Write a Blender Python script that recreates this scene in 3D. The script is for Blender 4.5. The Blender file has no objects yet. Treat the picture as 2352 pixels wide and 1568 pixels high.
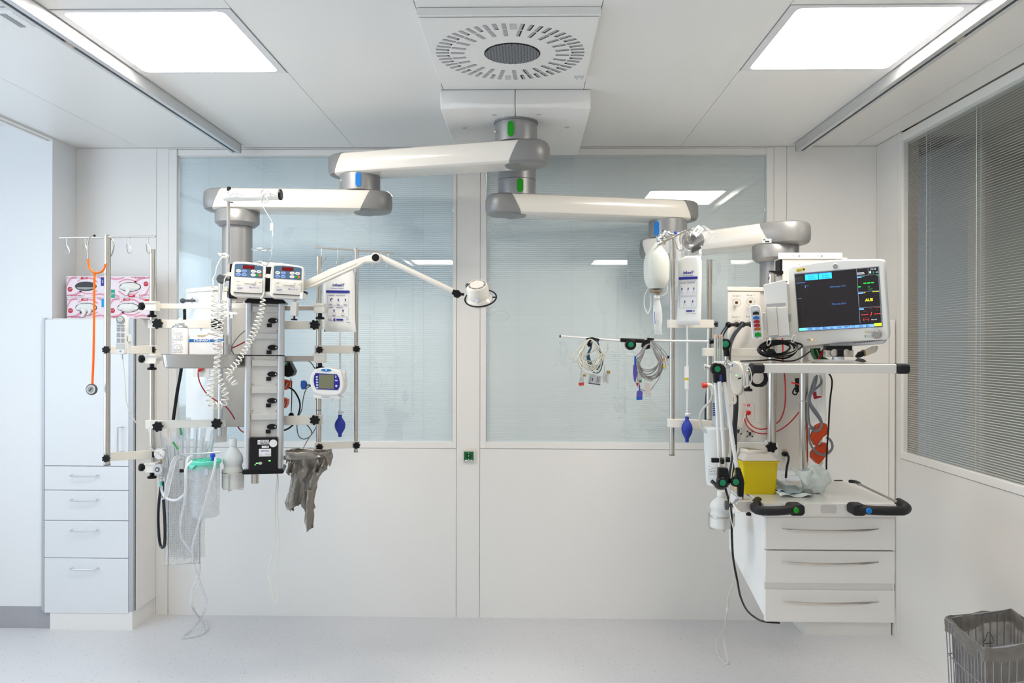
import bpy, bmesh, math, random
from mathutils import Vector, Matrix, Euler
random.seed(7)
S = bpy.context.scene
C = S.collection
PI = math.pi
V = Vector

# ---------------------------------------------------------------- camera
F = 1770.0; TH = math.radians(1.165); RO = .0024; HC = 1.604; CZ = 2.75
cam_d = bpy.data.cameras.new('camera'); cam = bpy.data.objects.new('camera', cam_d); C.objects.link(cam)
cam_d.sensor_width = 36; cam_d.lens = 36 * F / 2352; cam_d.shift_y = 4 / 2352
cam_d.clip_start = .05
cam.matrix_world = Matrix.Translation((0, 0, HC)) @ Matrix.Rotation(TH, 4, 'Z') @ Matrix.Rotation(PI / 2, 4, 'X') @ Matrix.Rotation(RO, 4, 'Z')
S.camera = cam
S.view_settings.view_transform = 'Standard'; S.view_settings.look = 'None'
S.view_settings.gamma = 1; S.view_settings.use_curve_mapping = False
S.view_settings.exposure = .98
# ---------------------------------------------------------------- world and lights
w = bpy.data.worlds.new('World'); S.world = w; w.use_nodes = True
w.node_tree.nodes['Background'].inputs[0].default_value = (.72, .86, 1.0, 1)
w.node_tree.nodes['Background'].inputs[1].default_value = 1.0
def area(name, loc, rot, sx, sy, power, col):
    l = bpy.data.lights.new(name, 'AREA'); l.shape = 'RECTANGLE'; l.size = sx; l.size_y = sy; l.energy = power; l.color = col
    o = bpy.data.objects.new(name, l); C.objects.link(o); o.location = loc; o.rotation_euler = rot; return o
# daylight arriving through the tall window of the left wall
area('window_daylight', (-3.78, 1.6, 1.75), (0, -PI / 2, 0), 1.7, 3.4, 20, (.66, .84, 1.0))
LUM = 13.0     # strength of the ceiling luminaires' diffusers
LUMC = (1.0, .925, .825)

def ray(x, y):
    a = (x - 1176) / F; b = -(y - 788) / F
    a2 = a * math.cos(RO) - b * math.sin(RO); b2 = a * math.sin(RO) + b * math.cos(RO)
    s, c = math.sin(TH), math.cos(TH)
    return (-s + a2 * c, c + a2 * s, b2)
def P(x, y, Y):      # where the photograph's point (x, y) lies at distance Y into the room
    d = ray(x, y); t = Y / d[1]; return V((d[0] * t, Y, HC + d[2] * t))
def PZ(x, y, z):
    d = ray(x, y); t = (z - HC) / d[2]; return V((d[0] * t, d[1] * t, z))

# ---------------------------------------------------------------- materials
def lin(c):
    return tuple(((v / 255) / 12.92 if v / 255 <= .04045 else ((v / 255 + .055) / 1.055) ** 2.4) for v in c)
MATS = {}
def mat(name, col, rough=.5, metal=0, emit=0, trans=0, alpha=1, coat=0, bump=0, var=.03, scale=40, spec=.5, ecol=None, ior=1.45, aniso=0):
    if name in MATS: return MATS[name]
    m = bpy.data.materials.new(name); m.use_nodes = True; nt = m.node_tree; b = nt.nodes['Principled BSDF']
    if isinstance(col[0], int): col = lin(col)
    L = nt.links.new
    tc = nt.nodes.new('ShaderNodeTexCoord'); n = nt.nodes.new('ShaderNodeTexNoise'); n.inputs['Scale'].default_value = scale
    n.inputs['Detail'].default_value = 3
    L(tc.outputs['Object'], n.inputs['Vector'])
    mx = nt.nodes.new('ShaderNodeMix'); mx.data_type = 'RGBA'
    mx.inputs[6].default_value = (*[c * (1 - var) for c in col], 1); mx.inputs[7].default_value = (*[min(1, c * (1 + var)) for c in col], 1)
    L(n.outputs['Fac'], mx.inputs[0]); L(mx.outputs[2], b.inputs['Base Color'])
    b.inputs['Roughness'].default_value = rough; b.inputs['Metallic'].default_value = metal
    b.inputs['Specular IOR Level'].default_value = spec; b.inputs['IOR'].default_value = ior
    b.inputs['Transmission Weight'].default_value = trans; b.inputs['Alpha'].default_value = alpha
    b.inputs['Coat Weight'].default_value = coat
    if aniso: b.inputs['Anisotropic'].default_value = aniso
    if emit:
        b.inputs['Emission Color'].default_value = (*(ecol or col), 1); b.inputs['Emission Strength'].default_value = emit
    if bump:
        bp = nt.nodes.new('ShaderNodeBump'); bp.inputs['Strength'].default_value = bump; bp.inputs['Distance'].default_value = .002
        L(n.outputs['Fac'], bp.inputs['Height']); L(bp.outputs[0], b.inputs['Normal'])
    MATS[name] = m; return m
def schlick(nt, f0):
    lw = nt.nodes.new('ShaderNodeLayerWeight'); lw.inputs[0].default_value = .5
    p = nt.nodes.new('ShaderNodeMath'); p.operation = 'POWER'; p.inputs[1].default_value = 5; nt.links.new(lw.outputs['Facing'], p.inputs[0])
    m = nt.nodes.new('ShaderNodeMath'); m.operation = 'MULTIPLY_ADD'; m.inputs[1].default_value = 1 - f0; m.inputs[2].default_value = f0; nt.links.new(p.outputs[0], m.inputs[0]); return m
def film(name, col, fac, rough=.15, fres=1.4):
    """thin clear sheet: part see-through, part coloured skin, with fresnel gloss"""
    m = bpy.data.materials.new(name); m.use_nodes = True; nt = m.node_tree; nt.nodes.clear(); L = nt.links.new
    if isinstance(col[0], int): col = lin(col)
    out = nt.nodes.new('ShaderNodeOutputMaterial'); t = nt.nodes.new('ShaderNodeBsdfTransparent'); d = nt.nodes.new('ShaderNodeBsdfPrincipled')
    d.inputs['Base Color'].default_value = (*col, 1); d.inputs['Roughness'].default_value = .5
    n = nt.nodes.new('ShaderNodeTexNoise'); n.inputs['Scale'].default_value = 30; tc = nt.nodes.new('ShaderNodeTexCoord'); L(tc.outputs['Object'], n.inputs['Vector'])
    mr = nt.nodes.new('ShaderNodeMapRange'); mr.inputs[3].default_value = fac * .7; mr.inputs[4].default_value = min(1, fac * 1.3); L(n.outputs['Fac'], mr.inputs[0])
    mx = nt.nodes.new('ShaderNodeMixShader'); L(mr.outputs[0], mx.inputs[0]); L(t.outputs[0], mx.inputs[1]); L(d.outputs[0], mx.inputs[2])
    g = nt.nodes.new('ShaderNodeBsdfGlossy'); g.inputs['Roughness'].default_value = rough
    fr = schlick(nt, ((fres - 1) / (fres + 1)) ** 2)
    m2 = nt.nodes.new('ShaderNodeMixShader'); L(fr.outputs[0], m2.inputs[0]); L(mx.outputs[0], m2.inputs[1]); L(g.outputs[0], m2.inputs[2])
    L(m2.outputs[0], out.inputs[0]); MATS[name] = m; return m
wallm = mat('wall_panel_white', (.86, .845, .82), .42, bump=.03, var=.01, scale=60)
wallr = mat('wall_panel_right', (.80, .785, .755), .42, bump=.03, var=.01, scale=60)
ceilm = mat('ceiling_panel_white', (.86, .85, .83), .32, var=.01, bump=.02, scale=90)
pier_m = mat('plaster_white', (.84, .85, .86), .6, bump=.15, var=.015, scale=120)
gapm = mat('joint_brown', (.36, .29, .23), .8)
cream = mat('cream_lacquer', (.83, .79, .72), .22, coat=.3, var=.01, scale=10)
white = mat('white_plastic', (.84, .84, .82), .35, var=.01)
whiteb = mat('warm_white_metal', (.80, .77, .70), .35, var=.01)
greyc = mat('grey_casting', (.262, .262, .262), .38, var=.04, scale=200, metal=.25)
greyc2 = mat('grey_tube_lacquer', (.32, .32, .325), .35, var=.03, metal=.35)
steel = mat('brushed_steel', (.62, .58, .53), .27, metal=1, var=.06, scale=12)
alu = mat('anodised_aluminium', (.70, .71, .73), .38, metal=.85, var=.03, scale=30)
alu_sat = mat('satin_aluminium', (.62, .63, .65), .45, metal=.6, var=.02)
chrome = mat('chrome', (.80, .80, .80), .08, metal=1, var=.01)
black = mat('black_plastic', (.007, .007, .008), .36, spec=.3)
rubber = mat('dark_rubber', (.016, .016, .019), .55, spec=.35, bump=.2, scale=300)
dgrey = mat('dark_grey_plastic', (.07, .075, .08), .5)
mgrey = mat('mid_grey_plastic', (.33, .34, .35), .5)
lgrey = mat('light_grey_plastic', (.58, .58, .56), .45)
green = mat('green_disc', (0, 135, 90), .4)
greenp = mat('green_marker', (0, 150, 0), .4)
bluep = mat('blue_marker', (0, 125, 215), .4)
navy = mat('navy_print', (38, 48, 150), .5)
red = mat('red_cable', (200, 22, 25), .4)
orange = mat('orange_plug', (225, 75, 15), .42)
orange2 = mat('orange_rubber', (255, 110, 0), .35)
yellow = mat('yellow_plastic', (226, 200, 0), .35)
cable_w = mat('white_cable', (.80, .78, .72), .4)
cable_g = mat('grey_cable', (.26, .27, .28), .45)
paperm = mat('paper_white', (.86, .86, .87), .7)
ink = mat('ink_black', (.03, .03, .04), .6)
inkb = mat('ink_blue', (40, 60, 160), .6)

# ---------------------------------------------------------------- mesh helpers
WM = {}
def wm(o): return WM[o.name] if o is not None else Matrix.Identity(4)
def cr(pts, k=6, closed=False):
    """Catmull-Rom through the points"""
    pts = [V(p) for p in pts]; n = len(pts); out = []
    if n < 3: return pts
    rng = range(n if closed else n - 1)
    for i in rng:
        if closed: a, b, c, d = pts[(i - 1) % n], pts[i], pts[(i + 1) % n], pts[(i + 2) % n]
        else: a, b, c, d = pts[max(i - 1, 0)], pts[i], pts[i + 1], pts[min(i + 2, n - 1)]
        for j in range(k):
            t = j / k; t2 = t * t; t3 = t2 * t
            out.append(.5 * ((2 * b) + (c - a) * t + (2 * a - 5 * b + 4 * c - d) * t2 + (3 * b - a - 3 * c + d) * t3))
    if not closed: out.append(pts[-1])
    return out
class MB:
    """collects shapes and links them as ONE mesh object.
    ref=(cx, cy, s): shapes may be given in photo units around (cx, cy), s metres per unit, in the parent's own frame"""
    def __init__(s, ref=None): s.v = []; s.f = []; s.mi = []; s.ref = ref; s.m = 0; s.T = None
    def q(s, x, y, d=0):
        cx, cy, k = s.ref; return V(((x - cx) * k, d, -(y - cy) * k))
    def add(s, vs, fs):
        o = len(s.v); s.v += [V(v) if s.T is None else s.T @ V(v) for v in vs]
        for f in fs: s.f.append([i + o for i in f]); s.mi.append(s.m)
    def b(s, x0, x1, y0, y1, z0, z1):
        vs = [(x, y, z) for z in (z0, z1) for y in (y0, y1) for x in (x0, x1)]
        s.add(vs, [(0, 2, 3, 1), (4, 5, 7, 6), (0, 1, 5, 4), (2, 6, 7, 3), (0, 4, 6, 2), (1, 3, 7, 5)]); return s
    def pb(s, x0, y0, x1, y1, d0, d1):     # photo-unit box, depth d0..d1 in metres
        a = s.q(x0, y1, d0); c = s.q(x1, y0, d1); return s.b(a.x, c.x, a.y, c.y, a.z, c.z)
    def ob(s, c, sx, sy, sz, R):            # oriented box
        vs = [V(c) + R @ V((x * sx / 2, y * sy / 2, z * sz / 2)) for z in (-1, 1) for y in (-1, 1) for x in (-1, 1)]
        s.add(vs, [(0, 2, 3, 1), (4, 5, 7, 6), (0, 1, 5, 4), (2, 6, 7, 3), (0, 4, 6, 2), (1, 3, 7, 5)]); return s
    def lathe(s, o, ax, prof, n=24, cap=True):
        o = V(o); ax = V(ax).normalized(); u = ax.orthogonal().normalized(); w_ = ax.cross(u)
        vs = []; fs = []
        for r, h in prof:
            for i in range(n):
                a = 2 * PI * i / n; vs.append(o + ax * h + (u * math.cos(a) + w_ * math.sin(a)) * r)
        for j in range(len(prof) - 1):
            for i in range(n):
                k = (i + 1) % n; fs.append((j * n + i, j * n + k, (j + 1) * n + k, (j + 1) * n + i))
        if cap: fs.append(tuple(range(n - 1, -1, -1))); fs.append(tuple((len(prof) - 1) * n + i for i in range(n)))
        s.add(vs, fs); return s
    def cyl(s, p0, p1, r, r1=None, n=16):
        p0 = V(p0); p1 = V(p1); d = p1 - p0
        return s.lathe(p0, d, [(r, 0), (r if r1 is None else r1, d.length)], n)
    def tube(s, pts, r, n=8, closed=False, smooth=0, flat=None):
        pts = cr(pts, smooth, closed) if smooth else [V(p) for p in pts]
        N = len(pts)
        if N < 2: return s
        vs = []; fs = []; nrm = None
        for i, p in enumerate(pts):
            if closed: t = pts[(i + 1) % N] - pts[i - 1]
            else: t = pts[min(i + 1, N - 1)] - pts[max(i - 1, 0)]
            if t.length < 1e-9: t = V((0, 0, 1))
            t.normalize()
            if nrm is None: nrm = t.orthogonal().normalized()
            else:
                nrm = nrm - t * nrm.dot(t)
                nrm = nrm.normalized() if nrm.length > 1e-6 else t.orthogonal().normalized()
            w_ = t.cross(nrm); rr = r(i / (N - 1)) if callable(r) else r
            for k in range(n):
                a = 2 * PI * k / n; vs.append(p + (nrm * math.cos(a) + w_ * math.sin(a)) * rr)
        for i in range(N if closed else N - 1):
            j = (i + 1) % N
            for k in range(n):
                l = (k + 1) % n; fs.append((i * n + k, i * n + l, j * n + l, j * n + k))
        if not closed: fs.append(tuple(range(n - 1, -1, -1))); fs.append(tuple((N - 1) * n + k for k in range(n)))
        s.add(vs, fs); return s
    def prism(s, pts, dv):                  # closed outline of 3-D points pushed along dv
        n = len(pts); pts = [V(p) for p in pts]; dv = V(dv)
        s.add(pts + [p + dv for p in pts], [tuple(range(n)), tuple(range(2 * n - 1, n - 1, -1))] + [(i, i + n, (i + 1) % n + n, (i + 1) % n) for i in range(n)]); return s
    def pp(s, xy, d0, d1):                   # photo-unit outline, depth d0..d1
        return s.prism([s.q(x, y, d0) for x, y in xy], (0, d1 - d0, 0))
    def ball(s, c, r, n=16, sc=(1, 1, 1)):
        c = V(c); vs = []; fs = []; m_ = max(6, n // 2)
        for j in range(m_ + 1):
            t = PI * j / m_
            for i in range(n):
                a = 2 * PI * i / n; vs.append(c + V((r * sc[0] * math.sin(t) * math.cos(a), r * sc[1] * math.sin(t) * math.sin(a), r * sc[2] * math.cos(t))))
        for j in range(m_):
            for i in range(n):
                k = (i + 1) % n; fs.append((j * n + i, (j + 1) * n + i, (j + 1) * n + k, j * n + k))
        s.add(vs, fs); return s
    def grid(s, fn, nu, nv, thick=0):
        vs = [fn(i / nu, j / nv) for j in range(nv + 1) for i in range(nu + 1)]
        s.add(vs, [(j * (nu + 1) + i, j * (nu + 1) + i + 1, (j + 1) * (nu + 1) + i + 1, (j + 1) * (nu + 1) + i) for j in range(nv) for i in range(nu)]); return s
    def build(s, name, m, parent=None, bevel=0, seg=2, smooth=True, solid=0, local=None, sub=0, weld=False):
        if local is None: local = s.ref is not None
        vs = s.v
        if not local and parent is not None:
            I = wm(parent).inverted(); vs = [I @ v for v in vs]
        loc = V((0, 0, 0)); 
        if parent is None and vs:
            xs = [v.x for v in vs]; ys = [v.y for v in vs]; zs = [v.z for v in vs]
            loc = V(((min(xs) + max(xs)) / 2, (min(ys) + max(ys)) / 2, min(zs)))
        me = bpy.data.meshes.new(name); me.from_pydata([tuple(v - loc) for v in vs], [], s.f)
        ms = m if isinstance(m, (list, tuple)) else [m]
        for x in ms: me.materials.append(x)
        if len(ms) > 1:
            for p, i in zip(me.polygons, s.mi): p.material_index = min(i, len(ms) - 1)
        bm = bmesh.new(); bm.from_mesh(me)
        if weld: bmesh.ops.remove_doubles(bm, verts=bm.verts, dist=1e-5)
        bmesh.ops.recalc_face_normals(bm, faces=bm.faces); bm.to_mesh(me); bm.free()
        if smooth:
            me.shade_smooth(); me.set_sharp_from_angle(angle=math.radians(38))
        o = bpy.data.objects.new(name, me); C.objects.link(o)
        if parent is not None: o.parent = parent; WM[o.name] = wm(parent)
        else: o.location = loc; WM[o.name] = Matrix.Translation(loc)
        if solid:
            md = o.modifiers.new('thick', 'SOLIDIFY'); md.thickness = solid; md.offset = 0
        if bevel:
            md = o.modifiers.new('bevel', 'BEVEL'); md.width = bevel; md.segments = seg; md.limit_method = 'ANGLE'; md.angle_limit = math.radians(35)
            md.use_clamp_overlap = True; md.harden_normals = True
        if sub:
            md = o.modifiers.new('sub', 'SUBSURF'); md.levels = sub; md.render_levels = sub
        return o
def tag(o, label=None, cat=None, group=None, kind=None):
    if label: o['label'] = label
    if cat: o['category'] = cat
    if group: o['group'] = group
    if kind: o['kind'] = kind
    return o
def thing(name, label, cat, M=(0, 0, 0), group=None, kind=None):
    o = bpy.data.objects.new(name, None); C.objects.link(o); o.empty_display_size = .05
    M = M if isinstance(M, Matrix) else Matrix.Translation(M)
    o.matrix_world = M; WM[o.name] = M
    return tag(o, label, cat, group, kind)
def struct(o): o['kind'] = 'structure'; return o
def at(px, py, Y, yaw=0, pitch=0, roll=0):
    """frame standing at the photo point, and the photo-unit reference for MB"""
    M = Matrix.Translation(P(px, py, Y)) @ Matrix.Rotation(math.radians(yaw), 4, 'Z') @ Matrix.Rotation(math.radians(pitch), 4, 'X') @ Matrix.Rotation(math.radians(roll), 4, 'Y')
    return M, (px, py, Y / F)
def dup(root, M, label=None, group=None):
    r = root.copy(); C.objects.link(r); r.matrix_world = M; WM[r.name] = M
    if label: r['label'] = label
    if group: r['group'] = group
    for ch in list(root.children):
        c = ch.copy(); C.objects.link(c); c.parent = r; WM[c.name] = M
        for g in list(ch.children):
            d = g.copy(); C.objects.link(d); d.parent = c; WM[d.name] = M
    return r
def circ(cx, cy, rx, ry=None, n=24, a0=0, a1=2 * PI):
    ry = rx if ry is None else ry
    return [(cx + rx * math.cos(a0 + (a1 - a0) * i / n), cy + ry * math.sin(a0 + (a1 - a0) * i / n)) for i in range(n)]
def rrect(x0, y0, x1, y1, r, n=5):
    o = []
    for cx, cy, a in ((x1 - r, y0 + r, -PI / 2), (x1 - r, y1 - r, 0), (x0 + r, y1 - r, PI / 2), (x0 + r, y0 + r, PI)):
        o += [(cx + r * math.cos(a + PI / 2 * i / n), cy + r * math.sin(a + PI / 2 * i / n)) for i in range(n + 1)]
    return o
def text(s, ref, x, y, h, m, parent, d=-.001, align='CENTER', name='lettering', shear=0, sx=1, bold=0, rot=0):
    """lettering of cap height h (photo units) with its baseline middle at (x, y), facing the viewer side (-y)"""
    cu = bpy.data.curves.new(name, 'FONT'); cu.body = s; cu.align_x = align; cu.size = 1; cu.extrude = .004; cu.shear = shear
    cu.offset = bold; cu.resolution_u = 2
    t = bpy.data.objects.new(name, cu); C.objects.link(t); bpy.context.view_layer.update()
    me = bpy.data.meshes.new_from_object(t.evaluated_get(bpy.context.evaluated_depsgraph_get()))
    bpy.data.objects.remove(t); me.name = name
    k = h / .7 * ref[2]; cr_, sr_ = math.cos(rot), math.sin(rot)
    for v in me.vertices:
        X, Y_, Z = v.co; X *= sx
        X, Y_ = X * cr_ - Y_ * sr_, X * sr_ + Y_ * cr_
        v.co = ((x - ref[0]) * ref[2] + X * k, d - Z * k, -(y - ref[1]) * ref[2] + Y_ * k)
    me.materials.clear(); me.materials.append(m)
    o = bpy.data.objects.new(name, me); C.objects.link(o); o.parent = parent; WM[o.name] = wm(parent); return o
def scribble(mb, x0, y0, x1, y1, d, rows, h=.5, seed=1, dens=.8):
    """rows of unreadably small print as short bars"""
    rnd = random.Random(seed)
    for r in range(rows):
        y = y0 + (y1 - y0) * (r + .5) / rows; x = x0
        while x < x1 - .5:
            w_ = rnd.uniform(1.2, 4) * h * 1.6; e = min(x + w_, x1)
            if rnd.random() < dens: mb.pb(x, y - h / 2, e, y + h / 2, d - .0004, d)
            x = e + h * .8
    return mb
# ================================================================ room shell
def seamless(name, boxes, m, gap=None):
    b = MB()
    for x in boxes: b.b(*x)
    return struct(b.build(name, m))
# floor: speckled vinyl
fm = bpy.data.materials.new('speckled_vinyl'); fm.use_nodes = True; nt = fm.node_tree; bs = nt.nodes['Principled BSDF']; L = nt.links.new
tc = nt.nodes.new('ShaderNodeTexCoord')
def speck(scale, lo, hi, rnd=1):
    v = nt.nodes.new('ShaderNodeTexVoronoi'); v.inputs['Scale'].default_value = scale; v.inputs['Randomness'].default_value = rnd
    nz = nt.nodes.new('ShaderNodeTexNoise'); nz.inputs['Scale'].default_value = scale * 2; 
    ad = nt.nodes.new('ShaderNodeMixRGB'); ad.inputs[0].default_value = .012; L(tc.outputs['Object'], ad.inputs[1]); L(nz.outputs['Color'], ad.inputs[2]); L(tc.outputs['Object'], nz.inputs['Vector'])
    L(ad.outputs[0], v.inputs['Vector'])
    r = nt.nodes.new('ShaderNodeMapRange'); r.inputs[1].default_value = lo; r.inputs[2].default_value = hi; r.inputs[3].default_value = 1; r.inputs[4].default_value = 0; L(v.outputs['Distance'], r.inputs[0])
    wn = nt.nodes.new('ShaderNodeSeparateColor'); L(v.outputs['Color'], wn.inputs[0])
    g = nt.nodes.new('ShaderNodeMath'); g.operation = 'GREATER_THAN'; g.inputs[1].default_value = .6; L(wn.outputs[0], g.inputs[0])
    mu = nt.nodes.new('ShaderNodeMath'); mu.operation = 'MULTIPLY'; L(r.outputs[0], mu.inputs[0]); L(g.outputs[0], mu.inputs[1]); return mu
base = nt.nodes.new('ShaderNodeTexNoise'); base.inputs['Scale'].default_value = 220; base.inputs['Detail'].default_value = 4; L(tc.outputs['Object'], base.inputs['Vector'])
c0 = nt.nodes.new('ShaderNodeMix'); c0.data_type = 'RGBA'; c0.inputs[6].default_value = (.655, .65, .665, 1); c0.inputs[7].default_value = (.755, .75, .77, 1); L(base.outputs['Fac'], c0.inputs[0])
prev = c0.outputs[2]
for sc, lo, hi, col in ((55, .10, .16, (.33, .33, .36, 1)), (48, .10, .15, (.85, .85, .86, 1)), (90, .14, .2, (.42, .41, .43, 1)), (22, .045, .07, (.22, .22, .25, 1))):
    k = speck(sc, lo, hi); mx = nt.nodes.new('ShaderNodeMix'); mx.data_type = 'RGBA'; mx.inputs[7].default_value = col
    L(k.outputs[0], mx.inputs[0]); L(prev, mx.inputs[6]); prev = mx.outputs[2]
L(prev, bs.inputs['Base Color']); bs.inputs['Roughness'].default_value = .45
struct(MB().b(-3.9, 2.2, -4.7, 4.7, -.1, 0).build('floor', fm))
# ceiling panels between the long joints, with openings for the four luminaires
g = .0012; b = MB(); xs = [-2.665, -2.29, -1.655, -1.02, -.385, .25, .885, 1.52, 1.89, 2.015]
LY = ((2.62, 3.255), (-2.2, -1.565))
for i in range(len(xs) - 1):
    x0, x1 = xs[i] + g, xs[i + 1] - g
    segs = [(-4.5, 4.497)]
    if i in (2, 6): segs = [(-4.5, LY[1][0]), (LY[1][1], LY[0][0]), (LY[0][1], 4.497)]
    for y0, y1 in segs: b.b(x0, x1, y0, y1, CZ, CZ + .012)
struct(b.build('ceiling', ceilm))
struct(MB().b(-2.665, 2.1, -4.6, 4.8, CZ + .09, CZ + .12).build('ceiling_void', gapm))
struct(MB().b(-3.9, -2.665, -4.6, 4.5, 2.82, 2.9).build('ceiling_niche', pier_m))
b = MB(); b.b(-2.69, -2.665, -4.5, 4.497, CZ - .012, CZ + .06); b.b(-2.71, -2.69, -4.5, 4.275, CZ - .02, CZ + .08)
struct(b.build('trim_1', wallm))
# back wall: backing, flat panels and pillar with open joints
YB = 4.5; W1 = (-2.115, -.4165); W2 = (-.2775, 1.4245); ZS = .989; ZT = 2.741
b = MB()
for x0, x1 in ((-2.6675, -2.1905), (-2.1885, -2.118), (-.4145, -.2795), (1.4265, 1.4985), (1.5005, 2.0145)): b.b(x0, x1, YB, YB + .04, 0, CZ - .001)
for x0, x1 in (W1, W2): b.b(x0 - .0, x1 + .0, YB, YB + .04, 0, ZS - .002); b.b(x0 - .002, x1 + .002, YB, YB + .04, ZT + .002, CZ - .001)
struct(b.build('wall_back', wallm))
b = MB()
for x0, x1 in ((-2.8, W1[0] + .01), (W1[1] - .01, W2[0] + .01), (W2[1] - .01, 2.2)): b.b(x0, x1, YB + .042, YB + .10, 0, 2.83)
for x0, x1 in (W1, W2): b.b(x0, x1, YB + .042, YB + .10, 0, ZS); b.b(x0, x1, YB + .042, YB + .10, ZT, 2.83)
struct(b.build('wall_back_core', gapm))
# glass
def pane_mat():
    m = bpy.data.materials.new('window_glass'); m.use_nodes = True; nt = m.node_tree; nt.nodes.clear(); L = nt.links.new
    o = nt.nodes.new('ShaderNodeOutputMaterial'); t = nt.nodes.new('ShaderNodeBsdfTransparent'); t.inputs[0].default_value = (.96, .975, .975, 1)
    gl = nt.nodes.new('ShaderNodeBsdfGlossy'); gl.inputs['Roughness'].default_value = 0.01; fr = schlick(nt, .06)
    n = nt.nodes.new('ShaderNodeTexNoise'); n.inputs['Scale'].default_value = 1.2; tc = nt.nodes.new('ShaderNodeTexCoord'); L(tc.outputs['Object'], n.inputs['Vector'])
    bp = nt.nodes.new('ShaderNodeBump'); bp.inputs['Strength'].default_value = .02; bp.inputs['Distance'].default_value = .01; L(n.outputs['Fac'], bp.inputs['Height']); L(bp.outputs[0], gl.inputs['Normal'])
    mx = nt.nodes.new('ShaderNodeMixShader'); L(fr.outputs[0], mx.inputs[0]); L(t.outputs[0], mx.inputs[1]); L(gl.outputs[0], mx.inputs[2]); L(mx.outputs[0], o.inputs[0]); return m
glassm = pane_mat()
slatm = mat('blind_slat_blue_grey', (.85, .91, .945), .42, var=.01, metal=.1)
slatg = mat('blind_slat_grey', (.80, .79, .76), .4, var=.01, metal=.1)
cordm = mat('blind_cord', (.75, .78, .78), .7)
def window_back(name, x0, x1, cords, slatm):
    w_ = thing(name, 'wide window with closed blue-grey venetian blind between its panes', 'window', (x0, YB, ZS)); w_['kind'] = 'structure'
    zt = 2.741; f = MB(); fw = .022; e = .0
    gx0 = x0 + (.047 if x0 < -1 else .034); gx1 = x1 - (.021 if x0 < -1 else .040); gz0 = ZS + .037; gz1 = ZT - .036
    f.b(x0, gx0, YB - .004, YB + .035, ZS, zt); f.b(gx1, x1, YB - .004, YB + .035, ZS, zt)
    f.b(gx0, gx1, YB - .004, YB + .035, ZS, gz0); f.b(gx0, gx1, YB + .004, YB + .035, gz1, zt)
    f.build('window_frame', wallm, w_, bevel=.0015)
    MB().b(gx0, gx1, YB + .012, YB + .0125, gz0, gz1).build('pane', glassm, w_)
    s = MB(); n = int((gz1 - gz0 - .006) / .0119); a = math.radians(75); hw = .0148 / 2
    for i in range(n):
        z = gz0 + .008 + i * .0119; y = YB + .027; rn = random.uniform(-.02, .02)
        ca, sa = math.cos(a + rn) * hw, math.sin(a + rn) * hw
        xa, xb = gx0 + .004, gx1 - .004
        vs = [(xa, y - ca, z - sa), (xb, y - ca, z - sa), (xa, y - .0008, z + .0005), (xb, y - .0008, z + .0005), (xa, y + ca, z + sa), (xb, y + ca, z + sa)]
        s.add(vs, [(0, 1, 3, 2), (2, 3, 5, 4)])
    s.build('blind', slatm, w_)
    for px in cords:
        c = MB(); X = P(px, 600, YB).x; c.b(X - .0006, X + .0006, YB + .0165, YB + .0175, gz0, gz1); c.build('blind_cord', cordm, w_)
    h = MB(); h.b(gx0, gx1, YB + .014, YB + .038, gz1 - .008, gz1 + .002); h.build('head_rail', wallm, w_)
    return w_
window_back('window_1', *W1, (477, 602, 725, 848, 972), slatm)
window_back('window_2', *W2, (1190, 1313, 1438, 1563, 1690), mat('blind_slat_neutral', (.83, .86, .865), .42, var=.01, metal=.1))
# the room beyond the back windows
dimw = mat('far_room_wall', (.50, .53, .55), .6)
b = MB(); b.b(-3.5, 2.6, 7.0, 7.1, 0, 2.8); b.b(-3.5, 2.6, 4.61, 7.1, -.1, 0); b.b(-3.5, 2.6, 4.61, 7.1, 2.84, 2.9); b.b(-3.6, -3.5, 4.61, 7.1, 0, 2.9); b.b(2.6, 2.7, 4.61, 7.1, 0, 2.9)
struct(b.build('wall_next_room', dimw))
area('next_room_fill', (-.5, 5.6, 2.8), (0, 0, 0), 2.5, .6, 26, (.80, .92, 1.0))  # added fill light, no visible source, brightens the room behind the closed blinds
# right wall
XR = 2.015
b = MB(); b.b(XR, XR + .04, 4.246, 4.4995, 0, CZ - .001); b.b(XR, XR + .04, 4.2045, 4.2442, 0, CZ - .001); b.b(XR, XR + .04, -4.5, 4.2035, 0, ZS - .002)
b.b(XR, XR + .04, -4.5, 1.2, ZS, CZ - .001)
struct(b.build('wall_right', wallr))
b = MB(); b.b(XR + .041, XR + .09, 4.2, 4.6, 0, 2.83); b.b(XR + .041, XR + .09, -4.6, 4.2, 0, ZS); b.b(XR + .041, XR + .09, -4.6, 1.25, ZS, 2.83)
struct(b.build('wall_right_core', gapm))
w_ = thing('window_3', 'long side window with open grey venetian blind', 'window', (XR, 4.2, ZS)); w_['kind'] = 'structure'
f = MB(); y0, y1 = 1.2, 4.2; gz0, gz1 = ZS + .037, ZT - .042
f.b(XR - .003, XR + .035, y0, y1, ZS, gz0); f.b(XR + .004, XR + .035, y0, y1, gz1, ZT + .004); f.b(XR - .001, XR + .035, y1 - .003, y1 + .003, ZS, ZT); f.b(XR - .003, XR + .035, y0, y0 + .03, ZS, ZT)
f.build('window_frame', wallm, w_, bevel=.0015)
MB().b(XR + .012, XR + .0125, y0, y1, gz0, gz1).build('pane', glassm, w_)
s = MB(); n = int((gz1 - gz0 - .01) / .0119)
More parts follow.
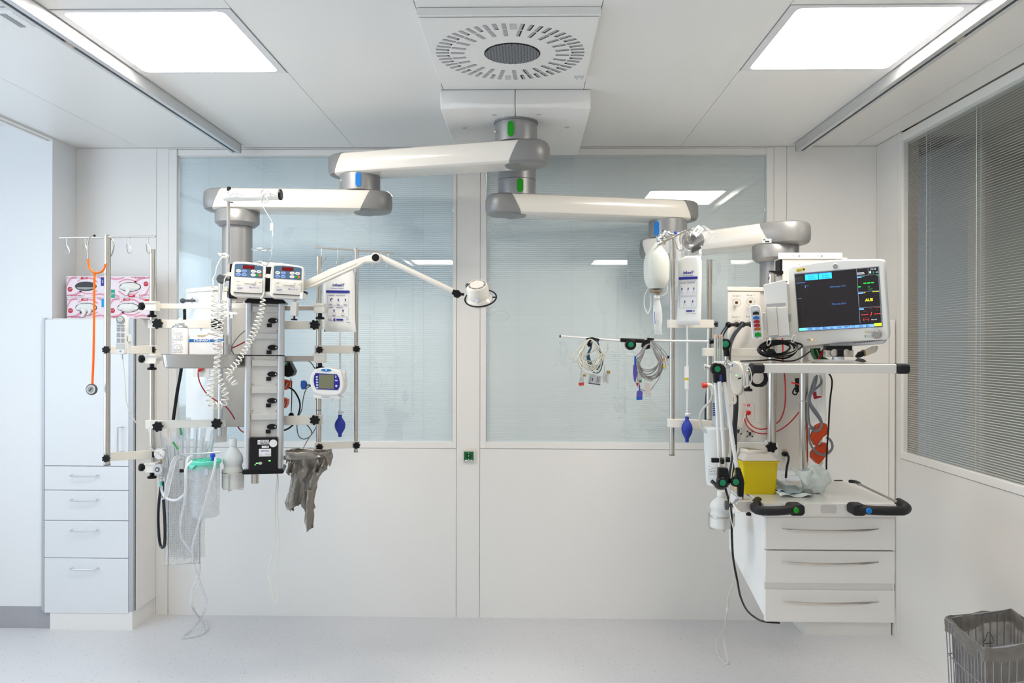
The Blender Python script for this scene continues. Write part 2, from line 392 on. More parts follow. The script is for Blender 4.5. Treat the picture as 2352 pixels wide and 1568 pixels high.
for i in range(n):
    z = gz0 + .008 + i * .0119; x = XR + .030; a = math.radians(8.0 + random.uniform(-.8, .8)); ca, sa = math.cos(a) * .0076, math.sin(a) * .0076
    ya, yb = y0 + .03, y1 - .02
    s.add([(x - ca, ya, z - sa), (x - ca, yb, z - sa), (x, ya, z + .0009), (x, yb, z + .0009), (x + ca, ya, z + sa), (x + ca, yb, z + sa)], [(0, 1, 3, 2), (2, 3, 5, 4)])
s.build('blind', slatg, w_)
for Y in (3.98, 3.54, 3.10, 2.66):
    c = MB(); c.b(XR + .0195, XR + .0205, Y - .0016, Y + .0016, gz0, gz1); c.b(XR + .0395, XR + .0405, Y - .0016, Y + .0016, gz0, gz1); c.build('blind_cord', cordm, w_)
h = MB(); h.b(XR + .014, XR + .046, y0, y1, gz1 - .012, gz1 + .002); h.build('head_rail', wallm, w_)
# room beyond the side window, with a cupboard and shelf standing in its dusk
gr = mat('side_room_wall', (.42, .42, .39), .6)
b = MB(); b.b(5.2, 5.3, 0, 6.2, 0, 2.85); b.b(2.11, 5.3, 6.1, 6.2, 0, 2.85); b.b(2.11, 5.3, 0, 6.2, -.1, 0); b.b(2.11, 5.3, 0, 6.2, 2.84, 2.9); b.b(2.11, 5.3, -.1, 0, 0, 2.9)
b.b(2.72, 5.2, 5.0, 5.9, 0, 2.84)
struct(b.build('wall_side_room', gr))
area('side_room_fill', (3.9, 2.6, 2.8), (0, 0, 0), .6, 1.6, 20, (.95, .95, .90))  # unseen light added so the side room shows between the open slats
b = thing('wall_cabinet', 'dim grey cabinet seen through the side window blind', 'cabinet', (4.1, 4.99, 0))
MB().b(3.75, 4.95, 4.55, 4.99, .9, 1.9).build('body', mgrey, b); MB().b(3.76, 4.33, 4.53, 4.548, .91, 1.89).build('door', lgrey, b); MB().b(4.37, 4.94, 4.53, 4.548, .91, 1.89).build('door', lgrey, b)
# left side: pier, niche, window wall, rear wall
struct(MB().b(-3.8, -2.668, 4.27, 4.5, 0, 2.82).build('wall_pier', pier_m))
base_m = mat('coved_vinyl_skirting', (.40, .40, .43), .6, var=.18, scale=240)
struct(MB().b(-3.79, -2.668, 4.2655, 4.27, 0, .122).build('baseboard_left', base_m))
b = MB(); X0 = -3.9; X1 = -3.8
b.b(X0, X1, -4.6, 4.5, 0, .85); b.b(X0, X1, -4.6, 4.5, 2.62, 2.9); b.b(X0, X1, -4.6, -.1, .85, 2.62); b.b(X0, X1, 3.35, 4.5, .85, 2.62)
struct(b.build('wall_left', pier_m))
w_ = thing('window_4', 'daylight window in the left wall', 'window', (X0, 1.6, .85)); w_['kind'] = 'structure'
f = MB(); f.b(X0, X0 + .05, -.1, 3.35, .85, .91); f.b(X0, X0 + .05, -.1, 3.35, 2.56, 2.62)
for y in (-.1, 1.6, 3.29): f.b(X0, X0 + .05, y, y + .06, .91, 2.56)
f.build('window_frame', white, w_)
struct(MB().b(-3.9, 2.1, -4.7, -4.6, 0, 2.9).build('wall_rear', wallm))
# ---------------------------------------------------------------- cove rails on the ceiling
def rail(name, x0, x1, label, inner):
    t = thing(name, label, 'ceiling rail', ((x0 + x1) / 2, 4.43, CZ)); z0 = 2.698
    y0, y1 = -4.4, 4.425; s_ = .014
    sl = (x0 + .016, x0 + .03) if inner > 0 else (x1 - .030, x1 - .016)
    b = MB(); b.b(x0, sl[0], y0, y1, z0, CZ - .001); b.b(sl[1], x1, y0, y1, z0, CZ - .001); b.b(x0, x1, y1 - .012, y1, z0, CZ - .001); b.b(sl[0], sl[1], y0, y1, z0 + .03, CZ - .001)
    b.build('rail_profile', alu, t, bevel=.003)
    MB().b(sl[0], sl[1], y0, y1 - .03, z0 + .008, z0 + .012).build('slot', mat('slot_dark', (.045, .055, .07), .5), t)
    c = MB(); c.b(sl[0] + .001, sl[1] - .001, 2.78, 2.83, z0 + .001, z0 + .008); c.build('runner', mat('runner_tan', (.45, .38, .28), .5), t)
    return t
rail('ceiling_rail', -1.712, -1.658, 'long aluminium ceiling rail with a dark slot, left of the ventilation panel', 1)
rail('ceiling_rail', 1.522, 1.576, 'long aluminium ceiling rail with a dark slot, right of the ventilation panel', -1)
# ---------------------------------------------------------------- luminaires
em = bpy.data.materials.new('luminaire_glow'); em.use_nodes = True; nt = em.node_tree; nt.nodes.clear()
o_ = nt.nodes.new('ShaderNodeOutputMaterial'); e_ = nt.nodes.new('ShaderNodeEmission'); e_.inputs[0].default_value = (*LUMC, 1); e_.inputs[1].default_value = LUM; nt.links.new(e_.outputs[0], o_.inputs[0])
def luminaire(x0, y0, label):
    x1, y1 = x0 + .635, y0 + .635; t = thing('ceiling_light', label, 'ceiling light', ((x0 + x1) / 2, (y0 + y1) / 2, CZ), group='square ceiling lights')
    outer = [(x0 + .004, y0 + .004), (x1 - .004, y0 + .004), (x1 - .004, y1 - .004), (x0 + .004, y1 - .004)]
    inn = rrect(x0 + .034, y0 + .024, x1 - .034, y1 - .024, .025, 4)
    b = MB(); zz = CZ - .003
    n = len(inn); vs = [(x, y, zz) for x, y in inn] + [(x, y, CZ + .018) for x, y in inn] + [(x, y, zz) for x, y in outer] + [(x, y, CZ + .02) for x, y in outer]
    fs = [(i, (i + 1) % n, (i + 1) % n + n, i + n) for i in range(n)]
    k = n // 4
    # ring faces: corner c of the outline owns the arc points of corner c
    oc = {0: 1, 1: 2, 2: 3, 3: 0}
    for c in range(4):
        s0 = c * k
        for i in range(k - 1): fs.append((s0 + i, s0 + i + 1, 2 * n + oc[c]))
        fs.append((s0 + k - 1, (s0 + k) % n, 2 * n + oc[(c + 1) % 4], 2 * n + oc[c]))
    for i in range(4): fs.append((2 * n + i, 2 * n + (i + 1) % 4, 2 * n + 4 + (i + 1) % 4, 2 * n + 4 + i))
    b.add(vs, fs); b.build('frame', mat('luminaire_frame', (.78, .78, .80), .4), t)
    d = MB(); d.add([(x, y, CZ + .012) for x, y in inn], [tuple(range(n))]); d.build('diffuser', em, t, smooth=False)
    MB().b(x0 + .002, x1 - .002, y0 + .002, y1 - .002, CZ + .024, CZ + .07).build('housing', lgrey, t)
    return t
luminaire(-1.655, 2.62, 'glowing square ceiling light beside the left ceiling rail')
luminaire(.885, 2.62, 'glowing square ceiling light beside the right ceiling rail')
for lx in (-1.655, .885):
    for ly_ in (-2.2,):
        o_ = luminaire(lx, ly_, 'ceiling light in the rear half of the room'); o_['kind'] = 'structure'; del o_['category']; del o_['group']
# ---------------------------------------------------------------- swirl air diffuser
t = thing('ventilation_diffuser', 'square white swirl air diffuser with radial slots above the pendant mount', 'ceiling vent', (-.0675, 3.0, CZ))
x0, x1, ya, yb = -.383, .248, 2.625, 3.30; zb = 2.716
b = MB(); b.b(x0, x1, ya, yb, zb + .006, CZ - .001); b.build('housing', white, t, bevel=.002)
b = MB(); b.b(x0 + .006, x1 - .006, ya + .012, yb - .004, zb, zb + .005); b.build('faceplate', ceilm, t, bevel=.002)
cx, cy = -.070, 2.965; R0 = .285
sd = MB(); sv = MB(); n = 52
dk = mat('vent_dark', (.015, .015, .015), .8); vane = mat('vent_vane', (.42, .42, .43), .5)
for i in range(n):
    a = 2 * PI * i / n + .06
    if i in (13, 39): continue
    u = V((math.cos(a), math.sin(a), 0)); q_ = V((-math.sin(a), math.cos(a), 0)); c0 = V((cx, cy, 0))
    parts = [(.235, R0)] if i % 2 else [(.176, .228), (.234, R0)]
    for r0, r1 in parts:
        w0 = .0076; z = zb - .0004
        sd.add([c0 + u * r0 - q_ * w0 + V((0, 0, z)), c0 + u * r1 - q_ * w0 + V((0, 0, z)), c0 + u * r1 + q_ * w0 + V((0, 0, z)), c0 + u * r0 + q_ * w0 + V((0, 0, z))], [(0, 1, 2, 3)])
        z -= .0004; dens = .5 - .5 * math.cos(a)
        cover = (.95 if math.cos(a) < .15 else .62)
        k0, k1 = -w0, -w0 + 2 * w0 * cover
        sv.add([c0 + u * r0 + q_ * k0 + V((0, 0, z)), c0 + u * (r1) + q_ * k0 + V((0, 0, z)), c0 + u * r1 + q_ * k1 + V((0, 0, z)), c0 + u * (r0 + (.012 if i % 2 else .003)) + q_ * k1 + V((0, 0, z))], [(0, 1, 2, 3)])
sd.build('slots', dk, t, smooth=False); sv.build('vanes', vane, t, smooth=False)
for a in (2 * PI * 13 / n + .06, 2 * PI * 39 / n + .06):
    b = MB(); c = V((cx + .26 * math.cos(a), cy + .26 * math.sin(a), 0)); b.b(c.x - .012, c.x + .012, c.y - .022, c.y + .022, zb - .003, zb); b.build('sensor_cap', lgrey, t, bevel=.001)
b = MB(); b.lathe((cx + .008, cy - .005, zb - .0005), (0, 0, 1), [(.108, 0), (.108, .0004)], 48); b.build('grille_recess', dk, t)
b = MB(); z = zb - .003
for k in range(-16, 17):
    for s_ in (1, -1):
        # diagonal wires clipped to the disc
        off = k * .0105; m_ = .45 * s_; L_ = .105 / 1.0
        pts = []
        for j in range(41):
            x = -.108 + .216 * j / 40; y = m_ * x + off
            if x * x + y * y < .105 ** 2: pts.append((x, y))
        if len(pts) > 2:
            (xa, yA), (xb, yB) = pts[0], pts[-1]
            b.tube([(cx + .008 + xa, cy - .005 + yA, z), (cx + .008 + xb, cy - .005 + yB, z)], .0011, 4)
b.build('mesh_grille', mgrey, t)
b = MB(); b.b(.188, .236, 3.20, 3.262, zb - .0012, zb - .0002); lb = b.build('label', paperm, t)
b = MB()
for i in range(9): b.b(.192 + i * .0045, .194 + i * .0045, 3.205, 3.225 + (i * 7 % 5) * .007, zb - .0016, zb - .0012)
b.build('print', mgrey, t)
# small ceiling detector at the far left, and socket on the pillar
t = thing('ceiling_detector', 'small flat ceiling detector beyond the left ceiling rail', 'ceiling detector', PZ(35, 34, CZ))
c = PZ(38, 34, CZ); b = MB(); b.b(c.x - .06, c.x + .035, c.y - .07, c.y + .06, CZ - .022, CZ - .001); b.build('body', white, t, bevel=.008, seg=3)
b = MB(); b.b(c.x - .02, c.x + .0, c.y - .06, c.y + .05, CZ - .024, CZ - .022); b.build('slot', mgrey, t)
M, r = at(1076, 1046, 4.5); t = thing('wall_socket', 'green wall socket in cream surround on the white pillar', 'wall socket', M)
b = MB(r); b.pp(rrect(1064, 1031, 1093, 1061, 2), -.012, -.0005); b.build('surround', cream, t, bevel=.003)
b = MB(r); b.pp(rrect(1066, 1036, 1088, 1058, 1.5), -.018, -.011); b.build('insert', mat('socket_green', (0, 105, 55), .35), t, bevel=.001)
b = MB(r); b.pp(circ(1077, 1046, 6.8), -.0185, -.018); b.build('socket_well', mat('socket_well', (0, 60, 22), .5), t)
b = MB(r)
for x, y in ((1073, 1045.5), (1081, 1045.5)): b.pp(circ(x, y, 1.1), -.019, -.0184)
b.build('pin_hole', black, t)
b = MB(r); b.pp(circ(1077, 1045.5, 1.3), -.020, -.0184); b.pb(1076.2, 1038.2, 1077.8, 1040, -.02, -.0184); b.pb(1076.2, 1052, 1077.8, 1054, -.02, -.0184); b.build('earth_contact', chrome, t)
b = MB(r); b.pb(1068, 1055, 1086, 1057.6, -.0192, -.018); b.build('label', paperm, t)
b = MB(r); scribble(b, 1071, 1055.3, 1083, 1057.3, -.0192, 1, .8); b.build('print', ink, t)
# ================================================================ ceiling mount and pendant arms
HX, HY = P(1185, 330, 3.70).x, 3.70
t = thing('pendant_ceiling_mount', 'wide white moulded cover on the ceiling carrying the grey pivot of both pendants', 'ceiling mount', (HX, HY, CZ))
x0, x1 = -.398, .283; yf, yk = 3.455, 4.36; zb = 2.662
def fy(x): u = (x - HX) / .34; return yf + .045 - .0 * u + -.035 * (1 - u * u) + .0
b = MB(); n = 24; top = []; bot = []
def half(xa, xb, name):
    b = MB(); vs = []; N = 12
    for i in range(N + 1):
        x = xa + (xb - xa) * i / N; u = (x - HX) / .345
        yt = 3.478; ybm = 3.478 - .03 * max(0, 1 - u * u) ; zt = CZ - .001; zm = zb + .008 + .026 * min(1, u * u)
        vs += [(x, yt, zt), (x, yt - .004, zt - .012), (x, ybm, zm), (x, ybm + .012, zb + .003), (x, ybm + .03, zb), (x, yk, zb + .004), (x, yk, zt)]
    k = 7; fs = []
    for i in range(N):
        for j in range(k): fs.append((i * k + j, i * k + (j + 1) % k, (i + 1) * k + (j + 1) % k, (i + 1) * k + j))
    fs += [tuple(range(k)), tuple(N * k + j for j in range(k - 1, -1, -1))]
    b.add(vs, fs); return b.build(name, ceilm, t, bevel=.006)
half(x0, HX - .0006, 'cover_half'); half(HX + .0006, x1, 'cover_half')
b = MB()
for px, py in ((1135, 264), (1237, 263), (1066, 294), (1303, 293)):
    c = PZ(px, py, zb); b.lathe(c + V((0, 0, -.0015)), (0, 0, 1), [(.011, 0), (.012, .001), (.012, .004)], 16)
b.build('screw_cap', lgrey, t)
b = MB(); b.lathe((HX, HY, 2.652), (0, 0, 1), [(.098, 0), (.106, .001), (.106, .012)], 40); b.build('flange', greyc, t)
b = MB(); b.lathe((HX, HY, 2.56), (0, 0, 1), [(.1015, 0), (.1015, .092)], 40); b.build('pivot_hub', greyc2, t)
def marker(x, y, Y, m, parent, w_=11, h=34, ax=None, R=.1035):
    """stadium-shaped coloured marker bent round a hub"""
    c = P(x, y, Y); a = math.asin(max(-1, min(1, (c.x - ax[0]) / R))); s_ = Y / F; hw = w_ / 2 * s_; hh = h / 2 * s_
    b = MB(); o = []
    for X, Z in [(hw * math.cos(k), (hh - hw) + hw * math.sin(k)) for k in [PI * i / 8 for i in range(9)]] + [(hw * math.cos(k), -(hh - hw) + hw * math.sin(k)) for k in [PI + PI * i / 8 for i in range(9)]]:
        o.append((X, Z))
    f = []; g_ = []
    for X, Z in o:
        q_ = a + X / R
        f.append(V((ax[0] + math.sin(q_) * (R + .002), ax[1] - math.cos(q_) * (R + .002), c.z + Z))); g_.append(V((ax[0] + math.sin(q_) * (R - .004), ax[1] - math.cos(q_) * (R - .004), c.z + Z)))
    n = len(f); b.add(f + g_, [tuple(range(n)), tuple(range(2 * n - 1, n - 1, -1))] + [(i, (i + 1) % n, (i + 1) % n + n, i + n) for i in range(n)])
    return b.build('marker', m, parent)
marker(1173, 295, 3.60, greenp, t, 14, 35, ax=(HX, HY))
b = MB(); b.ball(P(1138, 302, 3.64), .006, 10); b.build('screw', chrome, t)

def arm(parent, a0, a1, z0, z1, hw=.106, ext=.16, name='arm', c0=(.012, .35), c1=(-.07, .35), up0=True, up1=False):
    """hollow-looking boom from axis a0 to axis a1; grey castings cover the ends.
    upX: the pivot at that end sits above (casting reaches inward underneath)"""
    a0 = V((a0[0], a0[1], 0)); a1 = V((a1[0], a1[1], 0)); d = a1 - a0; L_ = d.length; u = d.normalized(); v = V((-u.y, u.x, 0))
    out = []
    for i in range(17):
        k = -PI / 2 + PI * i / 16; out.append((L_ + ext * math.copysign(abs(math.cos(k)) ** .75, math.cos(k)) if abs(math.cos(k)) > 1e-6 else L_, hw * math.copysign(abs(math.sin(k)) ** .8, math.sin(k))))
    for i in range(17):
        k = PI / 2 + PI * i / 16; out.append((-ext * abs(math.cos(k)) ** .75 if abs(math.cos(k)) > 1e-6 else 0, hw * math.copysign(abs(math.sin(k)) ** .8, math.sin(k))))
    def solid(sc):
        bm = bmesh.new(); h = (z1 - z0) / 2; zm = (z0 + z1) / 2; rings = []
        # profile of the rounded rim: (inset, height)
        prof = [(.034, -h), (.018, -h + .002), (.007, -h + .009), (.001, -h + .024), (0, 0), (.001, h - .024), (.007, h - .009), (.018, h - .002), (.034, h)]
        for ins, z in prof:
            r = []
            for X, Y_ in out:
                fx = 1 - ins / ext if True else 1
                Xc = X if 0 <= X <= L_ else (L_ + (X - L_) * (1 - ins / ext) if X > L_ else X * (1 - ins / ext))
                Xc2 = Xc if 0 <= Xc <= L_ else (L_ + (Xc - L_) * sc if Xc > L_ else Xc * sc)
                Yc = Y_ * (1 - ins / hw) * sc; Z = zm + z * (1 + (sc - 1) * .8)
                p = a0 + u * Xc2 + v * Yc; r.append(bm.verts.new((p.x, p.y, Z)))
            rings.append(r)
        n = len(out)
        for j in range(len(prof) - 1):
            for i in range(n): bm.faces.new((rings[j][i], rings[j][(i + 1) % n], rings[j + 1][(i + 1) % n], rings[j + 1][i]))
        bm.faces.new(rings[0][::-1]); bm.faces.new(rings[-1]); bmesh.ops.recalc_face_normals(bm, faces=bm.faces); return bm
    h = (z1 - z0) / 2; zm = (z0 + z1) / 2
    def cut(bm, off, lean, keep):
        # plane through (off, zm) along the boom; lean>0: plane leans outward at top
        p = a0 + u * off; n_ = (u * 1 - V((0, 0, 1)) * lean).normalized()
        bmesh.ops.bisect_plane(bm, geom=bm.verts[:] + bm.edges[:] + bm.faces[:], plane_co=(p.x, p.y, zm), plane_no=n_, clear_outer=keep < 0, clear_inner=keep > 0)
    def finish(bm, nm, m, shape=None):
        bmesh.ops.holes_fill(bm, edges=[e for e in bm.edges if e.is_boundary]); bmesh.ops.recalc_face_normals(bm, faces=bm.faces)
        I = wm(parent).inverted(); bm.transform(I)
        me = bpy.data.meshes.new(nm); bm.to_mesh(me); bm.free(); me.materials.append(m); me.shade_smooth(); me.set_sharp_from_angle(angle=math.radians(35))
        o = bpy.data.objects.new(nm, me); C.objects.link(o); o.parent = parent; WM[o.name] = wm(parent); return o
    s0 = -1 if up0 else 1; s1 = 1 if up1 else -1
    bm = solid(1.0); cut(bm, c0[0] * -1, s0 * -c0[1] * -1 if False else (-c0[1] if up0 else c0[1]), 1); cut(bm, L_ - c1[0] * -1 * 1 if False else L_ - c1[0], (c1[1] if up1 else -c1[1]), -1)
    body = finish(bm, name, cream)
    bm = solid(1.022); cut(bm, -c0[0], (-c0[1] if up0 else c0[1]), -1); e0 = finish(bm, 'end_casting', greyc)
    bm = solid(1.022); cut(bm, L_ - c1[0], (c1[1] if up1 else -c1[1]), 1); e1 = finish(bm, 'end_casting', greyc)
    # tongue of the casting under / over the boom
    for off, up, sg in ((-c0[0], up0, 1), (L_ - c1[0], up1, -1)):
        if not up: continue
        b = MB(); p = a0 + u * off; n = 20; ou = []
        for i in range(n + 1):
            k = PI * i / n; ou.append(p + u * sg * (.035 + .085 * math.sin(k) ** .8 - .05) + v * (hw * .82 * math.cos(k)))
        b.prism([V((q_.x, q_.y, z0 - .003)) for q_ in ou], (0, 0, .012)); b.build('casting_tongue', greyc, parent, bevel=.003)
    return body
def hub(parent, c, z0, z1, r, m=None, name='pivot'):
    b = MB(); b.lathe((c[0], c[1], z0), (0, 0, 1), [(r, 0), (r, z1 - z0)], 40); return b.build(name, m or greyc2, parent)
def saddle(parent, c, z, r, name='saddle'):
    b = MB(); b.lathe((c[0], c[1], z), (0, 0, 1), [(r, -.002), (r * 1.0, .001), (r * .55, .012), (r * .2, .016)], 32); return b.build(name, greyc, parent)

# ---------------------------------------------------------------- left pendant
EY = 3.92; E0 = P(827, 412, EY); KY = 3.88; K0 = P(545, 600, KY)
LP = thing('ceiling_pendant', 'left ceiling pendant of two cream booms ending in the service head with five sockets', 'ceiling pendant', (K0.x, K0.y, 2.3))
arm(LP, (HX, HY), (E0.x, E0.y), 2.452, 2.561, name='upper_boom', c0=(.019, .48), c1=(-.077, .47), up0=True, up1=False)
hub(LP, E0, 2.372, 2.455, .1025); marker(823, 412, 3.82, bluep, LP, 12, 33, ax=(E0.x, E0.y)); saddle(LP, E0, 2.455, .09)
b = MB(); b.ball(P(784, 414, 3.85), .006, 10); b.build('screw', chrome, LP)
arm(LP, (E0.x, E0.y), (K0.x, K0.y), 2.267, 2.372, name='lower_boom', c0=(.04, .5), c1=(-.077, .47), up0=True, up1=False)
b = MB(); b.lathe((K0.x, K0.y, 2.19), (0, 0, 1), [(.078, 0), (.088, .0), (.108, .018), (.109, .075), (.106, .079)], 40); b.build('collar', greyc2, LP)
saddle(LP, K0, 2.268, .085)
hub(LP, K0, 1.80, 2.192, .0735, greyc2, 'column')
# head: white gas housing on the left, warm grey electrical housing behind the rack
def quad_prism(pts, y_top, y_bot, name, m, parent, bevel=.004):
    """pts: plan corners as (px, Y); heights from photo rows at the first corner's distance"""
    zt = P(pts[0][0], y_top, pts[0][1]).z; zb_ = P(pts[0][0], y_bot, pts[0][1]).z
    c = [P(x, 700, Y) for x, Y in pts]; b = MB(); b.prism([V((q_.x, q_.y, zb_)) for q_ in c], (0, 0, zt - zb_)); return b.build(name, m, parent, bevel=bevel), zt, zb_
hd, zt, zb_ = quad_prism([(427, 3.84), (490, 3.66), (522, 3.70), (520, 4.02)], 673, 1006, 'gas_housing', white, LP)
c = [P(x, 700, Y) for x, Y in [(426, 3.845), (490, 3.655), (523, 3.70), (521, 4.03)]]; b = MB(); b.prism([V((q_.x, q_.y, zt)) for q_ in c], (0, 0, .022)); b.build('lid', cream, LP, bevel=.003)
quad_prism([(500, 3.66), (600, 3.66), (640, 3.90), (500, 4.02)], 690, 980, 'electric_housing', mat('head_warm_grey', (.50, .47, .43), .45), LP)
for px, py, Y, m_, r_ in ((445, 690, 3.80, chrome, .016), (466, 754, 3.74, chrome, .014)):
    c = P(px, py, Y); b = MB(); d = V((-.55, -.83, 0)); b.lathe(c, d, [(r_, -.01), (r_, .006), (r_ * .6, .008), (r_ * .5, .012)], 20); b.build('gas_outlet', m_, LP)
c = P(440, 691, 3.77); b = MB(); b.ob(c + V((0, -.02, 0)), .05, .02, .012, Matrix.Rotation(math.radians(-10), 3, 'Z')); b.ball(c + V((-.035, -.02, 0)), .013, 12); b.build('gas_plug', dgrey, LP)
# thin vertical rails beside the head and the hose hanging behind
for px, y0, y1, r_, Y in ((507, 640, 1000, .011, 3.55), (527, 683, 790, .0095, 3.40)):
    a = P(px, y0, Y); c = P(px, y1, Y); b = MB(); b.cyl((a.x, a.y, c.z), (a.x, a.y, a.z), r_); b.build('rail_post', alu, LP)
a = P(529, 683, 3.39); b = MB(); b.b(a.x - .006, a.x + .006, a.y - .012, a.y + .004, a.z - .04, a.z + .01); b.build('post_cap', alu, LP, bevel=.002)
# rack tower
TY = 3.42; M, r = at(607, 890, TY, roll=.45, yaw=13); r = (607, 890, r[2] * 1.02); M = M
b0 = 695; b1 = 1080
tw = lambda: MB(r)
def LPpart(mb, name, m, **k):  # parts of the tower, written in the tower's tilted frame
    mb.T = M; mb.ref = r; return mb.build(name, m, LP, local=False, **k)
class TB(MB):
    def __init__(s): super().__init__(r); s.T = M
def tb(): return TB()
def TBb(b, name, m, par=None, **k): return b.build(name, m, par or LP, local=False, **k)
def tcyl(b, x, ya, yb, d, rad): b.cyl(b.q(x, yb, d), b.q(x, ya, d), rad, n=20); return b
b = tb(); b.pb(568, 700, 646, 1078, .0, .12); TBb(b, 'tower_back', mat('tower_grey', (.48, .47, .45), .5), bevel=.002)
for x in (572.5, 643):
    b = tb(); b.pb(x - 7, 696, x + 7, 1076, -.028, .03); TBb(b, 'tower_rail', alu_sat, bevel=.012, seg=4)
b = tb(); b.pb(579, 700, 637, 1001, -.012, .005); TBb(b, 'front_panel', mat('panel_grey', (.62, .61, .59), .5), bevel=.001)
for y in (706, 767, 828, 889, 949):
    b = tb(); b.pb(580.5, y, 636.5, y + 13, -.022, -.010); bar = TBb(b, 'latch_bar', lgrey, bevel=.002)
for y in (738, 799, 859, 919, 978):
    b = tb(); b.pp(circ(625, y, 11, 6.2, 20), -.018, -.011); b.pb(612, y + 6.5, 622.5, y + 15, -.018, -.011); s_ = TBb(b, 'power_socket', black, bevel=.001)
    b = tb(); b.pp(circ(632.5, y, 1.8), -.0186, -.018); b.pb(619, y - 13, 631, y - 9, -.0136, -.012); TBb(b, 'socket_screw', lgrey, par=s_)
    b = tb(); b.pp(circ(583, y + 23, 1.5), -.0145, -.012); b.pp(circ(634, y + 23, 1.5), -.0145, -.012); TBb(b, 'panel_screw', mat('brass_dull', (.38, .32, .22), .4, metal=.6))
b = tb(); b.pb(564, 815.5, 652, 818, -.0305, -.029); TBb(b, 'strap', black)
b = tb(); b.pb(579, 1001, 638, 1075, -.038, .0); psu = TBb(b, 'power_unit', mat('power_unit_black', (.010, .010, .012), .45, spec=.3), bevel=.002)
b = tb(); b.pp(rrect(563, 1073, 653, 1083, 4), -.036, .11); TBb(b, 'foot_cover', black, bevel=.003)
b = tb(); b.pp([(566, 699), (563, 697), (578, 682), (637, 682), (654, 697), (651, 699)], -.03, .11); TBb(b, 'top_cover', black, bevel=.003)
for x0, y0, x1, y1, s_ in ((596, 1006, 620, 1016, 1), (605, 1019, 620, 1024, 2)):
    b = tb(); b.pb(x0, y0, x1, y1, -.0392, -.038); l_ = TBb(b, 'label', paperm, par=psu); b = tb(); scribble(b, x0 + 1, y0 + 1, x1 - 1, y1 - 1, -.0392, 3 if s_ == 1 else 1, 1.3, s_); TBb(b, 'print', ink, par=psu)
b = tb(); b.pp(circ(629.5, 1014, 8.6, n=28), -.0392, -.038); TBb(b, 'round_sticker', paperm, par=psu)
b = tb(); b.pb(599, 1026, 625, 1043, -.0392, -.038); TBb(b, 'label', paperm, par=psu)
def ttext(s, x, y, h, m, d, par, **k):
    o = text(s, r, x, y, h, m, par, d=d, **k); I = wm(par).inverted() @ M; o.data.transform(I); return o
ttext('sanitas', 612, 1032, 4.6, inkb, -.0396, psu)
b = tb(); scribble(b, 600, 1036, 624, 1041, -.0395, 2, .7, 5); TBb(b, 'print', mgrey, par=psu)
led = mat('led_green', (.1, 1, .1), .4, emit=2.5, ecol=(.1, 1, .1))
b = tb(); b.pb(593, 1057, 597, 1059, -.0395, -.038); b.pb(620, 1052, 624, 1054, -.0395, -.038); b.pb(590, 1061, 593, 1062, -.0395, -.038); TBb(b, 'indicator_lamp', led, par=psu)
b = tb(); b.pp(circ(602, 1058, 4.4, 3), -.040, -.038); TBb(b, 'button', lgrey, par=psu)
a = P(586, 1080, 3.46); c = P(586, 1108, 3.46); b = MB(); b.cyl(c, (c.x, c.y, a.z + .03), .0165, n=24); b.cyl(c - V((0, 0, .002)), c, .0168, n=24); b.build('tube_end', steel, LP)
# horizontal device rails through the head
def hbar(x0, x1, y0, y1, Y0, Y1, m, name, par, th=.010, bevel=.0015):
    a = P(x0, (y0 + y1) / 2, Y0); c = P(x1, (y0 + y1) / 2, Y1); h = (y1 - y0) * (Y0 + Y1) / 2 / F; d = c - a
    u = d.normalized(); ang = math.atan2(u.y, u.x); R = Matrix.Rotation(ang, 3, 'Z') @ Matrix.Rotation(-math.asin(u.z), 3, 'Y')
    b = MB(); b.ob((a + c) / 2, d.length, th, h, R); return b.build(name, m, par, bevel=bevel)
hbar(325, 566, 697, 709, 3.47, 3.44, whiteb, 'device_rail', LP); hbar(650, 748, 702, 713, 3.48, 3.48, steel, 'device_rail', LP)
hbar(545, 566, 816, 829, 3.44, 3.44, steel, 'device_rail', LP); hbar(650, 745, 817, 829, 3.48, 3.48, steel, 'device_rail', LP)
hbar(652, 672, 1046, 1056, 3.48, 3.48, steel, 'device_rail', LP)
hbar(505, 566, 963, 979, 3.50, 3.50, mat('warm_grey_bar', (.52, .48, .43), .45), 'back_rail', LP)
a = P(545, 694, 3.40); M2, r2 = at(545, 694, 3.40); b = MB(r2); b.pb(527, 688, 566, 698, 0, .003); b.T = M2; b.build('warning_plate', mgrey, LP, local=False)
b = MB(r2); b.T = M2; b.pb(541, 690.5, 560, 692, -.0005, 0); b.pb(541, 693.8, 558, 695.2, -.0005, 0); b.tube([b.q(533, 695.5, -.0003), b.q(536, 690, -.0003), b.q(539, 695.5, -.0003)], .0006, 4); b.build('print', ink, LP, local=False)

# ---------------------------------------------------------------- right pendant
GY = 4.20; G0 = P(1534, 520, GY); QY = 3.72; Q0 = P(1781, 600, QY); 
RP = thing('ceiling_pendant', 'right ceiling pendant of two cream booms carrying the monitor shelf and drawer unit', 'ceiling pendant', (Q0.x, Q0.y, 2.1))
H2 = P(1187, 420, 4.02)
hub(RP, H2, 2.450, 2.664, .0995, name='pivot'); b = MB(); b.lathe((H2.x, H2.y, 2.447), (0, 0, 1), [(.0975, 0), (.0975, .004)], 40); b.build('joint_line', dgrey, RP)
hub(RP, H2, 2.368, 2.4475, .0995, name='pivot'); marker(1195, 425, 3.92, greenp, RP, 14, 32, ax=(H2.x, H2.y), R=.100)
arm(RP, (H2.x, H2.y), (G0.x, G0.y), 2.267, 2.372, name='upper_boom', c0=(.022, .5), c1=(-.075, .47), up0=True, up1=False)
hub(RP, G0, 2.174, 2.270, .1025); saddle(RP, G0, 2.270, .09); marker(1510, 523, 4.10, bluep, RP, 13, 33, ax=(G0.x, G0.y), R=.103)
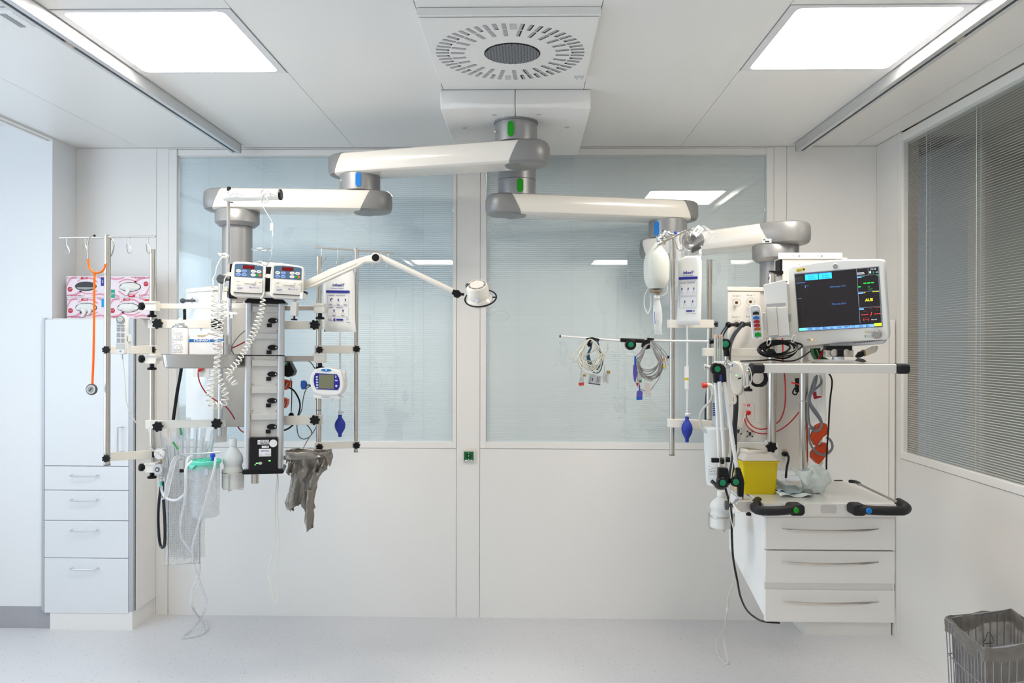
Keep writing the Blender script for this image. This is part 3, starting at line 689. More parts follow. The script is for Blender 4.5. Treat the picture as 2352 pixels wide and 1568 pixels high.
arm(RP, (G0.x, G0.y), (Q0.x, Q0.y), 2.072, 2.177, name='lower_boom', c0=(.09, .42), c1=(-.005, .6), up0=True, up1=False)
b = MB(); b.lathe((Q0.x, Q0.y, 1.995), (0, 0, 1), [(.074, 0), (.088, .0), (.1065, .017), (.1075, .074), (.1045, .078)], 40); b.build('collar', greyc2, RP)
saddle(RP, Q0, 2.072, .085); hub(RP, Q0, 1.70, 1.997, .0725, greyc2, 'column')
M2, r2 = at(1763, 556, 3.56); 
b = MB(r2); b.T = M2; b.pb(1750, 549, 1770, 558, -.012, -.010); b.build('label', paperm, RP, local=False)
b = MB(r2); b.T = M2; b.pb(1751, 550, 1756, 552.5, -.0126, -.012); scribble(b, 1755, 553, 1769, 557.5, -.0122, 1, 3.5, 4, 1); b.build('print', ink, RP, local=False)
M2, r2 = at(538, 467, 3.74); b = MB(r2); b.T = M2; b.pb(529, 463, 541, 469, -.014, -.012); b.build('label', paperm, LP, local=False)
b = MB(r2); b.T = M2; scribble(b, 529.5, 463.5, 540.5, 468.5, -.0145, 1, 3, 8, 1); b.build('print', ink, LP, local=False)
# ================================================================ left group: poles, clamps, accessories
def star(mb, c, r, th, n=7, ax=(0, -1, 0), depth=.22):
    ax = V(ax).normalized(); u = V((0, 0, 1)) if abs(ax.z) < .9 else V((1, 0, 0)); u = (u - ax * u.dot(ax)).normalized(); w_ = ax.cross(u)
    pts = []
    for i in range(n * 4):
        a = 2 * PI * i / (n * 4) + .2; k = i % 4; rr = r * (1 if k in (0, 1) else 1 - depth); pts.append(V(c) + (u * math.cos(a) + w_ * math.sin(a)) * rr)
    mb.prism(pts, ax * th)
    mb.lathe(V(c) - ax * .012, ax, [(r * .35, 0), (r * .45, .014)], 14)
def starknob(x, y, Y, r, par, name='star_knob'):
    c = P(x, y, Y); b = MB(); star(b, c, r * Y / F, .014); return b.build(name, black, par, bevel=.0015)
def poletube(x, y0, y1, Y, rad, par, name='pole', m=None):
    a = P(x, y0, Y); c = P(x, y1, Y); X = (a.x + c.x) / 2; b = MB(); b.cyl((X, Y, c.z), (X, Y, a.z), rad, n=24); o = b.build(name, m or steel, par); 
    b = MB(); b.lathe((X, Y, a.z - .002), (0, 0, 1), [(rad * 1.12, 0), (rad * 1.12, .003)], 20); b.build('rim_cap', m or steel, par)
    b = MB(); b.cyl((X, Y, c.z - .004), (X, Y, c.z), rad * 1.02, n=20); b.build('foot_cap', dgrey, par); return X
def hooks(par, x0, y0, Y0, x1, y1, Y1, at_, hl=42, style=0, name='hook_bar', rr=.004):
    a = P(x0, y0, Y0); c = P(x1, y1, Y1); b = MB(); b.cyl(a, c, rr, n=10); bar = b.build(name, steel, par)
    for px, o in at_:
        t_ = (px - x0) / (x1 - x0); q_ = a.lerp(c, t_); s_ = q_.y / F * hl / 42; b = MB()
        if style == 0: pts = [(0, 0), (0, -18), (0, -20), (-5, -18 - 5), (-6, -32), (-2, -38), (4, -37), (6, -31), (3, -24), (0, -18)]; pts = [(0, 0), (0, -15), (1, -20), (5, -28), (6.5, -34), (4, -38), (0, -38), (-3, -34), (-4.5, -26), (-5, -17)]
        else: pts = [(0, 0), (0, -18), (-2, -27), (-3, -32), (0, -36), (4, -33), (9, -26), (14, -18)]
        b.tube([q_ + V((X * s_ * o, 0, Z * s_)) for X, Z in pts], .0017, 6, smooth=4); b.build('hook', steel, par)
    return bar
def clampblk(x, y, Y, par, flip=1, both=True):
    """cream rail clamp gripping a pole, with a side knob and a knob below"""
    M_, r_ = at(x, y, Y - .02); b = MB(r_); b.T = M_
    b.pb(x - 15, y - 11, x + 12, y - 7, -.016, .03); b.pb(x - 13, y - 8, x + 12, y + 7, -.012, .03); b.pb(x - 12, y + 7, x + 12, y + 11, -.016, .03); o = b.build('rail_clamp', whiteb, par, local=False, bevel=.0015)
    b = MB(); c = P(x - 22 * flip, y, Y - .01); d = V((flip, 0, 0))
    b.lathe(c - d * .010, d, [(.017, 0), (.0175, .004), (.0175, .012), (.013, .016), (.008, .017), (.008, .03)], 14); 
    if both: b.build('clamp_knob', black, par)
    b = MB(); c = P(x, y + 16, Y - .01); b.lathe(c + V((0, 0, -.018)), (0, 0, 1), [(.018, 0), (.02, .003), (.02, .009), (.010, .013), (.009, .028)], 14); b.build('clamp_knob', black, par)
    return o
def flatbar(x0, x1, y0, y1, Y, par, th=.010, name='cross_bar', y0b=None, y1b=None, m=None):
    """flat cream bar with its end rounded round the pole"""
    M_, r_ = at((x0 + x1) / 2, (y0 + y1) / 2, Y); b = MB(r_); b.T = M_; y0b = y0 if y0b is None else y0b; y1b = y1 if y1b is None else y1b
    b.prism([b.q(x, y, -th) for x, y in ((x0, y0), (x1, y0b), (x1, y1b), (x0, y1))], (0, th * 1.6, 0)); return b.build(name, m or whiteb, par, local=False, bevel=.002)

# ---- outer infusion pole with its hook bar (x 246) and the inner pole it is clamped to (x 350)
YA, YBp = 3.22, 3.46
t = thing('infusion_pole', 'tall steel infusion pole at the far left, hook bar on top, carrying the stethoscope', 'infusion pole', P(246, 1068, YA))
poletube(246.5, 545, 1066, YA, .0128, t)
hooks(t, 137, 546, YA + .03, 357, 543, YA - .03, ((154, 1), (197, 1), (297, 1), (341, 1)))
b = MB(); c = P(246, 541, YA); b.cyl(c + V((0, 0, -.02)), c + V((0, 0, .004)), .009); b.build('top_fitting', steel, t)
b = MB()
for y0, y1, ya, yb in ((795, 813, 793, 812), (1040, 1060, 1033, 1052)):
    a0 = P(237, y0, YA - .015); a1 = P(237, y1, YA - .015); c0 = P(361, ya, YBp - .02); c1 = P(361, yb, YBp - .02)
    b = MB(); b.prism([a0, c0, c1, a1], (.002, .012, 0)); b.build('cross_bar', whiteb, t, bevel=.002)
for x, y, Y in ((246, 803, YA - .02), (351, 803, YBp - .03), (246, 1052, YA - .02), (351, 1043, YBp - .03)): starknob(x, y, Y, 9, t)
t = thing('support_pole', 'steel support pole in front of the glove boxes, with cream clamps and large star knobs', 'support pole', P(350, 1085, YBp))
X_ = poletube(350, 573, 1092, YBp, .0115, t)
clampblk(349, 703, YBp - .02, t); clampblk(349, 824, YBp - .02, t); clampblk(349, 1073, YBp - .02, t)
flatbar(340, 515, 734, 754, YBp - .02, t); flatbar(334, 520, 965, 985, YBp - .02, t, y0b=963, y1b=979)
for x, y in ((363.5, 743), (498.5, 744), (364, 979), (499, 972)): starknob(x, y, YBp - .035, 12.5, t)
hbar(361, 530, 819, 827, YBp - .01, 3.46, steel, 'tray_rail', t)

# ---- pole pair on the right (x 732, x 818)
YC = 3.50
t = thing('support_pole', 'steel pole right of the socket tower, behind the blood warmer', 'support pole', P(732, 1040, YC))
poletube(732.5, 590, 1040, YC, .0120, t)
clampblk(735, 708, YC - .02, t, both=False); clampblk(735, 822, YC - .02, t, both=False)
flatbar(655, 742, 737, 756, YC - .02, t); flatbar(652, 742, 955, 976, YC - .02, t, y0b=952, y1b=974)
starknob(724, 746, YC - .035, 12, t); starknob(724, 964, YC - .035, 12, t)
b = MB(); c = P(732, 941, YC); b.lathe(c, (0, 0, 1), [(.0125, -.0015), (.0125, .0015)], 20); b.build('tie', black, t)
YD = 3.62
t = thing('infusion_pole', 'slim steel infusion pole right of the blood warmer with a tilted hook bar', 'infusion pole', P(818, 1037, YD))
poletube(818, 574, 1036, YD, .0098, t); hooks(t, 724, 568, YD - .04, 903, 581, YD + .04, ((738, 1), (775, 1), (857, 1), (891, 1)), style=1)
b = MB(); c = P(817.5, 570, YD); b.cyl(c + V((0, 0, -.025)), c + V((0, 0, .002)), .0075); b.build('top_fitting', steel, t)
for y0, y1, ya, yb in ((793, 811, 793, 811), (1016, 1032, 1013, 1029)):
    a0 = P(722, y0, YC - .03); a1 = P(722, y1, YC - .03); c0 = P(826, ya, YD - .02); c1 = P(826, yb, YD - .02)
    b = MB(); b.prism([a0, c0, c1, a1], (.0, .012, 0)); b.build('cross_bar', whiteb, t, bevel=.002)
for x, y, Y in ((735, 803, YC - .035), (820, 801, YD - .03), (735, 1026, YC - .035), (820, 1022, YD - .03)): starknob(x, y, Y, 8.5, t)

# ---- stethoscope
Y = 3.18; t = thing('stethoscope', 'orange stethoscope hanging from the hook bar of the left infusion pole', 'stethoscope', P(212, 895, Y))
b = MB(); b.tube([P(*p, Y) for p in ((209, 640), (215, 628), (217.5, 660), (216, 760), (214, 830), (212, 884))][0:0] or [P(*p, Y) for p in ((217, 628), (216.5, 660), (216, 740), (214.5, 820), (212, 882))], .0048, 10, smooth=5)
b.tube([P(*p, Y) for p in ((202.5, 594), (203, 605), (206, 616), (213, 624), (219, 626.5), (227, 626), (235, 622), (240, 615), (241.5, 606))], lambda u: .0042, 10, smooth=5); b.build('tubing', orange2, t)
b = MB(); b.tube([P(*p, Y) for p in ((202.5, 596), (201.5, 580), (202, 560), (206, 546), (212, 541), (217, 541))], .0022, 8, smooth=5); b.build('ear_tube', steel, t)
b = MB(); b.tube([P(x_, y_, Y + d_) for x_, y_, d_ in ((241, 608, 0), (247, 598, .045), (256, 586, .05), (261, 572, .05), (262, 558, .05), (258, 550, .05), (253, 549, .05))], .0022, 8, smooth=5); b.build('ear_tube', steel, t)
b = MB(); b.ball(P(217, 541, Y), .005, 10); b.ball(P(253, 549, Y + .05), .005, 10); b.build('ear_tip', black, t)
c = P(210, 894, Y); b = MB(); b.lathe(c + V((0, .008, 0)), (0, -1, 0), [(.021, 0), (.0235, .003), (.0235, .009), (.020, .012)], 30); ch = b.build('chestpiece', dgrey, t)
b = MB(); b.lathe(c + V((0, -.004, 0)), (0, -1, 0), [(.019, 0), (.0185, .0015)], 30); b.build('diaphragm_ring', lgrey, ch)
b = MB(); b.lathe(c + V((0, -.0052, 0)), (0, -1, 0), [(.0125, 0), (.012, .0012)], 30); b.build('diaphragm', mgrey, ch)
b = MB(); b.ob(c + V((0, -.007, 0)), .004, .001, .018, Matrix.Rotation(.7, 3, 'Y')); b.build('emblem', dgrey, ch)

# ---- bed hand control in its holder
M, r = at(286, 770, 3.17); t = thing('hand_control', 'white corded hand control with grey buttons on the left cross bar', 'hand control', M)
b = MB(r); b.pp([(276, 728), (280, 725), (286, 724), (292, 725), (297, 729), (298.5, 737), (298, 760), (296.5, 790), (295, 812), (292, 814), (279, 814), (276, 812), (274, 790), (272.5, 760), (272.5, 737)], -.03, -.004); b.build('case', white, t, bevel=.004, seg=3)
b = MB(r); b.pp(circ(286, 734, 9.8), -.0345, -.029); k_ = b.build('round_button', mgrey, t, bevel=.001)
b = MB(r); b.pp(circ(286, 733.5, 6.2), -.0365, -.034); b.build('button_centre', lgrey, t, bevel=.001)
for i, y in enumerate((748, 754, 759, 767, 772, 779.5, 784.5)):
    for x in (281, 291): b = MB(r); b.pp(rrect(x - 4, y - 1.9, x + 4, y + 1.9, 1), -.0315, -.0295); b.build('key', mgrey, t)
b = MB(r); b.pb(275, 789, 296, 801, -.0308, -.0296); b.build('label', lgrey, t)
b = MB(r); b.pp(circ(285.5, 807, 2.2), -.0306, -.0295); b.build('emblem', mgrey, t)
b = MB(r); b.pb(269.5, 769, 273, 785, -.018, .004); b.pb(298.5, 769, 302, 785, -.018, .004); b.pb(272, 785, 276, 813, -.02, .004); b.pb(295, 785, 299.5, 813, -.02, .004); b.pb(274, 775, 298, 812, .0, .006); b.build('holder', white, t, bevel=.002)
b = MB(r); b.tube([b.q(285, 812, -.015), b.q(286, 826, -.015)], .0028, 8); b.build('strain_relief', lgrey, t)
b = MB(r); b.tube([b.q(x, y, d) for x, y, d in ((286, 824, -.015), (288, 850, -.01), (288.5, 890, 0), (288, 925, .01), (294, 962, .04), (301, 990, .08), (304, 1020, .12), (308, 1047, .16), (316, 1061, .2), (328, 1066, .24))], .0022, 6, smooth=6); b.build('cord', cable_w, t)

# ---- tray with spray can and box
YT = 3.30; zf = P(455, 846, YT).z; 
t = thing('instrument_tray', 'shallow stainless steel tray on the left carrying a spray can and a box', 'tray', P(455, 846, YT + .08))
xa, xb = P(366, 830, YT).x, P(538, 830, YT).x; zr = P(455, 815, YT).z; ya, yb = YT, YT + .19
def rr3(x0, x1, y0, y1, r_, z, n=6): return [V((p[0], p[1], z)) for p in rrect(x0, y0, x1, y1, r_, n)]
b = MB(); L1 = rr3(xa, xb, ya, yb, .03, zr); L2 = rr3(xa + .006, xb - .006, ya + .006, yb - .006, .03, zf + .006); L3 = rr3(xa + .014, xb - .014, ya + .014, yb - .014, .028, zf)
I1 = rr3(xa + .002, xb - .002, ya + .002, yb - .002, .03, zr); I2 = rr3(xa + .008, xb - .008, ya + .008, yb - .008, .03, zf + .008); I3 = rr3(xa + .015, xb - .015, ya + .015, yb - .015, .028, zf + .002)
R1 = rr3(xa - .004, xb + .004, ya - .004, yb + .004, .032, zr + .003); n = len(L1); seq = [L3, L2, L1, R1, I1, I2, I3]
vs = [v for l in seq for v in l]; fs = []
for j in range(6):
    for i in range(n): fs.append((j * n + i, j * n + (i + 1) % n, (j + 1) * n + (i + 1) % n, (j + 1) * n + i))
fs += [tuple(range(n)), tuple(6 * n + i for i in range(n))]; b.add(vs, fs); b.build('tray_pan', mat('tray_steel', (.62, .60, .57), .22, metal=1, var=.03, scale=5, bump=.02), t)
b = MB(); c = P(352, 824, 3.42); b.cyl(c, V((xa + .01, 3.42, c.z)), .007); b.build('tray_arm', steel, t)
zt_ = zf + .003
c = P(414, 800, YT + .06); px = lambda n_: n_ * c.y / F; R = .0345
t = thing('spray_can', 'white spray can with fine print standing at the left end of the tray', 'spray can', (c.x, c.y, zt_))
hh = P(414, 753, c.y).z - zt_
M = Matrix.Translation((c.x, c.y, zt_))
b = MB(); b.lathe((c.x, c.y, zt_), (0, 0, 1), [(R - .002, 0), (R, .002), (R, hh - .002), (R - .001, hh)], 40); b.build('can_body', paperm, t)
b = MB(); b.lathe((c.x, c.y, zt_ + hh), (0, 0, 1), [(R, 0), (R * .99, .003), (R * .6, .017), (R * .5, .018), (R * .5, .021)], 32); b.build('can_shoulder', chrome, t)
b = MB(); b.lathe((c.x, c.y, zt_ + hh + .02), (0, 0, 1), [(R * .5, 0), (R * .45, .007), (R * .27, .009), (R * .26, .020), (R * .2, .022)], 20); b.build('nozzle', white, t)
def wraptext(parent, c, R, z0, z1, rows, seed, a0, a1, m, h):
    rnd = random.Random(seed); b = MB()
    for i in range(rows):
        z = z1 + (z0 - z1) * (i + .5) / rows; a = a0
        while a < a1:
            e = min(a1, a + rnd.uniform(.06, .22))
            vs = [(c.x + math.sin(q_) * (R + .0004), c.y - math.cos(q_) * (R + .0004), z + s_ * h / 2) for q_ in (a, (a + e) / 2, e) for s_ in (-1, 1)]
            if rnd.random() < .85: b.add(vs, [(0, 2, 3, 1), (2, 4, 5, 3)])
            a = e + .05
    return b.build('print', m, parent, smooth=False)
for k in range(3): wraptext(t, c, R, zt_ + hh * (.06 + .3 * k), zt_ + hh * (.29 + .3 * k), 8, k + 1, -.75, .75, mgrey, .0018)
b = MB()
for k in range(3):
    z = zt_ + hh * (.325 + .3 * k); b.add([(c.x + math.sin(q_) * (R + .0004), c.y - math.cos(q_) * (R + .0004), z + s_ * .0012) for q_ in (-.7, -.4, 0) for s_ in (-1, 1)], [(0, 2, 3, 1), (2, 4, 5, 3)])
b.build('print_red', mat('print_rose', (215, 70, 110), .5), t, smooth=False)
# torn cardboard box
Yb = YT + .06; M, r = at(474, 812, Yb, yaw=0); M = Matrix.Translation(P(474, 812, Yb)); r = (474, 812, Yb / F); yb_ = 812 + (P(474, 812, Yb).z - zt_) * F / Yb
t = thing('wipes_box', 'white cardboard box with blue band and torn opening, standing on the tray', 'box', M)
b = MB(r); b.pp([(433, yb_), (433, 770), (452, 769), (454, 773), (466, 774), (474, 771), (480, 767), (486, 769), (494, 768), (514, 766), (514, yb_)], -.0, .002); b.pb(433, 770, 434, yb_, 0, .09); b.pb(513, 768, 514, yb_, 0, .09); b.pb(433, 770, 514, yb_, .088, .09); b.pb(433, yb_ - 2, 514, yb_, 0, .09); b.build('carton', paperm, t)
b = MB(r); b.pp([(452, 769), (454, 773), (466, 774), (474, 771), (480, 767), (488, 769), (492, 766.5), (480, 763.5), (474, 768.5), (462, 769)], .0, .004); b.build('torn_edge', mat('card_tan', (.55, .43, .26), .8), t)
b = MB(r); b.pb(433, 778.5, 514, 785, -.0006, .0); b.build('blue_band', mat('band_blue', (20, 110, 185), .5), t)
text('ETHIPARAT', r, 464, 784, 5, paperm, t, d=-.0012, bold=.02, sx=1.05)
text('N2', r, 504, 797, 7, mat('print_red', (205, 60, 50), .5), t, d=-.0008)
b = MB(r); scribble(b, 494, 798, 510, 804, -.0006, 2, .8, 3); b.build('print', ink, t)

# ---- glove boxes on the cupboard: four boxes, two high
YG = 4.33
gpink = mat('glove_pink', (222, 150, 170), .5); gpale = mat('glove_pale', (236, 222, 228), .5); gred = mat('glove_red', (190, 25, 50), .45); glovem = mat('latex_white', (.82, .82, .79), .55, bump=.2, scale=90)
def glovebox(x0, y0, label, flip=False, patch=None, ptxt='', gloves=1):
    x1, y1 = x0 + 97, y0 + 49.5; M, r = at((x0 + x1) / 2, y1, YG); t = thing('glove_box', label, 'glove box', M, group='glove boxes on the cupboard'); cx, cy = (x0 + x1) / 2, (y0 + y1) / 2
    m_ = (lambda x, y: (x0 + x, y0 + y)) if not flip else (lambda x, y: (x1 - x, y1 - y))
    b = MB(r); b.pb(x0 + .4, y0 + .3, x1 - .4, y1 - .1, 0, .075); b.build('carton', gpale, t, bevel=.001)
    b = MB(r)
    def band(pts0, pts1):
        p0 = cr([V((*m_(*p), 0)) for p in pts0], 5); p1 = cr([V((*m_(*p), 0)) for p in pts1], 5); n = min(len(p0), len(p1))
        b.add([b.q(v.x, v.y, -.0004) for v in p0[:n]] + [b.q(v.x, v.y, -.0004) for v in p1[:n]], [(i, i + 1, i + 1 + n, i + n) for i in range(n - 1)])
    band([(1, 30), (4, 20), (12, 8), (26, 3)], [(1, 24), (3, 15), (10, 4), (24, 1)]); band([(26, 14), (40, 8), (60, 8), (72, 16)], [(26, 12), (40, 3), (60, 4), (74, 13)])
    band([(70, 3), (82, 8), (92, 20), (96, 32)], [(72, 1), (84, 3), (94, 12), (96, 20)]); band([(1, 44), (20, 41), (30, 35), (34, 32)], [(1, 47), (22, 45), (34, 39), (38, 34)]); band([(30, 36), (45, 42), (60, 42), (74, 35)], [(32, 34), (45, 39), (60, 39), (72, 33)]); band([(60, 44), (78, 40), (90, 42), (96, 46)], [(60, 47), (78, 44), (90, 46), (96, 48)])
    b.build('printed_swirl', gpink, t, smooth=False)
    b = MB(r); a_ = m_(34, 5.5); c_ = m_(50, 2.5); b.pp(rrect(min(a_[0], c_[0]), min(a_[1], c_[1]), max(a_[0], c_[0]), max(a_[1], c_[1]) + 2, 1), -.0009, -.0002); e = m_(9, 31); b.pp(circ(*e, 5.8), -.0009, -.0002); b.build('red_badge', gred, t)
    b = MB(r); e = m_(9, 31); b.tube([b.q(e[0] - 4, e[1] + .5, -.0012), b.q(e[0] + 0, e[1] - .8, -.0012), b.q(e[0] + 4, e[1] - 2, -.0012)], .0009, 4); 
    a_ = m_(44, 4.5); b.pb(a_[0] - 4, a_[1] - .8, a_[0] + 4, a_[1] + .8, -.0012, -.0008); b.build('badge_print', paperm, t)
    text('S', r, *m_(30, 7 if not flip else 3.5), 4.2, mgrey, t, rot=PI if flip else 0, d=-.0008)
    b = MB(r); a_, c_ = m_(2, 43.5), m_(44, 47.5); scribble(b, min(a_[0], c_[0]), min(a_[1], c_[1]), max(a_[0], c_[0]), max(a_[1], c_[1]), -.0004, 2, 1.4, 7); a_, c_ = m_(2, 3.5), m_(26, 7); scribble(b, min(a_[0], c_[0]), min(a_[1], c_[1]), max(a_[0], c_[0]), max(a_[1], c_[1]), -.0004, 2, .8, 9); b.build('print', mat('print_wine', (190, 90, 115), .5), t)
    e = m_(46, 24); b = MB(r); b.pp(circ(e[0], e[1], 25.5, 11, 32), -.0011, .0005); b.build('opening', mat('opening_dark', (.05, .05, .055), .6), t)
    b = MB(r)
    if gloves:
        rnd = random.Random(int(x0 + y0))
        def fn(u, v):
            a = u * 2 * PI; rr = v; X = e[0] + 24 * rr * math.cos(a); Z = e[1] + (9.8 * rr * math.sin(a)); d = -.003 - .012 * (1 - rr * rr) + .0035 * math.sin(5 * a + 3 * rr) * rr
            return b.q(X, Z + (2 if gloves == 3 else 0) * (1 - rr), d)
        b.grid(fn, 28, 6)
        if gloves in (2, 4):
            for dx, w_, L_ in ((-6, 6, 20), (8, 4.5, 15)):
                if gloves == 4 and dx > 0: continue
                def f2(u, v): a = u * 2 * PI; X = e[0] + dx + w_ * (1 - .35 * v) * math.cos(a) + 3 * math.sin(4 * v); return b.q(X, e[1] + 2 + L_ * v * (1 if gloves == 2 else .85), -.012 + .005 * math.sin(a) + .004 * v)
                b.grid(f2, 12, 6)
        b.build('gloves', glovem, t)
    else:
        b.pp([(e[0] - 22, e[1] + 2), (e[0] + 22, e[1] + 2), (e[0] + 20, e[1] + 5), (e[0], e[1] + 8), (e[0] - 18, e[1] + 6)], -.0016, -.0011); b.build('flap', mgrey, t)
    if patch:
        px0, py0, px1, py1, pm = patch; b = MB(r); b.pb(px0, py0, px1, py1, -.0012, 0); b.build('size_patch', pm, t)
        if ptxt: text(ptxt, r, (px0 + px1) / 2, (py0 + py1) / 2 + 3, 6, paperm, t, d=-.0016)
    return t
pb_ = mat('patch_blue', (45, 45, 150), .5); pc_ = mat('patch_cyan', (0, 150, 225), .5); pg_ = mat('patch_green', (0, 165, 135), .5); pr_ = mat('patch_red', (205, 70, 55), .5)
glovebox(152, 682, 'lower left glove box on the cupboard, white glove hanging from its opening', patch=(234, 685, 241, 705, pc_), ptxt='', gloves=2)
glovebox(248.5, 682, 'lower right glove box on the cupboard, white gloves filling the opening', patch=(333, 686, 343, 703, pr_), gloves=3)
glovebox(151, 633, 'upper left glove box on the cupboard, empty dark opening', patch=(232.5, 636, 241, 656, pb_), ptxt='S', gloves=0)
glovebox(248, 633, 'upper right glove box on the cupboard, turned upside down with green patch', flip=True, patch=(254.5, 665, 263, 684, pg_), ptxt='M', gloves=4)

# ---- tall cupboard in the left corner
XA, XB_ = -2.667, -2.185; YF = 4.25; ZTp = 1.737
t = thing('tall_cupboard', 'tall white cupboard in the left corner with one door and four drawers', 'cupboard', (-2.43, 4.38, 0))
ly = lambda y: P(200, y, YF).z
cabm = mat('cupboard_laminate', (.78, .80, .82), .4, var=.008)
b = MB(); b.b(XA + .003, XB_ - .004, YF + .02, YB - .001, .105, ZTp); b.build('carcass', wallm, t)
b = MB(); b.b(XA + .003, -2.20, 4.252, YB - .001, 0, .104); b.build('plinth', wallm, t)
pxw = lambda x: P(x, 900, YF).x
xl, xr = pxw(103), pxw(296.5)
def front(y0, y1, name): b = MB(); b.b(xl + .0015, xr - .0015, YF - .002, YF + .019, ly(y1) + .0015, ly(y0) - .0015); return b.build(name, cabm, t, bevel=.001)
d_ = front(733, 1070, 'door')
a = P(276, 980, YF); c = P(276, 1036, YF); b = MB(); b.tube([a + V((.02, 0, 0)), a + V((.02, -.02, 0)), a + V((.0, -.026, 0)), c + V((.0, -.026, 0)), c + V((.02, -.02, 0)), c + V((.02, 0, 0))], .004, 8); b.build('handle', alu, d_)
for y0, y1, yh in ((1070, 1125.5, 1090), (1125.5, 1195, 1146), (1195, 1281, 1215.5), (1281, 1408, 1303)):
    d_ = front(y0, y1, 'drawer'); a = P(166, yh, YF); c = P(225, yh, YF); b = MB(); b.tube([a + V((0, 0, 0)), a + V((0, -.022, -.002)), a + V((.012, -.027, -.004)), c + V((-.012, -.027, -.004)), c + V((0, -.022, -.002)), c + V((0, 0, 0))], .0035, 8); b.build('handle', alu, d_)
for xa_, xb_, yb_ in ((pxw(96.5), xl, 4.264), (xr, xr + .026, YF + .03)):
    b = MB(); b.b(xa_, xb_, YF - .002, yb_, .105, ZTp); b.build('edge_profile', mat('edge_alu', (.50, .51, .53), .45, metal=.3), t, bevel=.002)
b = MB(); b.b(xr + .026, xr + .029, YF + .02, YB - .001, .105, ZTp); b.build('side_panel', wallm, t)
# ================================================================ left group: devices
YP = 3.26
# ---- mounting bar for the two pumps
M, r = at(615, 686, YP + .02, roll=2.3); t = thing('pump_mount', 'black and white mounting bracket holding the two infusion pumps above the socket tower', 'pump bracket', M)
b = MB(r); b.pp([(517, 607), (537, 607), (537, 664), (697, 664), (697, 671), (530, 671), (530, 688), (516, 688)], .03, .07); b.build('back_plate', black, t, bevel=.003)
b = MB(r); b.pb(604, 612, 622, 668, .02, .06); b.build('middle_plate', black, t)
b = MB(r); b.tube([b.q(534, 676, .02), b.q(692, 676, .02)], .0135, 16); b.build('mount_tube', lgrey, t)
b = MB(r); b.pb(689, 668, 697, 684, -.002, .05); b.build('tube_end_plate', white, t, bevel=.004)
b = MB(r); b.pb(592, 600, 640, 612, .03, .09); b.build('top_bridge', white, t, bevel=.005)
b = MB(r); c = b.q(503, 644, .02); b.lathe(c, (0, -1, 0), [(.018, 0), (.021, .003), (.021, .014), (.017, .018)], 9); b.lathe(c, (1, 0, 0), [(.007, 0), (.007, .03)], 10); b.build('side_knob', dgrey, t)
b = MB(r); b.pb(668, 690, 683, 723, -.0, .03); c = b.q(675.5, 690, .015); b.lathe(c, (0, 0, 1), [(.008, 0), (.008, .01)], 12); b.build('rail_claw', lgrey, t, bevel=.002)
b = MB(r); c = b.q(676, 733, .015); b.lathe(c, (0, 0, 1), [(.013, 0), (.014, .003), (.014, .006), (.004, .008), (.004, .02)], 14); b.build('claw_knob', black, t)
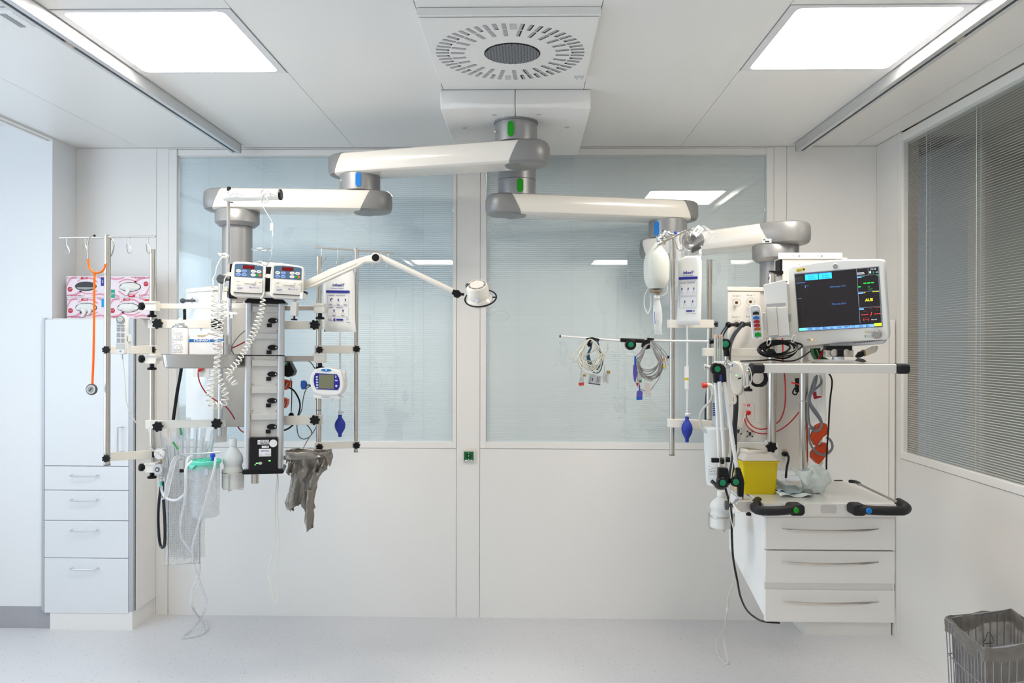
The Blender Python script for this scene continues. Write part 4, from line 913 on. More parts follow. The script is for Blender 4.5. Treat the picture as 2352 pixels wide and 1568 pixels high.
# ---- infusion pumps
pf = mat('pump_shell', (.86, .83, .77), .35, var=.01); pblue = mat('pump_panel_blue', (80, 110, 138), .4); pdoor = mat('pump_door', (.83, .80, .72), .38, var=.01)
seg = mat('segment_display_red', (105, 4, 8), .25, emit=.03, ecol=(.5, 0, .01)); btw = mat('button_white', (.85, .84, .82), .5); btb = mat('button_blue', (140, 170, 230), .5); btg = mat('button_green', (0, 165, 70), .5); bto = mat('button_orange', (240, 120, 20), .5)
def pump(x0, y0, w_, h_, label, Y):
    """front face authored on a 75 x 79 unit box whose top left corner is (x0, y0)"""
    k = w_ / 75; cx, cy = x0 + w_ / 2, y0 + h_ / 2; M, _ = at(cx, cy, Y, roll=2.3, yaw=15); r = (37.5, 39.5, Y / F * k * 1.02)
    t = thing('infusion_pump', label, 'infusion pump', M, group='infusion pumps')
    def R(x0, y0, x1, y1, rr): return rrect(x0, y0, x1, y1, rr)
    shell = [(2, 8), (4, 3), (10, 1), (30, 0), (50, 1), (68, 3.5), (73, 6), (74.5, 11), (74.5, 70), (72, 76), (66, 79), (9, 79), (3, 77), (0.5, 71), (.5, 20)]
    b = MB(r); b.pp(shell, 0, .12); b.build('shell', pf, t, bevel=.004, seg=3)
    b = MB(r); b.pp([(7.5, 8.5), (9.5, 6), (28, 4.6), (48, 5), (66, 7), (68.5, 9), (68.5, 35), (7.5, 35)], -.001, .002); b.build('control_panel', pblue, t)
    b = MB(r); b.pb(25, 7.5, 50, 16, -.0018, -.0005); b.build('display', seg, t)
    for x, y, m_ in ((16, 21.5, btw), (28.5, 21.5, btb), (16, 29.5, btb), (28.5, 29.5, btb), (48, 20.5, btw), (60, 20.5, btw), (48, 28.7, btw)):
        b = MB(r); b.pp(circ(x, y, 5.6, 3.5, 20), -.0022, -.0005); b.build('button', m_, t, bevel=.0003)
    b = MB(r); b.pp(circ(60, 28.5, 5.6, 3.5, 16, PI / 2, 1.5 * PI + .01), -.0022, -.0005); b.build('start_button', btg, t); b = MB(r); b.pp(circ(60, 28.5, 5.6, 3.5, 16, -PI / 2, PI / 2 + .01), -.0022, -.0005); b.build('stop_button', bto, t)
    b = MB(r); 
    for dy, s_ in ((20.5, 1), (28.7, -1)): b.tube([b.q(45.5, dy + 1.2 * s_, -.0024), b.q(48, dy - 1.3 * s_, -.0024), b.q(50.5, dy + 1.2 * s_, -.0024)], .0006, 4)
    b.pb(58, 20, 62, 21, -.0025, -.0022); b.pb(13, 21, 19, 22.3, -.0025, -.0022); b.pb(26, 21, 31, 22, -.0025, -.0022); b.pb(13, 29, 19, 30.2, -.0025, -.0022); b.pb(25.5, 29, 31.5, 30.2, -.0025, -.0022); b.build('button_print', mat('button_ink', (90, 95, 120), .6), t)
    b = MB(r); b.pp(R(7, 38.5, 69, 70, 2), -.006, .0); dr = b.build('door', pdoor, t, bevel=.002)
    b = MB(r); b.pp([(7, 69.8), (69, 69.8), (68, 71.6), (9, 71.6)], -.004, .001); b.build('door_gap', dgrey, dr)
    b = MB(r); b.pp(R(29, 41.5, 54, 49, 2.5), -.0085, -.005); b.pp(R(44, 42, 53.5, 48.6, 2.2), -.0105, -.008); b.build('door_latch', pdoor, dr, bevel=.001)
    b = MB(r); b.pb(12, 51.3, 66, 66.5, -.0064, -.0058); b.build('name_plate', mat('plate_grey', (.72, .70, .69), .45), dr)
    text('GW', r, 21, 63, 4.6, inkb, dr, d=-.0068); b = MB(r); scribble(b, 44, 56, 62, 59.5, -.0064, 1, 1.3, 2, 1); scribble(b, 14, 53.5, 21, 55, -.0064, 1, .7, 3, 1); b.pp(circ(43, 57.5, 2.1, n=16), -.0066, -.006); b.build('print', mat('plate_ink', (150, 150, 175), .6), dr)
    b = MB(r); b.pb(13, 42.5, 19, 45.2, -.0075, -.005); b.pb(60.5, 42.5, 66.5, 45.2, -.0075, -.005); b.build('door_dimple', pf, dr, bevel=.001)
    b = MB(r); b.pp(rrect(-10, 25, 1, 34, 1.5), .012, .03); b.pp([(-17, 31), (-10, 28), (-10, 32), (-16, 33)], .015, .024); b.build('cable_plug', cable_w, t, bevel=.001)
    return t
pump(532.5, 601, 75, 81, 'infusion pump with red display, left one of the pair', YP); pump(622.5, 605.5, 74, 80, 'infusion pump with red display, right one of the pair', YP + .01)

# ---- bottle hook pole above the pumps
Y = 3.30; t = thing('bag_hanger_pole', 'thin steel rod behind the pumps topped by a white bar with two wire hooks', 'hanger pole', P(524, 640, Y))
a = P(524.5, 455, Y); c = P(524.5, 640, Y); b = MB(); b.cyl((a.x, Y, c.z), (a.x, Y, a.z), .0068, n=18); b.build('rod', steel, t)
M2, r2 = at(581, 449, Y - .01); b = MB(r2); b.T = M2; b.tube([b.q(515, 450.5, 0), b.q(643, 447, 0)], lambda u: .0225, 24); b.build('cross_head', white, t, local=False)
b = MB(r2); b.T = M2; b.tube([b.q(642, 447, 0), b.q(648, 447, 0)], .0235, 24); b.build('end_cap', black, t, local=False, bevel=.003)
b = MB(); c = P(526, 436, Y); b.lathe(c - V((0, 0, .012)), (0, 0, 1), [(.009, 0), (.009, .022), (.005, .026)], 14); b.build('top_knob', black, t)
for ox, nm in ((0, 'hook'), (76, 'hook')):
    pts = [(546 + ox, 452), (542 + ox, 442), (537 + ox, 436), (530 + ox, 436), (524 + ox, 441), (525 + ox, 447), (530 + ox, 448), (536 + ox, 443), (544 + ox, 444), (552 + ox, 447), (560 + ox, 449)]
    b = MB(); b.tube([P(x, y, Y - .042 - .004 * math.sin(i)) for i, (x, y) in enumerate(pts)], .0024, 8, smooth=4); b.build(nm, steel, t)
# wire bottle basket hanging from the right hook
Y = 3.24; t = thing('wire_bottle_hanger', 'thin wire bottle hanger with rings dangling from the hanger bar hook', 'wire hanger', P(612, 608, Y))
b = MB(); b.tube([P(*p, Y) for p in ((606, 445), (603, 456), (601, 466), (604, 473), (612, 487), (620, 500), (625, 510), (626, 540), (625, 575), (624, 588), (619, 596), (617, 604), (610, 612))], .0018, 6, smooth=4); b.build('stem', chrome, t)
b = MB(); b.tube([P(*p, Y) for p in ((605, 448), (611, 452), (615, 459), (613, 465), (608, 466), (603, 460))], .0016, 6, smooth=4); b.build('eye', chrome, t)
for x, y, rr in ((603, 573, 24), (602, 602, 16), (600, 609, 11)):
    c = P(x, y, Y); R = rr * Y / F; b = MB(); b.tube([c + V((R * math.cos(2 * PI * i / 28), R * math.sin(2 * PI * i / 28), 0)) for i in range(28)], .0018, 6, closed=True); b.build('ring', chrome, t)
M2, r2 = at(624.5, 520, Y); b = MB(r2); b.T = M2; b.pb(620, 512, 629, 530, -.003, .003); b.build('tag_clip', film('clear_clip', (.75, .78, .80), .45), t, local=False, bevel=.001)

# ---- coiled white sensor cables
def coil(pts, r0, turns, rad, name, label, extra=None, fade=0):
    path = cr([V(p) for p in pts], 14); L_ = [0]
    for i in range(1, len(path)): L_.append(L_[-1] + (path[i] - path[i - 1]).length)
    out = []; N = turns * 12; prev = None; j = 0
    for i in range(N + 1):
        s_ = L_[-1] * i / N
        while j < len(path) - 2 and L_[j + 1] < s_: j += 1
        f_ = (s_ - L_[j]) / max(1e-9, L_[j + 1] - L_[j]); p = path[j].lerp(path[j + 1], f_); tg = (path[j + 1] - path[j]).normalized()
        n_ = V((0, -1, 0)); n_ = (n_ - tg * n_.dot(tg)).normalized(); w_ = tg.cross(n_); a = 2 * PI * turns * i / N; rr = r0 * (.72 + .28 * math.sin(i * .017) ** 2)
        out.append(p + (n_ * math.cos(a) + w_ * math.sin(a)) * rr)
    b = MB(); b.tube(([V(x) for x in extra] if extra else []) + out, rad, 6); o = b.build(name, cable_w); return tag(o, label, 'coiled cable')
Y = 3.22
coil([P(*p, Y) for p in ((492, 655), (493, 690), (492, 740), (494, 780), (498, 815), (497, 840), (489, 865), (482, 890), (481, 915), (490, 932), (502, 928))], .0145, 27, .0026, 'coiled_cable', 'white coiled cable hanging leftmost, looping lowest in front of the tray', [P(*p, Y) for p in ((515, 590), (507, 594), (498, 612), (495, 630), (489, 640))])
coil([P(*p, Y - .03) for p in ((514, 690), (512, 715), (508, 740), (503, 765), (505, 790), (500, 815), (500, 850), (508, 880), (518, 905), (514, 925), (502, 932))], .0140, 23, .0026, 'coiled_cable', 'white coiled cable plugged into the left pump, hanging beside the leftmost coil', [P(*p, Y - .03) for p in ((522, 632), (516, 640), (514, 660), (512, 676))])
coil([P(*p, 3.19) for p in ((604, 683), (602, 710), (594, 735), (586, 757), (573, 785), (558, 812), (545, 832), (530, 848), (524, 862), (532, 872), (540, 884), (541, 882))], .0135, 25, .0027, 'coiled_cable', 'white coiled cable running diagonally down across the socket tower', [P(*p, 3.19) for p in ((607, 672), (604, 678))])
M2, r2 = at(516, 587, 3.23, roll=10); t = thing('cable_plug', 'cream cable plug parked on the thin rod left above the pumps', 'plug', M2); b = MB(r2); b.pp([(500, 583), (506, 584), (512, 582), (517, 580), (519, 583), (526, 585), (524, 590), (518, 593), (512, 592), (503, 588)], -.008, .008); b.build('body', cable_w, t, bevel=.002); b = MB(r2); b.pb(509, 585, 519, 588, -.0095, -.008); b.build('slot', mgrey, t)
M2, r2 = at(522, 721, 3.26); t = thing('cable_holder', 'white plastic cable clip strip in front of the left device rail', 'cable clip', M2); b = MB(r2); b.tube([b.q(494, 719, 0), b.q(546, 721, 0)], .0062, 12); b.build('bar', white, t); b = MB(r2); b.pb(515, 714, 527, 728, -.006, .01); b.pb(530, 716, 536, 731, -.006, .006); b.tube([b.q(535, 718, 0), b.q(541, 712, 0)], .0012, 6); b.build('clip', white, t, bevel=.001)

# ---- swivel spot lamp
Y = 3.34; t = thing('examination_lamp', 'white articulated examination lamp reaching right from the left pendant', 'examination lamp', P(1098, 700, Y))
M2, r2 = at(865, 593, Y); b = MB(r2); b.T = M2
b.pp([(696, 648), (760, 617), (820, 595), (850, 586), (862, 583), (873, 586), (878, 594), (872, 602), (858, 603), (838, 604), (826, 612), (780, 633), (720, 660), (697, 667)], -.012, .016); b.build('lower_arm', cream, t, local=False, bevel=.005, seg=3)
b = MB(r2); b.T = M2; b.pp([(704, 651), (762, 625), (818, 602), (820, 606), (766, 630), (706, 657)], -.0135, -.011); b.build('arm_groove', whiteb, t, local=False)
b = MB(); a = P(872, 589, Y); c = P(1044, 670, Y); b.tube([a, c], .0120, 16); b.build('upper_arm', cream, t)
c = P(864.5, 592.5, Y); b = MB(); b.lathe(c + V((0, .02, 0)), (0, -1, 0), [(.022, 0), (.022, .038), (.0, .0381)], 26); b.build('elbow', cream, t, bevel=.001); b = MB(); b.lathe(c + V((0, -.017, 0)), (0, -1, 0), [(.0165, 0), (.0155, .003)], 26); b.build('elbow_disc', black, t)
b = MB(); c = P(1050, 675, Y); R = Matrix.Rotation(math.radians(-27), 3, 'Y').transposed(); b.ob(P(1045, 672, Y), .02, .03, .022, Matrix.Rotation(math.radians(25), 3, 'Y')); b.lathe(c + V((0, .014, 0)), (0, -1, 0), [(.015, 0), (.018, .003), (.018, .025), (.015, .028)], 7); b.tube([c, P(1066, 676, Y)], .006, 10); b.build('head_joint', black, t)
hc_ = P(1098, 672, Y); ax = V((-.08, -.58, .81)).normalized(); hr = .048
b = MB(); b.lathe(hc_ - ax * .048, ax, [(.056, 0), (.060, .004), (.060, .018), (.053, .026), (.049, .03), (.047, .082), (.043, .088), (.036, .089)], 44); b.build('lamp_head', cream, t)
b = MB(); b.lathe(hc_ + ax * .0405, ax, [(.038, 0), (.038, .0012)], 40); b.build('vent_ring', mat('lamp_shadow_ring', (.25, .23, .20), .6), t); b = MB(); b.lathe(hc_ + ax * .0415, ax, [(.031, 0), (.031, .0015)], 36); 
u = ax.orthogonal().normalized(); w_ = ax.cross(u)
for i in range(8):
    a = 2 * PI * i / 8; d = u * math.cos(a) + w_ * math.sin(a); b.tube([hc_ + ax * .0418 + d * .03, hc_ + ax * .0418 + d * .0385], .0015, 6)
b.build('top_disc', cream, t)
b = MB(); b.tube([hc_ - ax * .028 + (u * math.cos(2 * PI * i / 40) + w_ * math.sin(2 * PI * i / 40)) * (.069) + V((.008, 0, 0)) for i in range(40)], .0033, 8, closed=True); b.build('grip_ring', black, t)
b = MB(); b.tube([hc_ - ax * .028 + V((.058, 0, .004)), hc_ - ax * .028 + V((.078, 0, .004))], .003, 6); b.build('ring_bracket', black, t)
fd = (V((0, -1, 0)) - ax * V((0, -1, 0)).dot(ax)).normalized(); c = hc_ + fd * .0488 + V((-.008, 0, 0)) - ax * .004; M2 = Matrix.Translation(c) @ Matrix.Rotation(math.radians(-35), 4, 'X'); b = MB((0, 0, .001)); b.T = M2; b.pp(circ(0, 0, 12, 15, 20), 0, .0015); b.build('emblem_plate', mat('emblem_pale', (190, 195, 215), .4), t, local=False)
b = MB(); b.ball(hc_ + V((-.045, -.02, .028)), .009, 12, (1, .8, 1.4)); b.build('switch', dgrey, t)

# ---- pressure infusion bags
bagm = mat('bag_white', (.83, .84, .83), .38, var=.01); 
def bag_art(r, t, x0, sk=0):
    """print of the pressure bag, authored for the left bag"""
    X = lambda x: x0 + (x - 742)
    text('InfuseIT', r, X(777), 657.5, 6.4, navy, t, d=-0.0092, shear=.25, bold=.025, sx=.92)
    text('Pressure Infusor', r, X(775), 663.3, 3.2, navy, t, d=-0.0096)
    b = MB(r); b.pb(X(749.5), 667, X(804), 672.5, -0.0106, -0.0098); b.build('blue_band', navy, t)
    b = MB(r)
    for y0, y1 in ((675, 701), (704, 727)):
        o = rrect(X(753), y0, X(802), y1, 2.5, 3); b.tube([b.q(x, y, -0.0102) for x, y in o], .00035, 4, closed=True)
    scribble(b, X(756), 677, X(794), 679.5, -0.0103, 1, 1, 3); scribble(b, X(756), 705, X(794), 707.5, -0.0103, 1, 1, 4)
    for x, y in ((760.5, 692), (778, 692), (794.5, 692), (768.5, 717), (789, 717)):
        b.tube([b.q(X(x) - 4, y + 7, -0.0104), b.q(X(x) - 1, y - 1, -0.0104), b.q(X(x) + 1, y - 1, -0.0104), b.q(X(x) + 4, y + 7, -0.0104)], .0003, 4); b.pb(X(x) - 1.3, y - 6, X(x) + 1.3, y - 1.5, -0.0103, -0.0098)
        b.pb(X(x) - 3, y + 7.2, X(x) + 3, y + 8.2, -0.0103, -0.0098)
    b.pb(X(761), 685, X(765), 687, -0.0103, -0.0098)
    b.pp(rrect(X(767.5), 731.5, X(771.5), 737.5, .8), -0.0103, -0.0098); scribble(b, X(774), 731, X(792), 737.5, -0.0103, 1, 4.0, 11, 1)
    b.pb(X(763), 736, X(766.5), 736.7, -0.0103, -0.0098); b.tube([b.q(X(796), 729, -0.0103), b.q(X(803), 735, -0.0103)], .0005, 4); b.tube([b.q(X(803), 729, -0.0103), b.q(X(796), 735, -0.0103)], .0005, 4); scribble(b, X(793), 739.5, X(806), 741.5, -0.0103, 1, .8, 6); b.build('printed_diagrams', navy, t)
    text('CE', r, X(758.5), 737, 5, navy, t, d=-0.0098, align='CENTER')
def inflate_bag(r, out, t, bulge=.008, base=.0, nm='bag', m=None):
    """pillow: outline rows (y, xl, xr)"""
    b = MB(r); ys = [o[0] for o in out]
    def side(sg):
        def fn(u, v):
            k = v * (len(out) - 1); i = min(int(k), len(out) - 2); f_ = k - i; y = out[i][0] * (1 - f_) + out[i + 1][0] * f_; xl = out[i][1] * (1 - f_) + out[i + 1][1] * f_; xr = out[i][2] * (1 - f_) + out[i + 1][2] * f_
            e = min(1, 4 * u * (1 - u) * 1.6) ** .6 * min(1, 4 * v * (1 - v) * 2.2) ** .6
            return b.q(xl + (xr - xl) * u, y, sg * bulge * e + base + .0008 * math.sin(9 * u + 4 * v) * e)
        return fn
    b.grid(side(-1), 16, 24); b.grid(side(1), 16, 24); return b.build(nm, m or bagm, t, weld=True)
def bulbset(t, Y, x, ytop, yb0, yb1, parts=(), w_=12.5):
    b = MB(); b.tube([P(x, ytop, Y), P(x + .5, (ytop + yb0) / 2, Y), P(x, yb0 - 4, Y)], .0042, 8, smooth=4); b.build('tube', mat('tube_clear_white', (.78, .80, .84), .3, alpha=1), t)
    c = P(x, (yb0 + yb1) / 2, Y); H = (yb1 - yb0) * Y / F; R = w_ * Y / F
    b = MB(); b.lathe(c - V((0, 0, H / 2)), (0, 0, 1), [(R * .32, 0), (R * .34, H * .14), (R * .55, H * .22), (R * .88, H * .37), (R, H * .52), (R * .9, H * .66), (R * .55, H * .80), (R * .34, H * .88), (R * .34, H)], 28); b.build('squeeze_bulb', mat('bulb_blue', (35, 55, 160), .5, bump=.3, scale=300), t)
    b = MB(); c = P(x, yb0 - 6, Y); b.lathe(c, (0, 0, 1), [(.006, -.008), (.009, -.006), (.009, .002), (.005, .006), (.005, .012)], 12); b.lathe(c + V((.006, 0, 0)), (1, 0, 0), [(.004, 0), (.004, .01)], 10); b.build('valve', mat('valve_pale', (.72, .70, .78), .3), t)
M, r = at(780, 695, 3.56, yaw=0, roll=.5); t = thing('pressure_infusion_bag', 'white pressure infusion bag beside the blood warmer with blue print and blue bulb', 'pressure bag', M)
inflate_bag(r, [(615, 775, 806), (620, 757, 810), (628, 748, 812), (645, 742, 813), (690, 743, 815), (740, 744.5, 817), (762, 745, 819)], t); bag_art(r, t, 742)
bulbset(t, 3.56, 781, 760, 952, 1003)
M, r = at(1580, 668, 3.42, yaw=-28); r = (1580, 668, r[2])
t = thing('pressure_infusion_bag', 'white pressure infusion bag on the right pole pair, turned slightly away, blue bulb below', 'pressure bag', M)
inflate_bag(r, [(588, 1574, 1603), (593, 1564, 1609), (602, 1557, 1612), (630, 1557, 1612), (700, 1556, 1611), (735, 1553, 1610), (746, 1553, 1608)], t)
def art2():
    X0 = 1552
    X = lambda x: X0 + (x - 742) * .86
    text('InfuseIT', r, X(777), 629, 6.2, navy, t, d=-0.0098, shear=.25, bold=.03, sx=.85); text('Pressure Infusor', r, X(777), 634.5, 2.9, navy, t, d=-0.0098, sx=.9)
    b = MB(r); b.pb(X(752), 636, X(802), 642, -0.0104, -0.0094); b.build('blue_band', navy, t)
    b = MB(r)
    for y0, y1 in ((647, 679), (681, 707)): b.tube([b.q(x, y, -0.0102) for x, y in rrect(X(753), y0, X(800), y1, 2, 3)], .00035, 4, closed=True)
    for x, y in ((760, 668), (777, 668), (792, 668), (768, 697), (789, 697)): b.tube([b.q(X(x) - 4, y + 7, -0.0102), b.q(X(x), y - 2, -0.0102), b.q(X(x) + 4, y + 7, -0.0102)], .0003, 4); b.pb(X(x) - 1.2, y - 7, X(x) + 1.2, y - 2.5, -0.0104, -0.0096)
    scribble(b, X(756), 649, X(796), 651, -0.0104, 1, 1, 3); scribble(b, X(772), 711, X(794), 717, -0.0104, 1, 3.5, 12, 1); scribble(b, X(790), 719.5, X(800), 721, -.019, 1, .8, 3); b.build('printed_diagrams', navy, t)
art2()
bulbset(t, 3.42, 1578, 746, 957, 1015, w_=13)
Y = 3.42
for y0, y1, w_ in ((841, 867, 5), (873, 893, 4.5)):
    a = P(1577, y0, Y); c = P(1577, y1, Y); b = MB(); b.cyl(c, a, w_ * Y / F, n=14); b.build('connector', white, t)
b = MB(); b.cyl(P(1577, 873, Y), P(1577, 867, Y), .008, n=14); b.build('connector_band', mat('band_yellow', (225, 205, 30), .4), t)

# ---- blood warmer
wv = mat('warmer_violet', (42, 32, 140), .35)
M, r = at(752, 884, 3.40, roll=1.5); t = thing('fluid_warmer', 'rounded white infusion warmer with violet panel and grey display on the right pole', 'infusion warmer', M)
b = MB(r); o = [(722, 850), (730, 846), (745, 844), (765, 846), (780, 850), (786, 858), (790.5, 875), (790, 890), (784, 902), (774, 907), (748, 908), (732, 906), (722, 901), (715, 888), (712.5, 875), (715, 860)]
o = [(v.x, v.y) for v in cr([V((*p, 0)) for p in o], 4, True)]; b.pp(o, -.012, .07); b.build('housing', white, t, bevel=.007, seg=4)
b = MB(r); b.pp([(725.5, 857), (775, 858), (780, 866), (782.5, 877), (782, 886), (778, 894.5), (728.5, 894), (723.5, 885), (721.5, 874), (722.5, 863)], -.0135, -.011); b.build('front_panel', wv, t)
b = MB(r); b.pb(733.5, 859.5, 769, 892, -.0145, -.013); b.build('display', mat('lcd_olive', (120, 122, 98), .3), t, bevel=.0005)
for i in range(5): b = MB(r); b.pp(circ(729 + i * .35, 865.5 + i * 6.2, 2.6, 2.2, 16), -.0145, -.0132); b.build('button', mat('button_ice', (185, 215, 240), .4), t)
b = MB(r); b.pp(circ(774.5, 885, 2.7, n=16), -.0145, -.0132); b.pb(771, 871, 777, 874, -.0142, -.0132); b.pb(771.5, 861, 774, 866.5, -.0142, -.0132); b.build('side_button', mat('button_ice'), t) if False else b.build('side_button', MATS['button_ice'], t)
b = MB(r); b.pp(circ(750, 849.5, 12, 3.2, 24), -.0135, -.0115); b.build('brand_oval', mat('oval_blue', (25, 120, 200), .4), t)
b = MB(r); b.pp(circ(750, 849, 2.2, 1.6, 10), -.0142, -.013); b.build('oval_mark', white, t)
b = MB(r); b.pp([(724, 909), (728, 905), (776, 906), (783, 912), (782, 915), (770, 914), (745, 916.5), (723, 914)], -.006, .06); b.pp([(716, 900), (724, 906), (722, 918), (719, 922), (717, 914)], .02, .05); b.pp([(762, 914), (766, 914), (760, 922), (757, 922)], .0, .03); b.build('base_feet', white, t, bevel=.003)
b = MB(r); b.pb(740, 911, 758, 912.5, -.0075, -.005); b.build('base_slot', mgrey, t)
b = MB(r); b.pb(786, 850, 792, 890, .0, .03); b.build('side_clip', mat('clip_pale', (.80, .80, .78), .4), t, bevel=.002); b = MB(r); b.pb(788.5, 870, 791, 874, -.001, 0); b.build('yellow_tag', mat('tag_yellow', (220, 200, 90), .5), t)
b = MB(r); b.pp([(688, 876), (697, 875.5), (701, 880), (701, 889), (698, 896), (690, 896.5), (687.5, 888)], .01, .03); b.build('clamp_knob', mat('knob_blue', (15, 75, 150), .4), t, bevel=.004)
b = MB(r); b.tube([b.q(701, 886, .02), b.q(716, 886, .02)], .0035, 8); b.build('knob_rod', dgrey, t)
# cords around it
def cord(name, pts, rad, m, label, cat='cable', grp=None, n=6, sm=6, parent=None):
    b = MB(); b.tube([P(*p) for p in pts], rad, n, smooth=sm); o = b.build(name, m, parent)
    return tag(o, label, cat, grp) if parent is None else o
cord('black_cable', [(652, 829, 3.50), (690, 828.5, 3.50), (708, 829, 3.48), (716, 835, 3.47), (723, 846, 3.46)], .0024, mat('cord_dark_grey', (.10, .11, .10), .5), 'thin dark cord from the socket tower up to the infusion warmer')
cord('black_cable', [(714, 886, 3.44), (704, 892, 3.45), (697, 912, 3.47), (693, 940, 3.48), (685, 958, 3.54), (682, 975, 3.56), (684, 995, 3.55), (690, 1005, 3.55), (700, 1008, 3.55), (712, 1002, 3.55), (716, 992, 3.55), (709, 980, 3.55), (700, 970, 3.56), (690, 955, 3.56)], .0024, MATS['cord_dark_grey'], 'dark cord of the infusion warmer looping behind the cross bar')
cord('black_cable', [(663, 889, 3.52), (676, 898, 3.52), (687, 918, 3.52), (689, 935, 3.53), (684, 955, 3.56), (676, 972, 3.60), (662, 984, 3.62), (648, 989, 3.62)], .0042, black, 'thick black cord from the orange plug right of the socket tower')
cord('black_cable', [(668, 868, 3.52), (670, 890, 3.52), (670, 915, 3.52), (669, 945, 3.54)], .0022, black, 'thin black cord below the black power adapter')
cord('black_cable', [(728, 975, 3.52), (722, 988, 3.52), (710, 1005, 3.50), (700, 1022, 3.48), (695, 1034, 3.46)], .0026, cable_g, 'grey cord slanting down to the grey refuse bag')
M, r = at(666, 848, 3.54); t = thing('power_adapter', 'black power adapter with green end right of the socket tower', 'power adapter', M)
b = MB(r); b.pp([(650, 829), (667, 829), (679, 852), (675, 862), (664, 866), (652, 862)], -.02, .03); b.build('body', black, t, bevel=.004)
b = MB(r); b.pp([(654, 829), (667, 829), (662, 840), (655, 838)], -.022, -.019); b.build('green_end', mat('adapter_green', (10, 100, 60), .4), t, bevel=.001)
b = MB(r); b.pp([(656, 836), (660, 830), (662.5, 831), (658, 838)], -.0235, -.0215); b.build('label', lgrey, t)
for y, lab in ((883, 'upper orange power plug right of the socket tower'), (925, 'lower orange power plug half hidden by the socket tower')):
    M, r = at(662, y, 3.56); t = thing('power_plug', lab, 'power plug', M); w_ = 1 if y < 900 else .6
    b = MB(r); x0 = 652; b.pp([(x0, y - 13), (x0 + 18 * w_, y - 8), (x0 + 16 * w_, y + 2), (x0 + 8 * w_, y + 12), (x0, y + 9)], -.02, .02); b.build('body', orange, t, bevel=.003)
    b = MB(r); b.pp([(x0 + 11 * w_, y - 5), (x0 + 15 * w_, y - 6), (x0 + 7 * w_, y + 8), (x0 + 4 * w_, y + 8)], -.0215, -.0195); b.build('label', lgrey, t)
c = P(669, 952, 3.55); b = MB(); b.lathe(c - V((0, 0, .008)), (0, 0, 1), [(.013, 0), (.0135, .006), (.008, .015), (.004, .018)], 16); tag(b.build('cable_gland', black), 'small black dome gland above the lower cross bar', 'cable fitting')
cord('red_cable', [(459, 850, 3.66), (455, 856, 3.64), (458, 875, 3.63), (468, 895, 3.62), (482, 910, 3.62), (500, 922, 3.61), (520, 935, 3.60), (535, 955, 3.60), (547, 980, 3.58), (555, 990, 3.56), (563, 993, 3.54)], .0030, mat('red_cable2', (165, 25, 30), .4), 'dark red cable hanging from below the tray to the socket tower')
M, r = at(463, 847, 3.66); t = thing('red_plug', 'red plug in the white socket under the tray', 'power plug', M); b = MB(r); b.pp([(455, 852), (457, 845), (466, 842), (470, 845), (463, 849), (459, 854)], -.01, .012); b.build('body', red, t, bevel=.002)
b = MB(r); b.pb(440, 842, 478, 866, .012, .015); o_ = b.build('socket_plate', white, t, bevel=.001)
cord('red_cable', [(523, 803, 3.46), (540, 796, 3.47), (566, 783, 3.50)], .0030, MATS['red_cable2'], 'short dark red cable above the right end of the tray')
cord('grey_cable', [(566, 757, 3.52), (552, 768, 3.5), (540, 782, 3.48), (533, 795, 3.46), (533, 806, 3.45), (538, 814, 3.45)], .0028, cable_g, 'grey cable bowing down to the right end of the tray')
cord('gas_hose', [(424, 712, 3.9), (424, 740, 3.95), (417, 840, 3.98), (407, 900, 3.98), (398, 964, 3.95)], .0088, black, 'straight black gas hose running down behind the tray')
cord('gas_hose', [(372, 1108, 3.44), (368, 1130, 3.45), (364, 1170, 3.46), (364, 1210, 3.46), (367, 1245, 3.45), (372, 1257, 3.44), (378, 1250, 3.43), (379, 1215, 3.43), (377, 1170, 3.43), (374, 1130, 3.43), (373, 1105, 3.43)], .0068, mat('hose_black_gloss', (.02, .025, .03), .18), 'black rubber hose hanging in a narrow loop below the suction regulator', 'hose')
cord('white_cable', [(634, 1080, 3.48), (637, 1098, 3.48), (634, 1120, 3.48), (632, 1160, 3.48), (632, 1200, 3.48), (634, 1240, 3.48), (627, 1270, 3.48), (617, 1305, 3.48), (618, 1325, 3.48), (624, 1360, 3.48), (631, 1381, 3.48), (637, 1374, 3.48), (639, 1362, 3.48), (634, 1330, 3.48), (637, 1280, 3.48), (641, 1245, 3.48), (639, 1200, 3.48), (637, 1150, 3.48), (639, 1110, 3.49), (637, 1080, 3.49)], .0022, mat('cord_cream', (.80, .77, .68), .4), 'cream cable hanging in a long narrow loop below the socket tower')

